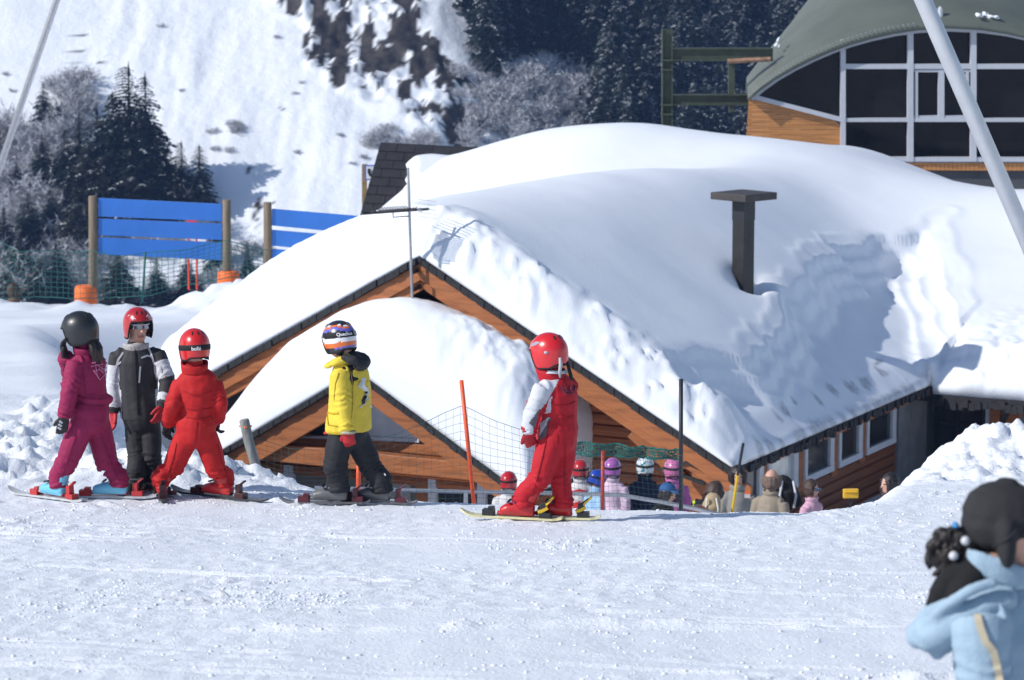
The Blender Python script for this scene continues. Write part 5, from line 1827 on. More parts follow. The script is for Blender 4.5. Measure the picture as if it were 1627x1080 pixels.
def make_glove(wrist, d, thumb, parent, mats, size=1.0, curl=0.6, name='glove', voxel=0.005, cuff=None, region=None):
    """Hand in a padded glove: palm, four unequal bent fingers and a thumb off the side of the palm."""
    d = Vector(d).normalized(); t = Vector(thumb); t = (t - d * t.dot(d)).normalized(); n = d.cross(t).normalized()   # n: palm normal
    w = Vector(wrist); S = size
    fl = Flesh()
    fl.limb('cuff', [(w - d * 0.035 * S, 0.036 * S, 0.034 * S), (w, 0.034 * S, 0.030 * S)], t, 3)
    fl.limb('palm', [(w, 0.030 * S, 0.022 * S), (w + d * 0.035 * S, 0.038 * S, 0.021 * S), (w + d * 0.072 * S, 0.036 * S, 0.017 * S)], t, 3)
    for k, (off, ln) in enumerate([(0.029, 0.060), (0.010, 0.068), (-0.010, 0.064), (-0.029, 0.050)]):
        a = w + d * 0.070 * S + t * off * S
        c1 = curl * (0.8 + 0.12 * k)
        d1 = (d * math.cos(c1) + n * math.sin(c1)); d2 = (d * math.cos(c1 * 2.1) + n * math.sin(c1 * 2.1))
        b = a + d1 * ln * 0.55 * S; e = b + d2 * ln * 0.5 * S
        fl.limb('finger', [(a, 0.0115 * S), (b, 0.0108 * S), (e, 0.0092 * S)], None, 3)
    a = w + d * 0.018 * S + t * 0.030 * S
    b = a + (d * 0.85 + t * 0.5 + n * 0.3).normalized() * 0.034 * S
    e = b + (d * 0.9 + t * 0.25 + n * 0.45).normalized() * 0.030 * S
    fl.limb('thumb', [(a, 0.014 * S), (b, 0.0128 * S), (e, 0.0105 * S)], None, 3)
    return fl.bake(name, mats, voxel * S, region, parent, smooth=2)

def make_boot(sole_heel, d, shin_top, parent, mats, size=1.0, L=0.255, buckles=True):
    """Hard ski boot: foot shell, forward leaning cuff, buckles."""
    d = Vector(d).normalized(); s = Vector((0, 0, 1)).cross(d).normalized()
    h = Vector(sole_heel)
    up = (Vector((0, 0, 1)) - d * d.z).normalized()
    fl = Flesh()
    fl.limb('foot', [(h + d * 0.035 + up * 0.046, 0.042, 0.042), (h + d * 0.10 + up * 0.050, 0.044, 0.046), (h + d * 0.17 + up * 0.044, 0.047, 0.038), (h + d * (L - 0.035) + up * 0.036, 0.041, 0.030)], s)
    top = Vector(shin_top)
    an = h + d * 0.06 + up * 0.075
    tp = an + (top - an).normalized() * 0.10
    fl.limb('cuff', [(an, 0.047, 0.056), (an.lerp(tp, .5), 0.047, 0.052), (tp, 0.046, 0.050)], s)
    fl.limb('sole', [(h + d * 0.012 + up * 0.014, 0.030, 0.014), (h + d * L + up * 0.014, 0.030, 0.014)], s)
    def reg(names, fi, ft, Cn):
        m = np.zeros(len(fi), int); m[names_mask(names, fi, 'sole')] = 1
        return m
    b = fl.bake('boot', mats, 0.007, reg, parent, smooth=2)
    if buckles:
        mb = MB()
        for k, (q, w) in enumerate(((0.12, .05), (0.165, .05), (0.05, .06))):
            c = h + d * q + up * (0.094 if k < 2 else 0.15)
            for sg in (-1, 1):
                mb.bar(c - s * w, c + s * w, 0.013, 0.010, up)
        mb.build('buckle', mats[2] if len(mats) > 2 else METAL_GREY, b)
    return b

def make_ski(heel, d, label, group, top_m, bind_m, length=0.95, ahead=0.55, width=0.075):
    """Ski under a boot; flat on the snow with an upturned tip."""
    h = Vector(heel); d = Vector(d); d.z = 0; d.normalize()
    f2 = h + d * 0.25
    d3 = Vector((f2.x, f2.y, gz(f2.x, f2.y))) - Vector((h.x, h.y, gz(h.x, h.y)))
    d = d3.normalized(); s = Vector((0, 0, 1)).cross(d).normalized(); u = d.cross(s)
    mid = h + d * 0.12
    e = empty('ski', mid - u * 0.02, label, 'ski', group)
    mb = MB(); n = 22; vs, fs = [], []
    for i in range(n + 1):
        t = i / n; x = -length * (1 - ahead) + length * t
        w = width * (0.5 if t < .85 else 0.5 * math.sqrt(max(0.02, 1 - ((t - .85) / .155) ** 2))) * (1 - .18 * math.sin(math.pi * min(1, t / .85)))
        if t < .05: w *= .75
        z = -0.018 + 0.036 * max(0, (t - .84) / .16) ** 2 + 0.012 * max(0, (.06 - t) / .06)
        c = mid + d * x + u * z
        vs += [c - s * w, c + s * w, c + s * w + u * 0.014, c - s * w + u * 0.014]
    for i in range(n):
        a, b = i * 4, (i + 1) * 4
        for j in range(4): fs.append((a + j, a + (j + 1) % 4, b + (j + 1) % 4, b + j))
    fs += [(3, 2, 1, 0), (n * 4, n * 4 + 1, n * 4 + 2, n * 4 + 3)]
    mb.add(vs, fs); mb.build('ski_board', top_m, e, clean=True)
    b = MB()
    q = h - d * 0.03
    b.box(q - s * .03 - u * .005, d * -.075, s * .06, u * 0.035); b.box(q - s * .022 - d * .005, d * -.035, s * .044, u * 0.085)
    b.bar(q - d * .02 + u * .075, q - d * .075 + u * .115, 0.03, 0.012, u)
    b.build('heel_binding', bind_m, e, clean=True, bevel=0.004)
    b = MB(); q = h + d * 0.262
    b.box(q - s * .032 - u * .005, d * .075, s * .064, u * 0.04); b.box(q - s * .022, d * .04, s * .044, u * 0.052)
    b.build('toe_binding', bind_m, e, clean=True, bevel=0.004)
    return e

def foot_at(px, py, d, y0=15.0, lift=0.028):
    Y = on_ground(px, py, y0, 40)
    q = P(px, py, Y)
    q.z = gz(q.x, q.y) + lift
    return q

def suit_folds(names, idx, tt, V):
    """Deeper creases where sleeves and trouser legs bend and bunch up."""
    a = np.full(len(idx), 0.55)
    arm = names_mask(names, idx, 'arm'); leg = names_mask(names, idx, 'leg'); head = names_mask(names, idx, 'head', 'nose', 'jaw', 'ear')
    a[arm] = 0.42 + 1.1 * np.exp(-((tt[arm] - 0.5) / 0.13) ** 2) + 0.8 * np.exp(-((tt[arm] - 0.97) / 0.1) ** 2)
    a[leg] = 0.42 + 0.9 * np.exp(-((tt[leg] - 0.42) / 0.12) ** 2) + 0.9 * np.exp(-((tt[leg] - 0.85) / 0.12) ** 2)
    a[head] = 0
    return a

def figure(J, fl, S=1.0, head=True, torso=(0.145, 0.12, 0.112, 0.10, 0.128, 0.105, 0.135, 0.09), arm=(0.060, 0.056, 0.050, 0.046), leg=(0.088, 0.078, 0.072, 0.070), face=None):
    """Tubes of one standing body from its joints."""
    rs = (J['shR'] - J['shL']).normalized(); rh = (J['hipR'] - J['hipL']).normalized()
    pel, wai, che, nek = J['pelvis'], J['waist'], J['chest'], J['neck']
    t = [q * S for q in torso]
    fl.limb('torso', [(pel - (wai - pel).normalized() * 0.03 * S, t[0] * .92, t[1]), (pel.lerp(wai, .35), t[0], t[1]), (wai, t[2], t[3]), (wai.lerp(che, .6), t[4], t[5]), (che, t[4] * 1.02, t[5]), (che.lerp(nek, .45), t[6], t[7]), (nek, 0.062 * S, 0.058 * S)], rs)
    fl.limb('neck', [(che.lerp(nek, .7), 0.062 * S), (nek.lerp(J['head'], .55), 0.052 * S)])
    for k in 'LR':
        sh = J['sh' + k]
        a = [q * S for q in arm]
        fl.limb('arm' + k, [(sh.lerp(che, .25), a[0] * .95), (sh, a[0]), (sh.lerp(J['el' + k], .55), a[1]), (J['el' + k], a[1] * .97), (J['el' + k].lerp(J['wr' + k], .5), a[2]), (J['wr' + k], a[3])])
        g = [q * S for q in leg]
        hp = J['hip' + k]
        fl.limb('leg' + k, [(hp + (pel - hp) * .2, g[0]), (hp.lerp(J['kn' + k], .5), g[1] * 1.04), (J['kn' + k], g[2]), (J['kn' + k].lerp(J['an' + k], .55), g[3]), (J['an' + k], g[3] * 1.0), (J.get('cu' + k, J['an' + k] + (J['an' + k] - J['kn' + k]).normalized() * .035 - Vector((0, 0, .012))), g[3] * 1.02)])
    if head:
        c = J['head']; f, r, u = basis(J['look'], J.get('hup', (0, 0, 1)))
        fl.blob('head', c + u * 0.012 * S, 0.073 * S, 0.090 * S, 0.098 * S, r, u)
        fl.blob('jaw', c + f * 0.028 * S - u * 0.060 * S, 0.050 * S, 0.054 * S, 0.052 * S, r, u)
        fl.limb('nose', [(c + f * 0.086 * S - u * 0.000 * S, 0.010 * S), (c + f * 0.102 * S - u * 0.028 * S, 0.014 * S)], r, 2)
        for s in (-1, 1):
            fl.blob('ear', c + r * s * 0.073 * S - u * 0.01 * S, 0.010 * S, 0.018 * S, 0.028 * S, r, u)
    return fl

def head_region(mi_skin, mi_lip, mi_dark, J, S, Cn, m, hd):
    """Lips and brow line on the face."""
    f, r, u = basis(J['look'], J.get('hup', (0, 0, 1)))
    q = Cn - np.array(J['head'])
    a, b, c = q @ np.array(f), q @ np.array(r), q @ np.array(u)
    m[hd] = mi_skin
    lip = hd & (a > 0.055 * S) & (np.abs(b) < 0.022 * S) & (np.abs(c + 0.062 * S) < 0.008 * S)
    m[lip] = mi_lip
    for s in (-1, 1):
        eye = hd & (a > 0.05 * S) & (np.abs(b - s * 0.031 * S) < 0.013 * S) & (np.abs(c - 0.006 * S) < 0.006 * S)
        brow = hd & (a > 0.04 * S) & (np.abs(b - s * 0.032 * S) < 0.019 * S) & (np.abs(c - 0.027 * S) < 0.004 * S)
        m[eye | brow] = mi_dark
    return m

def collar(nek, r, f, h, ra, rb, m, parent, lean=0.0, name='collar', open_front=False, tilt=0.0):
    """Stand-up collar: a thick flaring band round the neck."""
    mb = MB(); n = 28
    vs, fs = [], []
    up = Vector((0, 0, 1))
    for i in range(n):
        a = 2 * math.pi * i / n
        q = r * math.cos(a) + f * math.sin(a)
        hh = h * (1 + 0.25 * math.sin(a) * (1 if not open_front else -0.6)) + 0.004 * math.sin(5 * a)
        base = nek + r * math.cos(a) * ra * 1.05 + f * math.sin(a) * rb * 1.05 - up * 0.03
        for (k, z) in ((1.0, 0.0), (1.06 + lean * .5, hh * .5), (1.08 + lean, hh), (0.94 + lean, hh * 1.03), (0.86, hh * .5), (0.82, 0.01)):
            vs.append(nek + r * math.cos(a) * ra * k + f * math.sin(a) * rb * k + up * (z - 0.03) + f * tilt * z)
    for i in range(n):
        j = (i + 1) % n
        for k in range(5): fs.append((i * 6 + k, j * 6 + k, j * 6 + k + 1, i * 6 + k + 1))
    mb.add(vs, fs)
    return mb.build(name, m, parent, smooth=True)

def ANK(h, d): return h + Vector(d).normalized() * .066 + Vector((0, 0, .14))
def CUF(h, d): return h + Vector(d).normalized() * .062 + Vector((0, 0, .066))

def skier(name_label, feet, group=None):
    """feet: two (px, py, direction) heels. Returns root, heel points, mean distance."""
    hs = [foot_at(px, py, d) for px, py, d in feet]
    Y0 = sum(h.y for h in hs) / 2
    root = empty('person', (hs[0] + hs[1]) / 2, name_label, 'person', group)
    return root, hs, Y0

def shin(h, d, up=0.155, fwd=0.075):
    d = Vector(d).normalized()
    return h + d * fwd + Vector((0, 0, up))

# ---- 1: child in a magenta one-piece suit and black helmet, seen from behind at an angle
def kid_magenta():
    dL, dR = Vector((-.75, .66, 0)), Vector((-1, .12, 0))
    root, (hL, hR), Y0 = skier('child in magenta ski suit and black helmet raising a glove to the face', [(104, 799, dL), (204, 797, dR)])
    K = lambda x, y, dy=0: P(x, y, Y0 + dy)
    M1 = cloth('magenta_suit', (0.27, 0.015, 0.072)); M2 = cloth('dark_magenta', (0.25, 0.012, 0.06))
    J = dict(head=K(127, 527, 0), look=Vector((-.88, .35, -.12)), neck=K(135, 557, 0), chest=K(139, 590), waist=K(145, 632), pelvis=K(143, 660),
             shL=K(120, 577, -.09), elL=K(110, 625, -.14), wrL=K(103, 662, -.15), shR=K(156, 574, .09), elR=K(112, 594, .10), wrR=K(104, 566, -.02),
             hipL=K(131, 672, -.06), knL=K(106, 733, -.05), anL=ANK(hL, dL), hipR=K(155, 672, .06), knR=K(171, 738, .05), anR=ANK(hR, dR))
    J['cuL'], J['cuR'] = CUF(hL, dL), CUF(hR, dR)
    fl = figure(J, Flesh(), 1.0, arm=(.062, .060, .054, .050), leg=(.090, .082, .074, .065))
    fl.limb('belt', [(K(118, 630, -.02), .035), (K(145, 633, -.09), .035), (K(172, 634, .02), .035)], None)
    def reg(n, fi, ft, C_):
        m = np.zeros(len(fi), int)
        m[names_mask(n, fi, 'belt')] = 0
        return head_region(1, 2, 3, J, 1.0, C_, m, names_mask(n, fi, 'head', 'jaw', 'nose', 'ear'))
    body = fl.bake('body', [M1, SKIN, LIP, HAIR_DARK], .0085, reg, root, 3, .013, 10, 1, suit_folds)
    SM = cloth('dark_magenta_seam', (.20, .010, .05))
    for a in ([(122, 628), (133, 632), (145, 634), (158, 634), (168, 633)], [(122, 640), (133, 643), (145, 645), (158, 645), (168, 643)], [(121, 690), (112, 718), (103, 745), (97, 768)], [(160, 690), (170, 716), (180, 742), (189, 764)], [(131, 585), (134, 606), (136, 626)], [(95, 655), (102, 659), (110, 660)]):
        ribbon(body, a, .0055, SM, 'seam', body, .002)
    f, r, u = basis((-.8, .6, 0))
    collar(J['neck'], r, f, 0.060, .075, .070, M1, root, .08)
    h, pt = make_helmet(J['head'] + Vector((0, 0, .02)), Vector((-.92, .30, -.10)), [mat('matt_black_helmet', (.016, .017, .019), .38, coat=.2), BLACK_FABRIC], root, 1.04)
    # long hair down the back
    fl = Flesh(); rg = random.Random(3)
    for i in range(9):
        a = K(140 + i * 1.6, 538 + rg.uniform(-3, 3), -.05 + i * .012)
        b = K(147 + i * 1.5 + rg.uniform(-2, 2), 556 + rg.uniform(-4, 4), -.09 + i * .01); e = K(148 + i * 1.9 + rg.uniform(-3, 3), 571 + rg.uniform(-6, 7), -.10 + i * .012)
        fl.limb('strand', [(a, .020), (b, .019), (e, .008)], None, 3)
    fl.bake('hair', [HAIR_DARK], .006, None, root, 1, .006, 30, 7)
    GM = mat('black_glove', (.015, .015, .017), .6); GW = mat('white_glove_panel', (.55, .55, .57), .6)
    def greg(n, fi, ft, C_):
        m = np.zeros(len(fi), int)
        return m
    make_glove(J['wrL'], K(97, 690, -.16) - J['wrL'], Vector((-1, -.2, 0)), root, [GM], 1.0, .5)
    make_glove(J['wrR'], K(97, 538, -.04) - J['wrR'], Vector((-.2, -1, 0)), root, [GM], 1.1, .55)
    g = MB(); w = K(98, 672, -.20)
    for k in range(3): g.bar(K(95 - k * 1.5, 669 + k * 5, -.205), K(99 - k, 672 + k * 5, -.20), .012, .012, (0, 1, 0))
    g.build('glove_stripe', GW, root)
    # pale print between the shoulders
    pr = MB(); rg = random.Random(8)
    PR = mat('pale_pink_print', (.50, .16, .28), .7)
    def onback(x, y):
        q = P(x, y, Y0)
        bb = fl_body_hit(body, x, y)
        return bb if bb is not None else q
    for (a, b) in [((146, 577), (168, 571)), ((145, 582), (170, 577)), ((149, 590), (169, 584)), ((150, 574), (154, 596)), ((160, 571), (163, 592)), ((156, 585), (168, 597)), ((148, 588), (158, 603)), ((158, 603), (170, 590)), ((152, 579), (166, 588))]:
        ps = [onback(a[0] + (b[0] - a[0]) * t / 6, a[1] + (b[1] - a[1]) * t / 6) for t in range(7)]
        pr.tube(ps, .0042, 4)
    pr.build('print', PR, body)
    bm = [mat('sky_blue_boot', (.16, .50, .68), .4), mat('red_boot_sole', (.5, .03, .03), .5), METAL_GREY]
    make_boot(hL, dL, J['knL'], root, bm, 1.0); make_boot(hR, dR, J['knR'], root, bm, 1.0)
    sk = mat('grey_white_ski', (.45, .47, .48), .35, 0, .2, 20); bi = mat('red_binding', (.45, .03, .03), .4)
    make_ski(hL, dL, 'grey ski under the forward foot of the child in magenta', 'skis of the children', sk, bi, .80, .60)
    make_ski(hR, dR, 'grey ski under the trailing foot of the child in magenta', 'skis of the children', sk, bi, .80, .60)

def fl_body_hit(o, px, py, lift=0.004):
    """Point on a garment's surface along a sight line."""
    bpy.context.view_layer.update()
    mw = o.matrix_world; inv = mw.inverted()
    d = P(px, py, 20.0)
    ok, loc, n, i = o.ray_cast(inv @ Vector((0, 0, 0)), (inv.to_3x3() @ d).normalized())
    if not ok: return None
    return mw @ (loc + n * lift)

def ribbon(o, pts, w, m, name, parent, lift=.005, step=6):
    """Flat stripe following the surface of garment o through sight points."""
    mb = MB(); ps = []
    for i in range(len(pts) - 1):
        for t in range(step):
            k = t / step
            q = fl_body_hit(o, pts[i][0] * (1 - k) + pts[i + 1][0] * k, pts[i][1] * (1 - k) + pts[i + 1][1] * k, lift)
            if q is not None: ps.append(q)
    q = fl_body_hit(o, *pts[-1], lift)
    if q is not None: ps.append(q)
    if len(ps) < 2: return None
    vs, fs = [], []
    for i, p in enumerate(ps):
        d = (ps[min(i + 1, len(ps) - 1)] - ps[max(i - 1, 0)]).normalized()
        n = -Vector(p).normalized()
        s = d.cross(n).normalized() * w / 2
        vs += [p - s - n * .004, p + s - n * .004, p + s * .9 + n * .003, p - s * .9 + n * .003]
    for i in range(len(ps) - 1):
        for j in range(4): fs.append((i * 4 + j, i * 4 + (j + 1) % 4, i * 4 + 4 + (j + 1) % 4, i * 4 + 4 + j))
    mb.add(vs, fs)
    return mb.build(name, m, parent)

# ---- 2: child facing the camera in a dark grey jacket with white sleeves
def kid_grey():
    dL, dR = Vector((-.15, -1, 0)), Vector((.45, -.9, 0))
    root, (hL, hR), Y0 = skier('child in dark grey and white jacket, red helmet and sunglasses facing the camera', [(221, 782, dL), (239, 781, dR)])
    K = lambda x, y, dy=0: P(x, y, Y0 + dy)
    DG = cloth('dark_grey_jacket', (.040, .040, .043)); WH = cloth('white_sleeve', (.56, .57, .60)); BK = cloth('charcoal_trousers', (.026, .026, .029))
    J = dict(head=K(219, 518, 0), look=Vector((.42, -.9, -.02)), neck=K(216, 548, 0), chest=K(217, 583), waist=K(220, 628), pelvis=K(225, 660),
             shL=K(187, 565, -.01), elL=K(180, 617, -.02), wrL=K(180, 655, -.06), shR=K(250, 563, .02), elR=K(266, 606, -.04), wrR=K(258, 646, -.12),
             hipL=K(213, 672, 0), knL=K(219, 722, -.04), anL=ANK(hL, dL), hipR=K(239, 672, 0), knR=K(241, 724, -.05), anR=ANK(hR, dR))
    J['cuL'], J['cuR'] = CUF(hL, dL), CUF(hR, dR)
    fl = figure(J, Flesh(), .98, arm=(.050, .046, .040, .036), leg=(.080, .074, .068, .068))
    def reg(n, fi, ft, C_):
        m = np.zeros(len(fi), int)
        return head_region(1, 2, 3, J, 1.0, C_, m, names_mask(n, fi, 'head', 'jaw', 'nose', 'ear', 'neck'))
    fl.bake('body', [BK, SKIN, LIP, HAIR_DARK], .0065, reg, root, 2, .011, 10, 2, suit_folds)
    rs = (J['shR'] - J['shL']).normalized()
    jk = Flesh()
    jk.limb('jacket', [(J['pelvis'] - Vector((0, 0, .02)), .150, .120), (J['pelvis'] + Vector((0, 0, .02)), .150, .122), (J['waist'], .138, .112), (J['waist'].lerp(J['chest'], .6), .143, .112), (J['chest'].lerp(J['neck'], .25), .143, .105), (J['chest'].lerp(J['neck'], .7), .105, .082), (J['neck'], .064, .062)], rs)
    for k in 'LR':
        jk.limb('arm' + k, [(J['sh' + k].lerp(J['chest'], .25), .060), (J['sh' + k], .060), (J['sh' + k].lerp(J['el' + k], .6), .057), (J['el' + k], .054), (J['el' + k].lerp(J['wr' + k], .5), .050), (J['wr' + k] + (J['el' + k] - J['wr' + k]).normalized() * .02, .046)])
    def jreg(n, fi, ft, C_):
        m = np.zeros(len(fi), int)
        a = names_mask(n, fi, 'arm')
        m[a & (ft > .30) & (ft < .93)] = 1
        x = C_[:, 0]
        arml = names_mask(n, fi, 'armR'); m[arml & (ft > .52) & (ft < .80)] = 0
        t = names_mask(n, fi, 'jacket')
        q = C_ - np.array(J['waist']); side = q @ np.array(rs)
        m[t & (np.abs(side) > .118) & (C_[:, 2] < J['waist'].z + .05)] = 1
        return m
    jo = jk.bake('jacket', [DG, WH], .0075, jreg, root, 3, .009, 11, 3, suit_folds)
    ribbon(jo, [(196, 560), (188, 571), (183, 588), (181, 600)], .014, WH, 'piping', jo)
    ribbon(jo, [(186, 580), (193, 575)], .012, WH, 'piping', jo)
    ribbon(jo, [(232, 549), (240, 561), (243, 575), (254, 582), (257, 592)], .014, WH, 'piping', jo)
    ribbon(jo, [(224, 569), (234, 565), (242, 568)], .012, WH, 'piping', jo)
    ribbon(jo, [(223, 582), (221, 608)], .012, mat('pale_zip', (.4, .4, .42), .4, .5), 'pocket_zip', jo)
    ribbon(jo, [(214, 552), (217, 600), (219, 658)], .007, BLACK_FABRIC, 'front_zip', jo)
    f, r, u = basis((.25, -1, 0))
    collar(J['neck'] + Vector((0, 0, -.005)), r, f, .045, .082, .074, mat('pale_fleece', (.42, .40, .38), .95, 0, .3, 60, .006, 80), root, .05, 'collar')
    RED = paint('red_helmet', (.42, .010, .014)); WHP = mat('white_mark', (.75, .75, .76), .4)
    h, pt = make_helmet(J['head'] + Vector((0, 0, .018)), J['look'], [RED, BLACK_FABRIC], root, 1.0, open_el=14)
    strap_text('Rossignol'[:0] + 'SKI', pt, 30, 32, .018, WHP, h, 1.0 + .012, -1) if False else None
    mk = MB()
    for az, el, l in ((-35, 34, 16), (-38, 28, 10), (28, 24, 14), (60, 34, 10), (-70, 20, 8)):
        mk.tube([pt(az + l * t / 5, el + 3 * math.sin(t), 1.006) for t in range(6)], .0028, 4)
    mk.build('helmet_marking', WHP, h)
    # wrap-round sunglasses
    f, r, u = basis(J['look']); c = J['head']
    g = MB()
    arc = []
    for i in range(13):
        a = math.radians(-62 + 124 * i / 12)
        arc.append(c + f * (.098 * math.cos(a) + .004) + r * (.082 * math.sin(a)) + u * .008)
    vs, fs = [], []
    for i, q in enumerate(arc):
        hh = .016 if abs(i - 6) > 0 else .010
        vs += [q - u * hh, q + u * hh, q + u * hh - f * .006, q - u * hh - f * .006]
    for i in range(12):
        for j in range(4): fs.append((i * 4 + j, i * 4 + (j + 1) % 4, i * 4 + 4 + (j + 1) % 4, i * 4 + 4 + j))
    g.add(vs, fs)
    go = g.build('sunglasses', mat('mirror_lens', (.25, .27, .30), .08, .8), root, smooth=False)
    t = MB(); t.tube([q + u * .016 for q in arc], .004, 6); t.build('rim', mat('white_rim', (.7, .7, .72), .4), go)
    RG = mat('red_glove', (.42, .012, .018), .6, 0, .1, 20)
    make_glove(J['wrL'], K(181, 682, -.07) - J['wrL'], Vector((.6, -.8, 0)), root, [RG], 1.0, .5)
    make_glove(J['wrR'], K(250, 672, -.16) - J['wrR'], Vector((-.7, -.7, 0)), root, [RG], 1.0, .5)
    bm = [mat('dark_boot', (.03, .03, .033), .4), mat('dark_red_sole', (.20, .01, .015), .5), METAL_GREY]
    make_boot(hL, dL, J['knL'], root, bm); make_boot(hR, dR, J['knR'], root, bm)
    sk = mat('dark_red_ski', (.16, .02, .03), .35, 0, .2, 20); bi = mat('black_binding', (.02, .02, .02), .4)
    make_ski(hL, dL, 'dark ski pointing at the camera under the child in grey, beside a blue boot', 'skis of the children', sk, bi, .75, .5)
    make_ski(hR, dR, 'dark ski under the child in grey next to the red suited child', 'skis of the children', sk, bi, .75, .5)

# ---- 3: child in a plain red suit seen from behind
def kid_red():
    dL, dR = Vector((-.2, 1, 0)), Vector((-.86, .5, 0))
    root, (hL, hR), Y0 = skier('child in plain red ski suit and red helmet with black goggle strap, back turned', [(258, 798, dL), (370, 796, dR)])
    K = lambda x, y, dy=0: P(x, y, Y0 + dy)
    R1 = cloth('red_suit', (.46, .013, .014))
    J = dict(head=K(309, 553, 0), look=Vector((-.35, .93, -.05)), neck=K(309, 583, -.01), chest=K(314, 617), waist=K(313, 655), pelvis=K(311, 683),
             shL=K(287, 611, 0), elL=K(274, 645, -.06), wrL=K(267, 671, .04), shR=K(341, 611, .02), elR=K(349, 642, -.02), wrR=K(345, 666, .07),
             hipL=K(294, 697, 0), knL=K(274, 745, .03), anL=ANK(hL, dL), hipR=K(330, 697, 0), knR=K(343, 746, .03), anR=ANK(hR, dR))
    J['cuL'], J['cuR'] = CUF(hL, dL), CUF(hR, dR)
    fl = figure(J, Flesh(), 1.0, torso=(.140, .118, .112, .098, .138, .108, .142, .09), arm=(.060, .058, .053, .050), leg=(.086, .078, .070, .060))
    fl.limb('belt', [(K(289, 655, .03), .030), (K(313, 658, -.08), .030), (K(338, 655, .03), .030)], None)
    def reg(n, fi, ft, C_):
        m = np.zeros(len(fi), int)
        return head_region(1, 2, 3, J, 1.0, C_, m, names_mask(n, fi, 'head', 'jaw', 'nose', 'ear'))
    body = fl.bake('body', [R1, SKIN, LIP, HAIR_DARK], .0085, reg, root, 3, .013, 10, 4, suit_folds)
    SM = cloth('dark_red_seam', (.30, .008, .010))
    for a in ([(291, 647), (302, 650), (313, 651), (325, 650), (337, 647)], [(292, 661), (303, 664), (313, 665), (325, 664), (337, 661)], [(291, 621), (302, 626), (313, 628), (325, 626), (338, 620)], [(313, 669), (311, 690), (309, 706)], [(281, 704), (276, 726), (268, 750), (262, 772)], [(346, 704), (351, 726), (358, 748), (364, 770)]):
        ribbon(body, a, .0055, SM, 'seam', body, .002)
    f, r, u = basis((-.2, 1, 0))
    collar(J['neck'] + Vector((0, 0, -.01)), r, f, .072, .086, .078, R1, root, .02)
    RED = paint('bright_red_helmet', (.56, .012, .012))
    h, pt = make_helmet(J['head'] + Vector((0, 0, .02)), Vector((-.42, .9, -.06)), [RED, BLACK_FABRIC], root, 1.0)
    strap_band(pt, 62, 318, lambda a: -6 - 3 * math.cos(math.radians(a)), 9, BLACK_FABRIC, h)
    strap_text('bollé', pt, 196, -6, .034, mat('white_print', (.8, .8, .8), .5), h, 1.045, -1)
    fr = MB(); f2, r2, u2 = basis(Vector((-.42, .9, -.06)))
    q = pt(60, -6, 1.04); fr.ball(q, .020, .030, .034, 12, 8); fr.build('goggles', BLACK_FABRIC, h, smooth=True)
    GM = mat('black_glove', (.015, .015, .017), .6)
    make_glove(J['wrL'], K(262, 694, .06) - J['wrL'], Vector((.5, .8, 0)), root, [GM], 1.0, .7)
    make_glove(J['wrR'], K(343, 686, .10) - J['wrR'], Vector((-.5, .8, 0)), root, [GM], 1.0, .7)
    bm = [mat('red_boot', (.50, .012, .012), .35, coat=.3), mat('red_black_sole', (.05, .01, .012), .5), METAL_GREY]
    make_boot(hL, dL, J['knL'], root, bm); make_boot(hR, dR, J['knR'], root, bm)
    sk = mat('black_ski', (.03, .03, .035), .35, 0, .2, 20); bi = mat('black_binding_red', (.05, .012, .014), .4)
    make_ski(hL, dL, 'dark ski pointing away under the child in plain red', 'skis of the children', sk, bi, .80, .55)
    make_ski(hR, dR, 'dark ski with tall heel binding under the child in plain red', 'skis of the children', sk, bi, .80, .5)

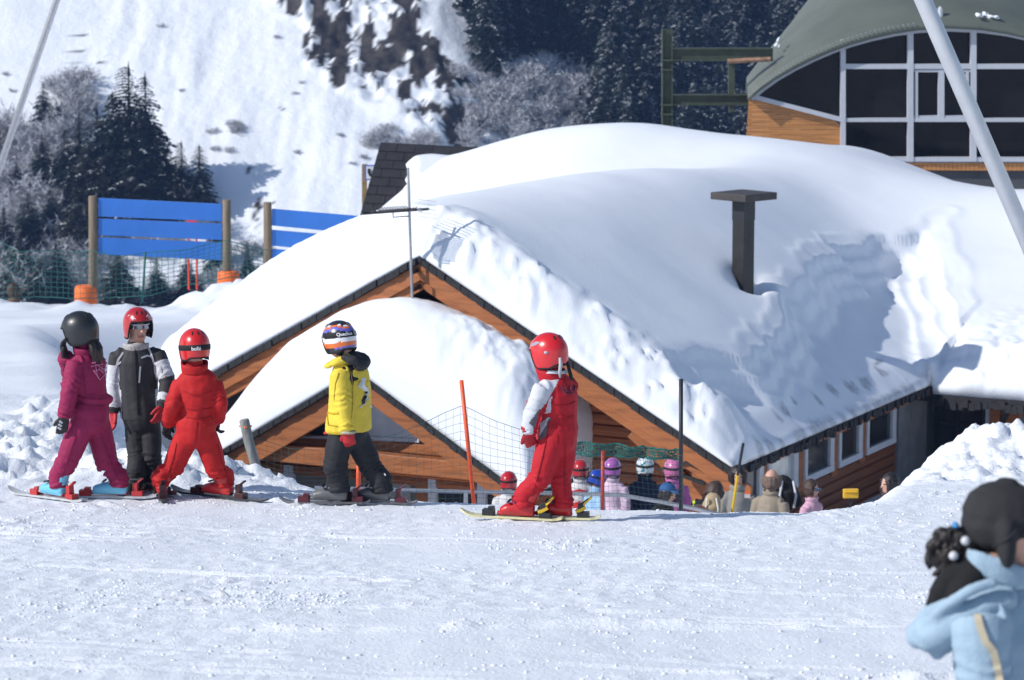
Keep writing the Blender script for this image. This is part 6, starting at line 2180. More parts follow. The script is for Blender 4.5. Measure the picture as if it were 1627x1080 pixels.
    # seams of the suit
# ---- 4: child in a yellow jacket
def kid_yellow():
    dL, dR = Vector((-1, .10, 0)), Vector((-1, .16, 0))
    root, (hL, hR), Y0 = skier('child in yellow jacket and black trousers wearing a striped helmet', [(553, 804, dL), (621, 803, dR)])
    K = lambda x, y, dy=0: P(x, y, Y0 + dy)
    YE = cloth('yellow_jacket', (.70, .53, .055)); BK = cloth('black_trousers', (.020, .021, .024)); HD = cloth('grey_hood', (.035, .035, .037))
    J = dict(head=K(539, 541, 0), look=Vector((-.72, .68, -.14)), neck=K(551, 570, 0), chest=K(556, 602), waist=K(556, 650), pelvis=K(554, 682),
             shL=K(541, 592, -.09), elL=K(546, 645, -.13), wrL=K(553, 684, -.14), shR=K(571, 590, .10), elR=K(548, 640, .16), wrR=K(535, 668, .14),
             hipL=K(540, 695, -.05), knL=K(533, 738, -.05), anL=ANK(hL, dL), hipR=K(568, 697, .05), knR=K(590, 742, .04), anR=ANK(hR, dR))
    J['cuL'], J['cuR'] = CUF(hL, dL), CUF(hR, dR)
    fl = figure(J, Flesh(), 1.0, arm=(.050, .046, .040, .036), leg=(.090, .082, .078, .074))
    def reg(n, fi, ft, C_):
        m = np.zeros(len(fi), int)
        return head_region(1, 2, 3, J, 1.0, C_, m, names_mask(n, fi, 'head', 'jaw', 'nose', 'ear', 'neck'))
    bo = fl.bake('body', [BK, SKIN, LIP, HAIR_DARK], .0085, reg, root, 3, .014, 10, 5, suit_folds)
    rs = (J['shR'] - J['shL']).normalized()
    rs = Vector((.78, .62, 0))
    jk = Flesh()
    jk.limb('jacket', [(J['pelvis'] - Vector((0, 0, .005)), .168, .125), (J['pelvis'] + Vector((0, 0, .03)), .168, .128), (J['waist'], .155, .120), (J['waist'].lerp(J['chest'], .6), .152, .118), (J['chest'].lerp(J['neck'], .25), .142, .108), (J['chest'].lerp(J['neck'], .7), .105, .085), (J['neck'], .066, .064)], rs)
    for k in 'LR':
        jk.limb('arm' + k, [(J['sh' + k].lerp(J['chest'], .25), .064), (J['sh' + k], .064), (J['sh' + k].lerp(J['el' + k], .6), .061), (J['el' + k], .058), (J['el' + k].lerp(J['wr' + k], .5), .055), (J['wr' + k] + (J['el' + k] - J['wr' + k]).normalized() * .01, .052)])
    jo = jk.bake('jacket', [YE], .0075, None, root, 3, .011, 10, 6, suit_folds)
    ribbon(jo, [(521, 686), (535, 688), (552, 689)], .010, cloth('yellow_hem', (.50, .34, .015)), 'hem', jo)
    SY = cloth('yellow_jacket_seam', (.42, .29, .02))
    for a in ([(557, 590), (560, 610), (560, 640), (558, 668)], [(565, 605), (576, 607), (588, 605)], [(545, 676), (552, 678), (559, 677)], [(538, 592), (533, 610), (531, 635)]):
        ribbon(jo, a, .005, SY, 'seam', jo, .002)
    ribbon(bo, [(608, 750), (611, 760), (614, 775)], .008, BLACK_FABRIC, 'trouser_zip', bo, .003)
    ribbon(bo, [(610, 753), (612, 756)], .009, mat('white_zip_pull', (.7, .7, .7), .4), 'zip_pull', bo, .007)
    # pocket flap and pocket
    ribbon(jo, [(520, 655), (530, 657), (538, 656)], .010, cloth('yellow_seam', (.48, .32, .012)), 'pocket_flap', jo)
    ribbon(jo, [(521, 657), (522, 675), (537, 677)], .006, cloth('yellow_seam_thread', (.45, .30, .012)), 'pocket', jo)
    # collar and hood
    f, r, u = basis((-.75, .66, 0))
    fl = Flesh()
    fl.limb('c', [(K(551, 572, -.085), .024, .02), (K(536, 575, -.10), .024, .02), (K(524, 580, -.06), .022, .018), (K(519, 581, .02), .020, .016), (K(530, 575, .09), .022, .018), (K(551, 569, .10), .024, .02)], None)
    fl.limb('c', [(K(553, 566, -.075), .022, .02), (K(540, 570, -.09), .020, .016), (K(528, 574, -.05), .018, .014)], None)
    fl.bake('collar', [YE], .007, None, jo, 2, .004, 14, 3)
    fl = Flesh()
    fl.limb('h', [(K(546, 568, -.10), .022), (K(560, 572, -.105), .030), (K(573, 582, -.07), .036), (K(581, 574, .0), .036), (K(574, 566, .09), .030), (K(558, 562, .11), .024)], None)
    fl.limb('h', [(K(558, 566, -.02), .040), (K(568, 572, -.02), .040)], None)
    fl.bake('hood', [HD], .008, None, jo, 3, .010, 14, 4)
    # white and black print on the back
    WP = mat('white_back_print', (.72, .72, .72), .6); BP = mat('black_back_print', (.02, .02, .022), .6)
    ribbon(jo, [(577, 600), (575, 612), (582, 622), (579, 634)], .030, WP, 'back_print', jo, .005)
    ribbon(jo, [(580, 628), (576, 636), (577, 641)], .022, BP, 'back_print_dark', jo, .008)
    ribbon(jo, [(583, 621), (579, 625)], .014, BP, 'back_print_dark', jo, .0085)
    for a in ([(568, 612), (576, 618), (585, 614)], [(570, 648), (578, 642), (586, 632)], [(572, 606), (570, 616)], [(586, 644), (590, 647)]):
        ribbon(jo, a, .006, WP, 'back_print_line', jo, .006)
    # helmet with bands of colour
    HB = paint('black_helmet_base', (.016, .016, .02)); HO = paint('orange_band', (.72, .15, .02)); HW = paint('white_band', (.72, .72, .74)); HP = paint('violet_band', (.12, .12, .45))
    def pf(az, el):
        w = 6 * math.sin(math.radians(az * 2.3))
        if -12 < el < 4: return 3
        if -30 < el <= -12: return 2
        if 20 + w < el < 33 + w: return 4
        if 33 + w <= el < 42 + w: return 2
        if 42 + w <= el < 47 + w: return 3
        if el <= -30 and abs(az) > 110: return 4 if -36 < el else 0
        return 0
    h, pt = make_helmet(J['head'] + Vector((0, 0, .02)), Vector((-.75, .66, -.14)), [HB, BLACK_FABRIC, HO, HW, HP], root, 1.0, pf)
    strap_band(pt, 62, 300, lambda a: 12 + 2 * math.cos(math.radians(a)), 8, BLACK_FABRIC, h)
    strap_text('Quechua  Qu', pt, 196, 12, .030, mat('white_strap_print', (.8, .8, .8), .5), h, 1.045, -1)
    fl = Flesh()
    for i in range(5): fl.limb('s', [(K(536 + i * 4, 553, -.08 + .02 * i), .022), (K(537 + i * 4, 563, -.08 + .02 * i), .012)], None, 3)
    fl.bake('hair', [HAIR_DARK], .006, None, root, 1, .004, 30, 5)
    RG = mat('red_glove', (.45, .014, .02), .6, 0, .1, 20)
    make_glove(J['wrL'], K(556, 708, -.14) - J['wrL'], Vector((-1, 0, .2)), root, [RG], 1.05, .75)
    make_glove(J['wrR'], K(527, 690, .16) - J['wrR'], Vector((-.5, -.8, 0)), root, [RG], 1.0, .6)
    sb = MB(); sb.tube([J['wrL'] + Vector((.045 * math.cos(a), .045 * math.sin(a), -.008)) for a in np.linspace(0, 6.28, 14)[:-1]], .011, 6, closed=True); sb.build('cuff', mat('grey_cuff', (.4, .38, .28), .7), root)
    bm = [mat('grey_boot', (.13, .13, .13), .4), mat('dark_grey_sole', (.05, .05, .05), .5), mat('silver_buckle', (.5, .5, .5), .35, .6)]
    make_boot(hL, dL, J['knL'], root, bm); make_boot(hR, dR, J['knR'], root, bm)
    sk = mat('black_white_ski', (.10, .10, .11), .35, 0, .6, 14); bi = mat('black_red_binding', (.09, .012, .02), .4)
    make_ski(hL, dL, 'dark patterned ski under the leading foot of the child in yellow', 'skis of the children', sk, bi, .62, .56)
    make_ski(hR, dR, 'dark patterned ski under the rear foot of the child in yellow', 'skis of the children', sk, bi, .62, .52)

# ---- 5: child in a red suit with white sleeve
def kid_red_white():
    dL, dR = Vector((-1, .22, 0)), Vector((-1, .16, 0))
    root, (hL, hR), Y0 = skier('child in red suit with white shoulder and red helmet near the middle of the piste', [(850, 830, dL), (910, 829, dR)])
    K = lambda x, y, dy=0: P(x, y, Y0 + dy)
    R1 = cloth('scarlet_suit', (.45, .011, .020)); WH = cloth('pale_grey_panel', (.55, .56, .60)); DG = cloth('mid_grey_panel', (.10, .10, .12))
    J = dict(head=K(872, 563, 0), look=Vector((-.80, .60, -.08)), neck=K(880, 593, 0), chest=K(886, 628), waist=K(889, 662), pelvis=K(886, 690),
             shL=K(862, 618, -.09), elL=K(846, 659, -.12), wrL=K(839, 688, -.10), shR=K(905, 612, .09), elR=K(872, 655, .17), wrR=K(860, 690, .14),
             hipL=K(874, 704, -.05), knL=K(860, 757, -.06), anL=ANK(hL, dL), hipR=K(896, 704, .05), knR=K(890, 757, .02), anR=ANK(hR, dR))
    J['cuL'], J['cuR'] = CUF(hL, dL), CUF(hR, dR)
    fl = figure(J, Flesh(), 1.0, torso=(.138, .122, .122, .105, .138, .115, .130, .09), arm=(.062, .058, .052, .048), leg=(.090, .080, .072, .064))
    fdir = Vector((-.8, .6, 0))
    WHITE = [(864, 592), (890, 597), (884, 612), (868, 640), (858, 652), (853, 661), (843, 667), (848, 679), (846, 690), (822, 692), (822, 668), (838, 640), (846, 612)]
    GREY = [(853, 655), (858, 650), (850, 680), (840, 672)]
    SIDE = [(872, 634), (877, 630), (875, 656), (866, 657)]
    HIPG = [(868, 662), (876, 664), (868, 692), (856, 700), (858, 676)]
    HIPW = [(858, 672), (873, 662), (868, 676), (857, 692)]
    def reg(n, fi, ft, C_):
        m = np.zeros(len(fi), int)
        d = C_[:, 1] * CP - C_[:, 2] * SP
        px = W / 2 + F * C_[:, 0] / d; py = H / 2 - F * (C_[:, 1] * SP + C_[:, 2] * CP) / d
        near = (C_[:, 1] < J['chest'].y + .02) & ~names_mask(n, fi, 'head', 'jaw', 'nose', 'ear')
        for poly, k in ((WHITE, 1), (GREY, 2), (SIDE, 1), (HIPG, 2), (HIPW, 1)):
            m[near & (inside(px, py, poly) > 0)] = k
        return head_region(3, 4, 5, J, 1.0, C_, m, names_mask(n, fi, 'head', 'jaw', 'nose', 'ear'))
    body = fl.bake('body', [R1, WH, DG, SKIN, LIP, HAIR_DARK], .008, reg, root, 3, .013, 10, 7, suit_folds)
    f, r, u = basis(fdir)
    collar(J['neck'] + Vector((-.01, .0, -.015)), r, f, .085, .082, .080, R1, root, .10, tilt=.25)
    ribbon(body, [(866, 590), (880, 592), (896, 592)], .02, WH, 'collar_band', root, .03) 
    SM = cloth('deep_scarlet_seam', (.28, .007, .013))
    for a in ([(872, 668), (868, 700), (860, 735), (851, 770), (846, 800)], [(897, 690), (898, 720), (897, 755), (898, 790)], [(875, 640), (890, 644), (905, 642), (914, 637)], [(886, 690), (884, 716)]):
        ribbon(body, a, .0055, SM, 'seam', body, .002)
    # embroidered emblem on the back
    EM = mat('dark_embroidery', (.14, .03, .06), .7)
    for a in ([(888, 617), (898, 623), (910, 620), (919, 612)], [(892, 621), (900, 627), (912, 624)], [(896, 613), (900, 622)], [(905, 612), (907, 623)], [(912, 611), (912, 621)], [(890, 613), (896, 619)]):
        ribbon(body, a, .006, EM, 'embroidery', body, .004)
    ribbon(body, [(887, 661), (900, 664), (911, 661)], .022, cloth('red_belt', (.40, .008, .016)), 'belt', body, .004)
    RED = paint('glossy_red_helmet', (.60, .014, .018)); SIL = mat('silver_patch', (.5, .5, .53), .25, .5)
    h, pt = make_helmet(J['head'] + Vector((0, 0, .02)), Vector((-.82, .56, -.08)), [RED, BLACK_FABRIC], root, 1.02)
    # vent patch, side rivet, hanging goggle strap
    def patch(azs, m, nm):
        mb = MB(); vs, fs = [], []
        for az, e0, e1 in azs: vs += [pt(az, e0, 1.012), pt(az, e1, 1.012)]
        for i in range(len(azs) - 1): fs.append((2 * i, 2 * i + 2, 2 * i + 3, 2 * i + 1))
        mb.add(vs, fs); return mb.build(nm, m, h, smooth=True)
    patch([(-46, 22, 24), (-54, 20, 30), (-66, 22, 36), (-78, 27, 36), (-86, 32, 34)], SIL, 'vent_patch')
    q = pt(-112, 2, 1.01); d = MB(); d.ball(q, .014, .010, .010, 12, 8); d.build('side_rivet', mat('grey_rivet', (.45, .45, .47), .4), h, smooth=True)
    g = MB()
    pts = [K(890, 568, -.12), K(891, 580, -.125), K(889, 592, -.12), K(890, 600, -.12)]
    g.tube(pts, [.010, .013, .010, .006], 6); go = g.build('goggle_strap', mat('grey_strap', (.40, .41, .43), .6), h, smooth=True)
    g = MB(); g.tube([K(897, 567, -.05), K(903, 582, -.05), K(907, 597, -.06), K(909, 604, -.06)], [.010, .011, .013, .008], 6); g.build('strap_end', BLACK_FABRIC, h, smooth=True)
    RG = mat('dark_red_glove', (.36, .010, .016), .6, 0, .1, 20)
    def greg(n, fi, ft, C_): return np.zeros(len(fi), int)
    make_glove(J['wrL'], K(847, 712, -.05) - J['wrL'], Vector((-1, -.2, 0)), root, [RG], 1.05, .55)
    make_glove(J['wrR'], K(856, 712, .12) - J['wrR'], Vector((-.6, .7, 0)), root, [RG], 1.0, .6)
    bm = [mat('scarlet_boot', (.50, .012, .014), .35, coat=.3), mat('scarlet_sole', (.35, .01, .01), .5), mat('violet_buckle', (.10, .08, .30), .4)]
    make_boot(hL, dL, J['knL'], root, bm, L=.235); make_boot(hR, dR, J['knR'], root, bm, L=.235)
    sk = mat('pale_yellow_ski', (.62, .58, .34), .35, 0, .15, 14); bi = [mat('black_plastic', (.02, .02, .02), .4)]
    yb = mat('yellow_lever', (.75, .50, .02), .4)
    for h_, d_, lab in ((hL, dL, 'pale yellow ski stretched forward under the child with the white shoulder'), (hR, dR, 'pale yellow ski set back under the child with the white shoulder')):
        s = make_ski(h_, d_, lab, 'skis of the children', sk, bi[0], .66,   .55)
        lv = MB(); qq = h_ - d_.normalized() * .05
        lv.bar(qq + Vector((0, 0, .055)), qq - d_.normalized() * .07 + Vector((0, 0, .13)), .03, .014, (0, 0, 1)); lv.bar(qq + Vector((-.03, 0, .03)), qq + Vector((.03, 0, .06)), .05, .02); lv.build('lever', yb, s)
kid_magenta(); kid_grey(); kid_red(); kid_yellow(); kid_red_white()

# ------------------------------------------------------------------ people waiting lower down by the chalet
def bystander(label, hx, hy, Y, face, jacket, trousers=None, S=1.0, helmet=None, hair=None, lean=0.0, arm_pose='down', jreg=None, extra=None, group=None, sink=0.0, long_hair=False, bald=False, gl=None):
    face = Vector(face).normalized()
    hd = P(hx, hy, Y)
    g0 = gz(hd.x, Y)
    f, r, u = basis(face)
    lv = f * lean
    root = empty('person', Vector((hd.x, Y, g0)), label, 'person', group)
    dn = lambda z: hd + Vector((0, 0, -z * S))
    hipz = hd.z - .56 * S
    leg_len = max(.32, hipz - g0 - .05)
    hip = dn(.56) - lv * .56
    J = dict(head=hd, look=face, neck=dn(.13) - lv * .13, chest=dn(.27) - lv * .27, waist=dn(.42) - lv * .42, pelvis=dn(.53) - lv * .53)
    w = .135 * S
    for k, s in (('L', -1), ('R', 1)):
        J['sh' + k] = J['chest'] + r * s * w + Vector((0, 0, .045 * S))
        if arm_pose == 'front':
            J['el' + k] = J['sh' + k] - Vector((0, 0, .19 * S)) + r * s * .03 * S + f * .03; J['wr' + k] = J['el' + k] + f * .15 * S - r * s * .06 * S + Vector((0, 0, .02))
        else:
            J['el' + k] = J['sh' + k] - Vector((0, 0, .20 * S)) + r * s * .045 * S - f * .02; J['wr' + k] = J['el' + k] - Vector((0, 0, .17 * S)) + f * .05 * S - r * s * .01
        J['hip' + k] = hip + r * s * .065 * S
        foot = Vector((J['hip' + k].x, J['hip' + k].y, 0)) + r * s * .03 + lv * .3
        foot.z = gz(foot.x, foot.y) + .08
        J['an' + k] = foot; J['kn' + k] = J['hip' + k].lerp(foot, .5) + f * .035
    fl = figure(J, Flesh(), S)
    mats = [jacket, trousers or CHARCOAL, SKIN, LIP, HAIR_DARK] + (extra or [])
    def reg(n, fi, ft, C_):
        m = np.zeros(len(fi), int)
        m[names_mask(n, fi, 'leg') & (C_[:, 2] < J['pelvis'].z - .02)] = 1
        if jreg is not None: m = jreg(m, n, fi, ft, C_, J, S, r, f)
        return head_region(2, 3, 4, J, S, C_, m, names_mask(n, fi, 'head', 'jaw', 'nose', 'ear'))
    fl.bake('body', mats, .014, reg, root, 2, .013, 9, int(hx), suit_folds)
    collar(J['neck'] + Vector((0, 0, .01)), r, f, .05 * S, .078 * S, .074 * S, jacket, root, .06)
    if helmet is not None:
        m_, pf = helmet
        h, pt = make_helmet(hd + u * .02 * S, face, m_, root, S * 1.0, pf, vents=False)
        strap_band(pt, 62, 298, lambda a: 2, 7, BLACK_FABRIC, h)
    if hair is not None:
        q = Flesh(); rg = random.Random(int(hx))
        if not bald:
            q.blob('hair', hd + u * .035 * S - f * .018 * S, .088 * S, .098 * S, .088 * S, r, u)
        for i in range(10):
            a = 1.0 + 4.3 * i / 9
            o = hd + (f * math.cos(a) * .085 + r * math.sin(a) * .080) * S
            q.limb('lock', [(o + u * .03 * S, .026 * S), (o - u * .03 * S, .026 * S), (o - u * (.14 if long_hair else .065) * S + Vector((rg.uniform(-.02, .02), rg.uniform(-.02, .02), 0)), .016 * S)], None, 3)
        q.bake('hair', [hair], .011, None, root, 1, .010, 26, int(hx))
    gm = gl or BLACK_FABRIC
    for k, s in (('L', -1), ('R', 1)):
        make_glove(J['wr' + k], J['wr' + k] - J['el' + k], f if arm_pose == 'down' else Vector((0, 0, 1)), root, [gm], S * 1.0, .5 if s > 0 else -.5, voxel=.009)
    for k in 'LR':
        a = J['an' + k]; h = Vector((a.x, a.y, gz(a.x, a.y) + .01)) - f * .06
        make_boot(h, f, J['kn' + k], root, [BLACK_FABRIC, BLACK_FABRIC], buckles=False)
    return root, J

def helm(name, c): return ([paint(name, c), BLACK_FABRIC], None)
Q = 'people queueing below the piste beside the chalet'
RB = (.5, .012, .018)
PALE = cloth('white_jacket', (.62, .60, .60)); REDJ = cloth('red_jacket_panel', (.50, .012, .018))
def side_red(m, n, fi, ft, C_, J, S, r, f):
    q = (C_ - np.array(J['chest'])) @ np.array(r)
    m[(m == 0) & (q > .05 * S)] = 5
    m[names_mask(n, fi, 'armR') & (ft < .97)] = 5
    return m
def yoke_red(m, n, fi, ft, C_, J, S, r, f):
    q = (C_ - np.array(J['chest'])) @ np.array(r)
    z = C_[:, 2] - J['chest'].z
    m[(m == 0) & (np.abs(z + .3 * np.abs(q) - .02) < .035 * S)] = 5
    m[(m == 0) & (z + .3 * np.abs(q) < -.10 * S)] = 5
    return m
def dark_yoke(m, n, fi, ft, C_, J, S, r, f):
    z = C_[:, 2] - J['chest'].z
    m[(m == 0) & names_mask(n, fi, 'torso') & (np.abs(z + .06 * S) < .045 * S)] = 5
    return m
bystander('child in red helmet and white jacket with red side behind the handrail', 808, 766, 36.0, (.15, 1, 0), PALE, REDJ, 1.0, helm('red_helmet_far', RB), jreg=side_red, extra=[REDJ], group=Q)
bystander('child in red helmet and red jacket with pale yoke next to the blue helmet', 922, 747, 36.8, (.1, 1, 0), PALE, REDJ, 1.0, helm('red_helmet_far', RB), jreg=yoke_red, extra=[REDJ], group=Q)
bystander('child in blue helmet and light blue jacket looking down', 949, 762, 36.0, (.8, .5, -.3), cloth('light_blue_jacket', (.30, .47, .66)), CHARCOAL, .92, helm('blue_helmet', (.012, .05, .42)), lean=.12, group=Q)
bystander('child in mauve helmet and pale pink hooded jacket', 973, 745, 36.4, (.3, 1, 0), cloth('pale_pink_jacket', (.66, .50, .62)), CHARCOAL, 1.02, helm('mauve_helmet', (.42, .12, .42)), group=Q)
def teal_pf(az, el): return 2 if (math.sin(az * .11) + math.sin(el * .16 + az * .05)) > .9 else 0
bystander('child in white and teal helmet and navy jacket', 1025, 742, 36.6, (-.1, 1, 0), cloth('navy_jacket', (.012, .018, .05)), cloth('navy_trousers', (.012, .016, .04)), 1.06, ([paint('white_helmet', (.6, .64, .66)), BLACK_FABRIC, paint('teal_mark', (.03, .22, .26))], teal_pf), group=Q)
bystander('child in pink helmet and pink jacket with dark band across the back', 1069, 746, 37.0, (-.3, 1, 0), cloth('pink_jacket', (.52, .16, .40)), CHARCOAL, 1.06, helm('pink_helmet', (.55, .16, .34)), jreg=dark_yoke, extra=[cloth('plum_band', (.07, .03, .06))], group=Q)
cap_r, capJ = bystander('person in black jacket and blue cap stooping by the handrail', 1062, 783, 34.6, (.75, -.55, -.25), BLACK_FABRIC, CHARCOAL, 1.02, None, HAIR_DARK, lean=.35, arm_pose='front', group=Q)
m = MB(); m.ball(capJ['head'] + Vector((-.01, 0, .045)), .098, .098, .085, 16, 10); m.bar(capJ['head'] + Vector((.05, -.05, .04)), capJ['head'] + Vector((.13, -.11, .02)), .12, .012)
m.build('cap', cloth('blue_cap', (.03, .10, .26)), cap_r, smooth=True)
def lime(m, n, fi, ft, C_, J, S, r, f):
    z = C_[:, 2] - J['chest'].z; q = (C_ - np.array(J['chest'])) @ np.array(r)
    m[(m == 0) & (np.abs(z - .02 + q * .5) < .016)] = 5
    m[(m == 0) & (np.abs(z + .07 - q * .4) < .012)] = 5
    return m
bystander('brown haired person bending over in black jacket with lime green stripes', 1136, 782, 35.8, (.8, .4, -.5), BLACK_FABRIC, CHARCOAL, 1.1, None, HAIR_BROWN, lean=.75, arm_pose='front', jreg=lime, extra=[cloth('lime_stripe', (.42, .55, .03))], group=Q)
wr, wJ = bystander('woman with dark curly hair in grey fleece facing the piste', 1172, 757, 39.0, (.05, -1, 0), cloth('grey_fleece', (.26, .25, .23)), CHARCOAL, 1.2, None, HAIR_DARK, group=Q)
b = MB(); c = P(1183, 791, 38.82); b.box(c, (.075, 0, 0), (0, .01, 0), (0, 0, .06)); b.build('badge', mat('white_badge', (.7, .6, .55), .5), wr)
b = MB(); b.box(c + Vector((0, -.004, .055)), (.075, 0, 0), (0, .01, 0), (0, 0, .035)); b.build('badge_header', PLASTIC_ORANGE, wr)
bystander('balding man in beige jacket with his back to the piste', 1226, 763, 36.6, (.45, .9, 0), cloth('beige_jacket', (.30, .25, .19)), CHARCOAL, 1.22, None, mat('short_grey_hair', (.16, .11, .085), .8, 0, .3, 40), bald=True, lean=.12, group=Q)
kr, kJ = bystander('girl with sunglasses and brown hair in pale pink jacket below the windows', 1290, 777, 36.6, (.75, -.65, 0), cloth('rose_jacket', (.60, .36, .46)), CHARCOAL, 1.0, None, HAIR_BROWN, group=Q)
def shades(J, root, S, mm):
    f, r, u = basis(J['look']); c = J['head']; g = MB()
    for s in (-1, 1):
        g.ball(c + f * .090 * S + r * s * .032 * S + u * .008, .026 * S, .026 * S, .019 * S, 10, 6)
        g.bar(c + f * .085 * S + r * s * .060 * S + u * .012, c + r * s * .082 * S + u * .012, .008, .008)
    g.build('sunglasses', mm, root, smooth=True)
shades(kJ, kr, 1.0, mat('blue_mirror_lens', (.10, .16, .24), .08, .7))
bystander('dark haired woman whose head just shows above the snow bank', 1413, 769, 36.0, (-.9, -.45, 0), cloth('dark_coat', (.05, .04, .05)), CHARCOAL, 1.15, None, HAIR_DARK, long_hair=True, group=Q)
bystander('person behind the hill edge with only brown hair showing under the green net', 22, 462, 58.0, (.3, 1, 0), cloth('brown_coat', (.16, .10, .07)), CHARCOAL, 1.3, None, HAIR_BROWN)

def backpack(label, px, py, Y, m1, m2, size, tilt):
    q = P(px, py, Y)
    fl = Flesh()
    ax = Vector((tilt, 0, 1)).normalized()
    fl.limb('jacket', [(q - ax * .20 * size, .13 * size, .085 * size), (q, .15 * size, .10 * size), (q + ax * .16 * size, .12 * size, .08 * size), (q + ax * .22 * size, .07 * size, .05 * size)], (1, 0, 0))
    fl.limb('pocket', [(q + Vector((0, -.10, -.12)) * size, .09 * size, .05 * size), (q + Vector((0, -.11, .02)) * size, .09 * size, .05 * size)], (1, 0, 0))
    o = fl.bake('backpack', [m1], .012, None, None, 3, .008, 10, int(px))
    tag(o, label, 'bag')
    for s in (-1, 1):
        b = MB(); b.tube([q + Vector((s * .08, -.13, -.16)) * size, q + Vector((s * .10, -.165, 0)) * size, q + Vector((s * .07, -.10, .17)) * size], .016 * size, 6)
        b.build('strap', m2, o)
    return o
backpack('black backpack with white straps slung behind the man in beige', 1250, 783, 37.0, BLACK_FABRIC, mat('white_webbing', (.62, .64, .68), .6), 1.0, -.5)
def low_table():
    q = P(1121, 806, 34.8)
    top = q.z - .15
    t = empty('table', Vector((q.x, q.y, gz(q.x, q.y))), 'low wooden table with bags just below the edge of the piste', 'table')
    m = MB(); m.box((q.x - .42, q.y - .30, top - .04), (.84, 0, 0), (0, .75, 0), (0, 0, .04)); m.build('tabletop', WOOD_POST, t, clean=True, bevel=.006)
    for a in (-.38, .34):
        for b in (-.26, .38):
            m = MB(); g = gz(q.x + a, q.y + b); m.box((q.x + a, q.y + b, g - .05), (.05, 0, 0), (0, .05, 0), (0, 0, top - .042 - g + .05)); m.build('leg', WOOD_POST, t)
low_table()
backpack('tan and white day bag standing on the low table behind the crest', 1130, 806, 35.0, cloth('tan_bag', (.42, .33, .20)), mat('white_webbing_tape', (.65, .64, .60), .6), .75, .2)
q = P(1110, 806, 34.75); q.z = P(1121, 806, 34.8).z - .06
o = MB().ball(q, .12, .11, .10, 18, 12); ho = o.build('helmet', [paint('orange_helmet', (.72, .17, .03))], None, smooth=True); tag(ho, 'orange helmet put down beside the tan day bag', 'helmet')
st = MB(); st.tube([q + Vector((.122 * math.cos(a), .112 * math.sin(a), -.03)) for a in np.linspace(0, 6.28, 25)[:-1]], .012, 6, closed=True); st.build('rim', BLACK_FABRIC, ho)
def stake():
    Y = 35.0
    e = empty('stake', P(1160, 830, Y), 'leaning stake with black upper half and yellow lower half', 'pole')
    a, b, c = P(1181, 704, Y), P(1172, 755, Y), P(1160, 835, Y)
    m = MB(); m.tube([a, b], .017, 10); m.build('upper_half', POLE_BLACK, e)
    m = MB(); m.tube([b, c], .0172, 10); m.build('lower_half', mat('yellow_pole', (.72, .45, .02), .5), e)
stake()
def crate():
    q = P(1340, 792, 36.5)
    m = MB(); m.box(q, (.19, .02, 0), (0, .08, 0), (0, 0, .11)); m.box(q + Vector((.015, -.008, .075)), (.16, .0, 0), (0, .02, 0), (0, 0, .02))
    o = m.build('marker_sign', mat('yellow_plastic', (.85, .48, .02), .4, 0, .08, 8), None, clean=True, bevel=.015)
    tag(o, 'small yellow panel on a dark stake below the windows', 'sign')
    g = gz(q.x + .1, q.y + .1)
    m = MB(); m.tube([(q.x + .1, q.y + .11, g - .1), (q.x + .1, q.y + .11, q.z + .06)], .02, 8); m.build('stake', POLE_BLACK, o)
crate()

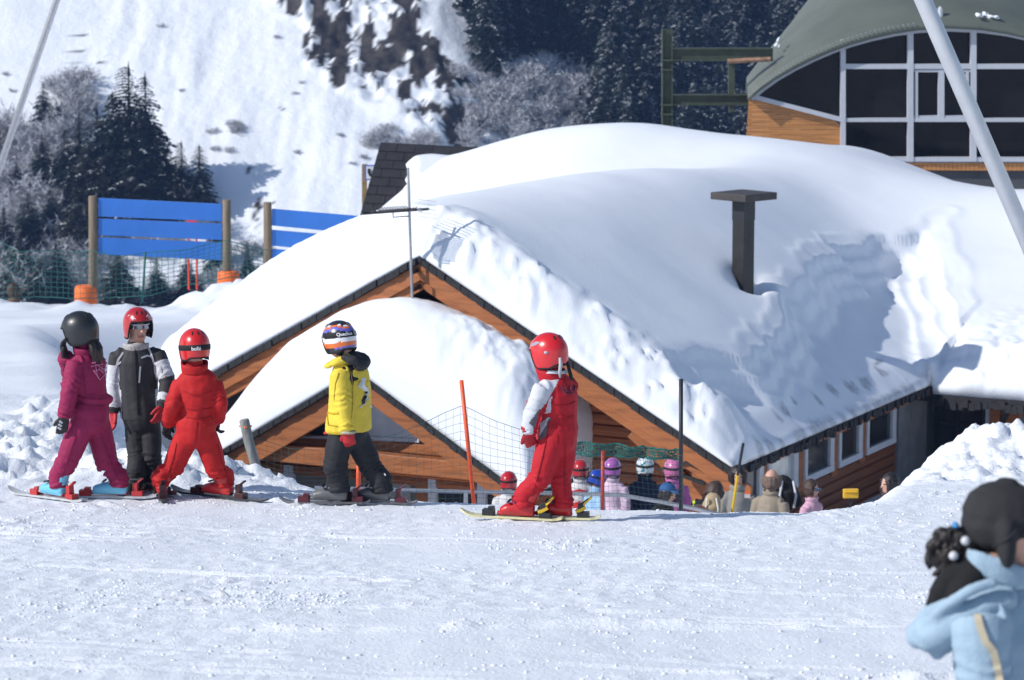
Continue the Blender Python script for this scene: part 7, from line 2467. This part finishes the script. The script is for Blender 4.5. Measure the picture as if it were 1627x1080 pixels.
# ------------------------------------------------------------------ girl passing close to the camera
def near_girl():
    Y0 = 8.0
    K = lambda x, y, dy=0: P(x, y, Y0 + dy)
    LB = mat('light_blue_jacket_near', (.32, .43, .52), .8, 0, .10, 7, .003, 120, spec=.2)
    LD = mat('darker_blue_panel', (.17, .29, .46), .8, 0, .08, 9, .003, 120, spec=.2)
    J = dict(head=K(1596, 842), look=Vector((.99, -.12, -.08)), neck=K(1578, 918), chest=K(1592, 1010), waist=K(1600, 1110), pelvis=K(1602, 1190),
             shR=K(1556, 990, -.145), elR=K(1568, 1120, -.18), wrR=K(1610, 1210, -.16), shL=K(1608, 985, .15), elL=K(1640, 1110, .19), wrL=K(1690, 1190, .15))
    g0 = gz(J['pelvis'].x, Y0)
    root = empty('person', Vector((J['pelvis'].x, Y0, g0)), 'girl with dark curly ponytail, black cap and light blue jacket passing close by', 'person')
    for k, s in (('R', -.075), ('L', .075)):
        J['hip' + k] = J['pelvis'] + Vector((0, s, -.04)); f_ = Vector((J['hip' + k].x + (.10 if k == 'R' else -.12), Y0 + s, 0)); f_.z = gz(f_.x, f_.y) + .09
        J['an' + k] = f_; J['kn' + k] = J['hip' + k].lerp(f_, .5) + Vector((.05, 0, 0))
    S = 1.08
    fl = figure(J, Flesh(), S, torso=(.150, .125, .130, .115, .150, .125, .135, .10), arm=(.072, .068, .062, .056))
    f, r, u = basis(J['look'])
    c = J['head']
    # chin, lips and cheek of the profile
    fl.blob('jaw', c + f * .085 - u * .092, .022, .020, .020, r, u)
    fl.limb('jaw', [(c + f * .092 - u * .058 - r * .015, .010), (c + f * .092 - u * .058 + r * .015, .010)], None, 2)
    def reg(n, fi, ft, C_):
        m = np.zeros(len(fi), int)
        m[names_mask(n, fi, 'leg') & (C_[:, 2] < J['pelvis'].z)] = 4
        hd = names_mask(n, fi, 'head', 'jaw', 'nose', 'ear') | (names_mask(n, fi, 'neck') & (ft > .55))
        return head_region(1, 2, 3, J, S, C_, m, hd)
    body = fl.bake('body', [LB, SKIN, LIP, HAIR_DARK, CHARCOAL], .0065, reg, root, 4, .012, 7, 77, suit_folds)
    # black cap with a soft ear flap
    cap = Flesh()
    CB = mat('black_cap_cloth', (.020, .020, .022), .9, 0, .15, 6, .002, 200)
    cap.blob('crown', c + u * .046 - f * .006, .098, .116, .090, r, u)
    cap.blob('crown', c + u * .012 - f * .030, .096, .092, .078, r, u)
    for s in (1, -1):
        cap.limb('flap', [(c + r * s * .075 + u * .02 + f * .0, .030, .055), (c + r * s * .083 - u * .035 + f * .006, .026, .056), (c + r * s * .080 - u * .060 + f * .010, .022, .052)], f, 4)
    cap.limb('peak', [(c + f * .09 + u * .055 - r * .06, .022), (c + f * .155 + u * .045, .020, .012), (c + f * .09 + u * .055 + r * .06, .022)], None, 5)
    co = cap.bake('cap', [CB], .006, None, root, 3, .004, 12, 5)
    ribbon(co, [(1578, 868), (1592, 862), (1606, 850), (1614, 838)], .006, CHARCOAL, 'flap_seam', co, .002)
    b = MB(); b.bar(c + f * .05 + r * .083 + u * .012, c + f * .105 + r * .068 + u * .006, .006, .010)
    b.ball(c + f * .112 + r * .034 + u * .002, .022, .034, .020, 12, 8); b.ball(c + f * .112 - r * .034 + u * .002, .022, .034, .020, 12, 8)
    b.build('sunglasses', mat('orange_frame', (.65, .20, .02), .3), root, smooth=True)
    # light collar, black fleece, hood lying on the back
    q = Flesh()
    q.limb('c', [(K(1540, 886, -.05), .026, .010), (K(1556, 893, -.085), .032, .012), (K(1588, 906, -.10), .036, .012), (K(1618, 918, -.085), .034, .012), (K(1642, 915, -.02), .030, .012), (K(1640, 900, .06), .03, .012), (K(1600, 890, .10), .03, .012), (K(1556, 880, .08), .03, .012), (K(1540, 880, .02), .026, .010), (K(1540, 886, -.05), .026, .010)], (0, 0, 1), 4)
    q.bake('collar', [LB], .0055, None, root, 3, .005, 10, 9)
    q = Flesh()
    q.limb('b', [(K(1538, 905, -.03), .050), (K(1510, 925, -.05), .040), (K(1492, 946, -.05), .030), (K(1480, 962, -.04), .018)], None, 4)
    q.limb('b', [(K(1545, 915, -.06), .045), (K(1530, 942, -.09), .036), (K(1510, 960, -.08), .022)], None, 4)
    q.limb('b', [(K(1548, 905, .04), .05), (K(1520, 935, .05), .04)], None, 4)
    q.bake('fleece', [mat('black_fleece', (.008, .008, .009), .95, 0, .2, 30, .004, 90)], .007, None, root, 3, .006, 14, 11)
    q = Flesh()
    sd = (K(1530, 1000) - K(1500, 950)).normalized()      # across the hood, in the plane of its back
    q.limb('hood', [(K(1600, 948, -.10), .030, .05), (K(1565, 955, -.09), .048, .075), (K(1530, 972, -.07), .062, .095), (K(1500, 990, -.05), .066, .10), (K(1476, 1003, -.03), .056, .085), (K(1460, 1008, -.02), .036, .05)], sd, 5)
    q.limb('hood', [(K(1510, 985, -.04), .05, .08), (K(1496, 1015, -.03), .042, .07), (K(1490, 1034, -.02), .022, .04)], sd, 4)
    q.limb('hem', [(K(1578, 926, -.155), .014), (K(1545, 937, -.165), .015), (K(1510, 958, -.15), .016), (K(1478, 984, -.11), .016), (K(1456, 1001, -.05), .015)], None, 4)
    ho = q.bake('hood', [LB], .007, None, root, 5, .008, 7, 13)
    # pale stripe down the sleeve
    BE = mat('beige_tape', (.50, .43, .30), .7)
    ribbon(body, [(1553, 978), (1558, 998), (1566, 1020), (1577, 1034), (1583, 1058), (1588, 1085)], .020, BE, 'sleeve_tape', root, .006, 8)
    # curly hair gathered at the nape
    rg = random.Random(9)
    q = Flesh()
    cc = K(1505, 868, -.01)
    for i in range(16):
        a = rg.uniform(0, 6.28); e = rg.uniform(-1.2, 1.2)
        d = Vector((math.cos(a) * math.cos(e), math.sin(a) * math.cos(e), math.sin(e)))
        p = cc + Vector((d.x * .030, d.y * .032, d.z * .040))
        q.limb('curl', [(p, .018), (p + Vector((rg.uniform(-.02, .01), rg.uniform(-.02, .02), rg.uniform(-.03, .01))), .016), (p + Vector((rg.uniform(-.03, .0), rg.uniform(-.02, .02), rg.uniform(-.055, -.01))), .007)], None, 3)
    q.limb('curl', [(K(1540, 850, -.01), .03), (K(1520, 856, -.01), .032), (K(1505, 866, -.01), .03)], None, 3)
    hair = q.bake('hair', [HAIR_DARK], .005, None, root, 4, .004, 22, 15)
    m = MB()
    for i in range(90):                  # soft locks wound round the gathered hair
        a = rg.uniform(0, 6.28); e = rg.uniform(-1.2, 1.2)
        d = Vector((math.cos(a) * math.cos(e), math.sin(a) * math.cos(e), math.sin(e)))
        p = cc + Vector((d.x * .044, d.y * .046, d.z * .056)); pts = [p]
        t = (d.cross(Vector((rg.uniform(-1, 1), rg.uniform(-1, 1), rg.uniform(-.3, .3)))).normalized() + Vector((-.1, 0, -.35))).normalized()
        for k in range(6):
            t = (t - (pts[-1] - cc).normalized() * .32 + Vector((0, 0, -.08))).normalized()
            pts.append(pts[-1] + t * .0085)
        m.tube(pts, [.0045, .0048, .0045, .004, .003, .002, .0008], 5)
    for i in range(26):                  # a few flyaway hairs
        d = Vector((rg.uniform(-1, .3), rg.uniform(-1, 1), rg.uniform(-1, 1))).normalized()
        p = cc + d * .045
        m.tube([p, p + d * .012 + Vector((0, 0, -.004)), p + d * .020 + Vector((0, 0, -.014))], [.0012, .001, .0004], 4)
    for i in range(40):                  # strands drawn back under the cap
        p = c - f * rg.uniform(.04, .10) - u * rg.uniform(.03, .075) + r * rg.uniform(.0, .078)
        m.tube([p, p.lerp(cc, .5) - u * .005, cc + Vector((.02, rg.uniform(-.02, .02), rg.uniform(-.02, .02)))], .005, 5)
    m.build('hair_strands', HAIR_DARK, hair)
    for (x, y, d) in ((1534, 859, -.065), (1515, 883, -.065)):
        t = MB(); t.ball(K(x, y, d), .0125, nu=16, nv=10); t.build('hair_bobble', mat('white_bobble', (.56, .56, .58), .5), root, smooth=True)
    t = MB(); t.ball(K(1518, 834, -.03), .010, .02, .008); t.build('hair_ribbon', mat('blue_ribbon', (.05, .25, .5), .5), root, smooth=True)
    for k in 'RL':
        make_glove(J['wr' + k], J['wr' + k] - J['el' + k], Vector((0, 0, 1)), root, [BLACK_FABRIC], 1.1, .5 if k == 'R' else -.5)
        a = J['an' + k]; make_boot(Vector((a.x - .06, a.y, gz(a.x, a.y) + .01)), (1, 0, 0), J['kn' + k], root, [CHARCOAL, BLACK_FABRIC], buckles=False)
near_girl()

# ------------------------------------------------------------------ mountain air
def build_haze():
    m = bpy.data.materials.new('thin_blue_air'); m.use_nodes = True
    nt = m.node_tree
    for n in list(nt.nodes): nt.nodes.remove(n)
    o = nt.nodes.new('ShaderNodeOutputMaterial'); v = nt.nodes.new('ShaderNodeVolumePrincipled')
    v.inputs['Color'].default_value = (0.30, 0.50, 1.0, 1)
    v.inputs['Density'].default_value = 0.00036
    v.inputs['Anisotropy'].default_value = 0.0
    nt.links.new(v.outputs[0], o.inputs['Volume'])
    b = MB(); b.box((-206, -18, -46), (412, 0, 0), (0, 456, 0), (0, 0, 200))
    h = b.build('haze', m, None)
    tag(h, 'thin blue mountain air', 'haze', kind='stuff')
build_haze()
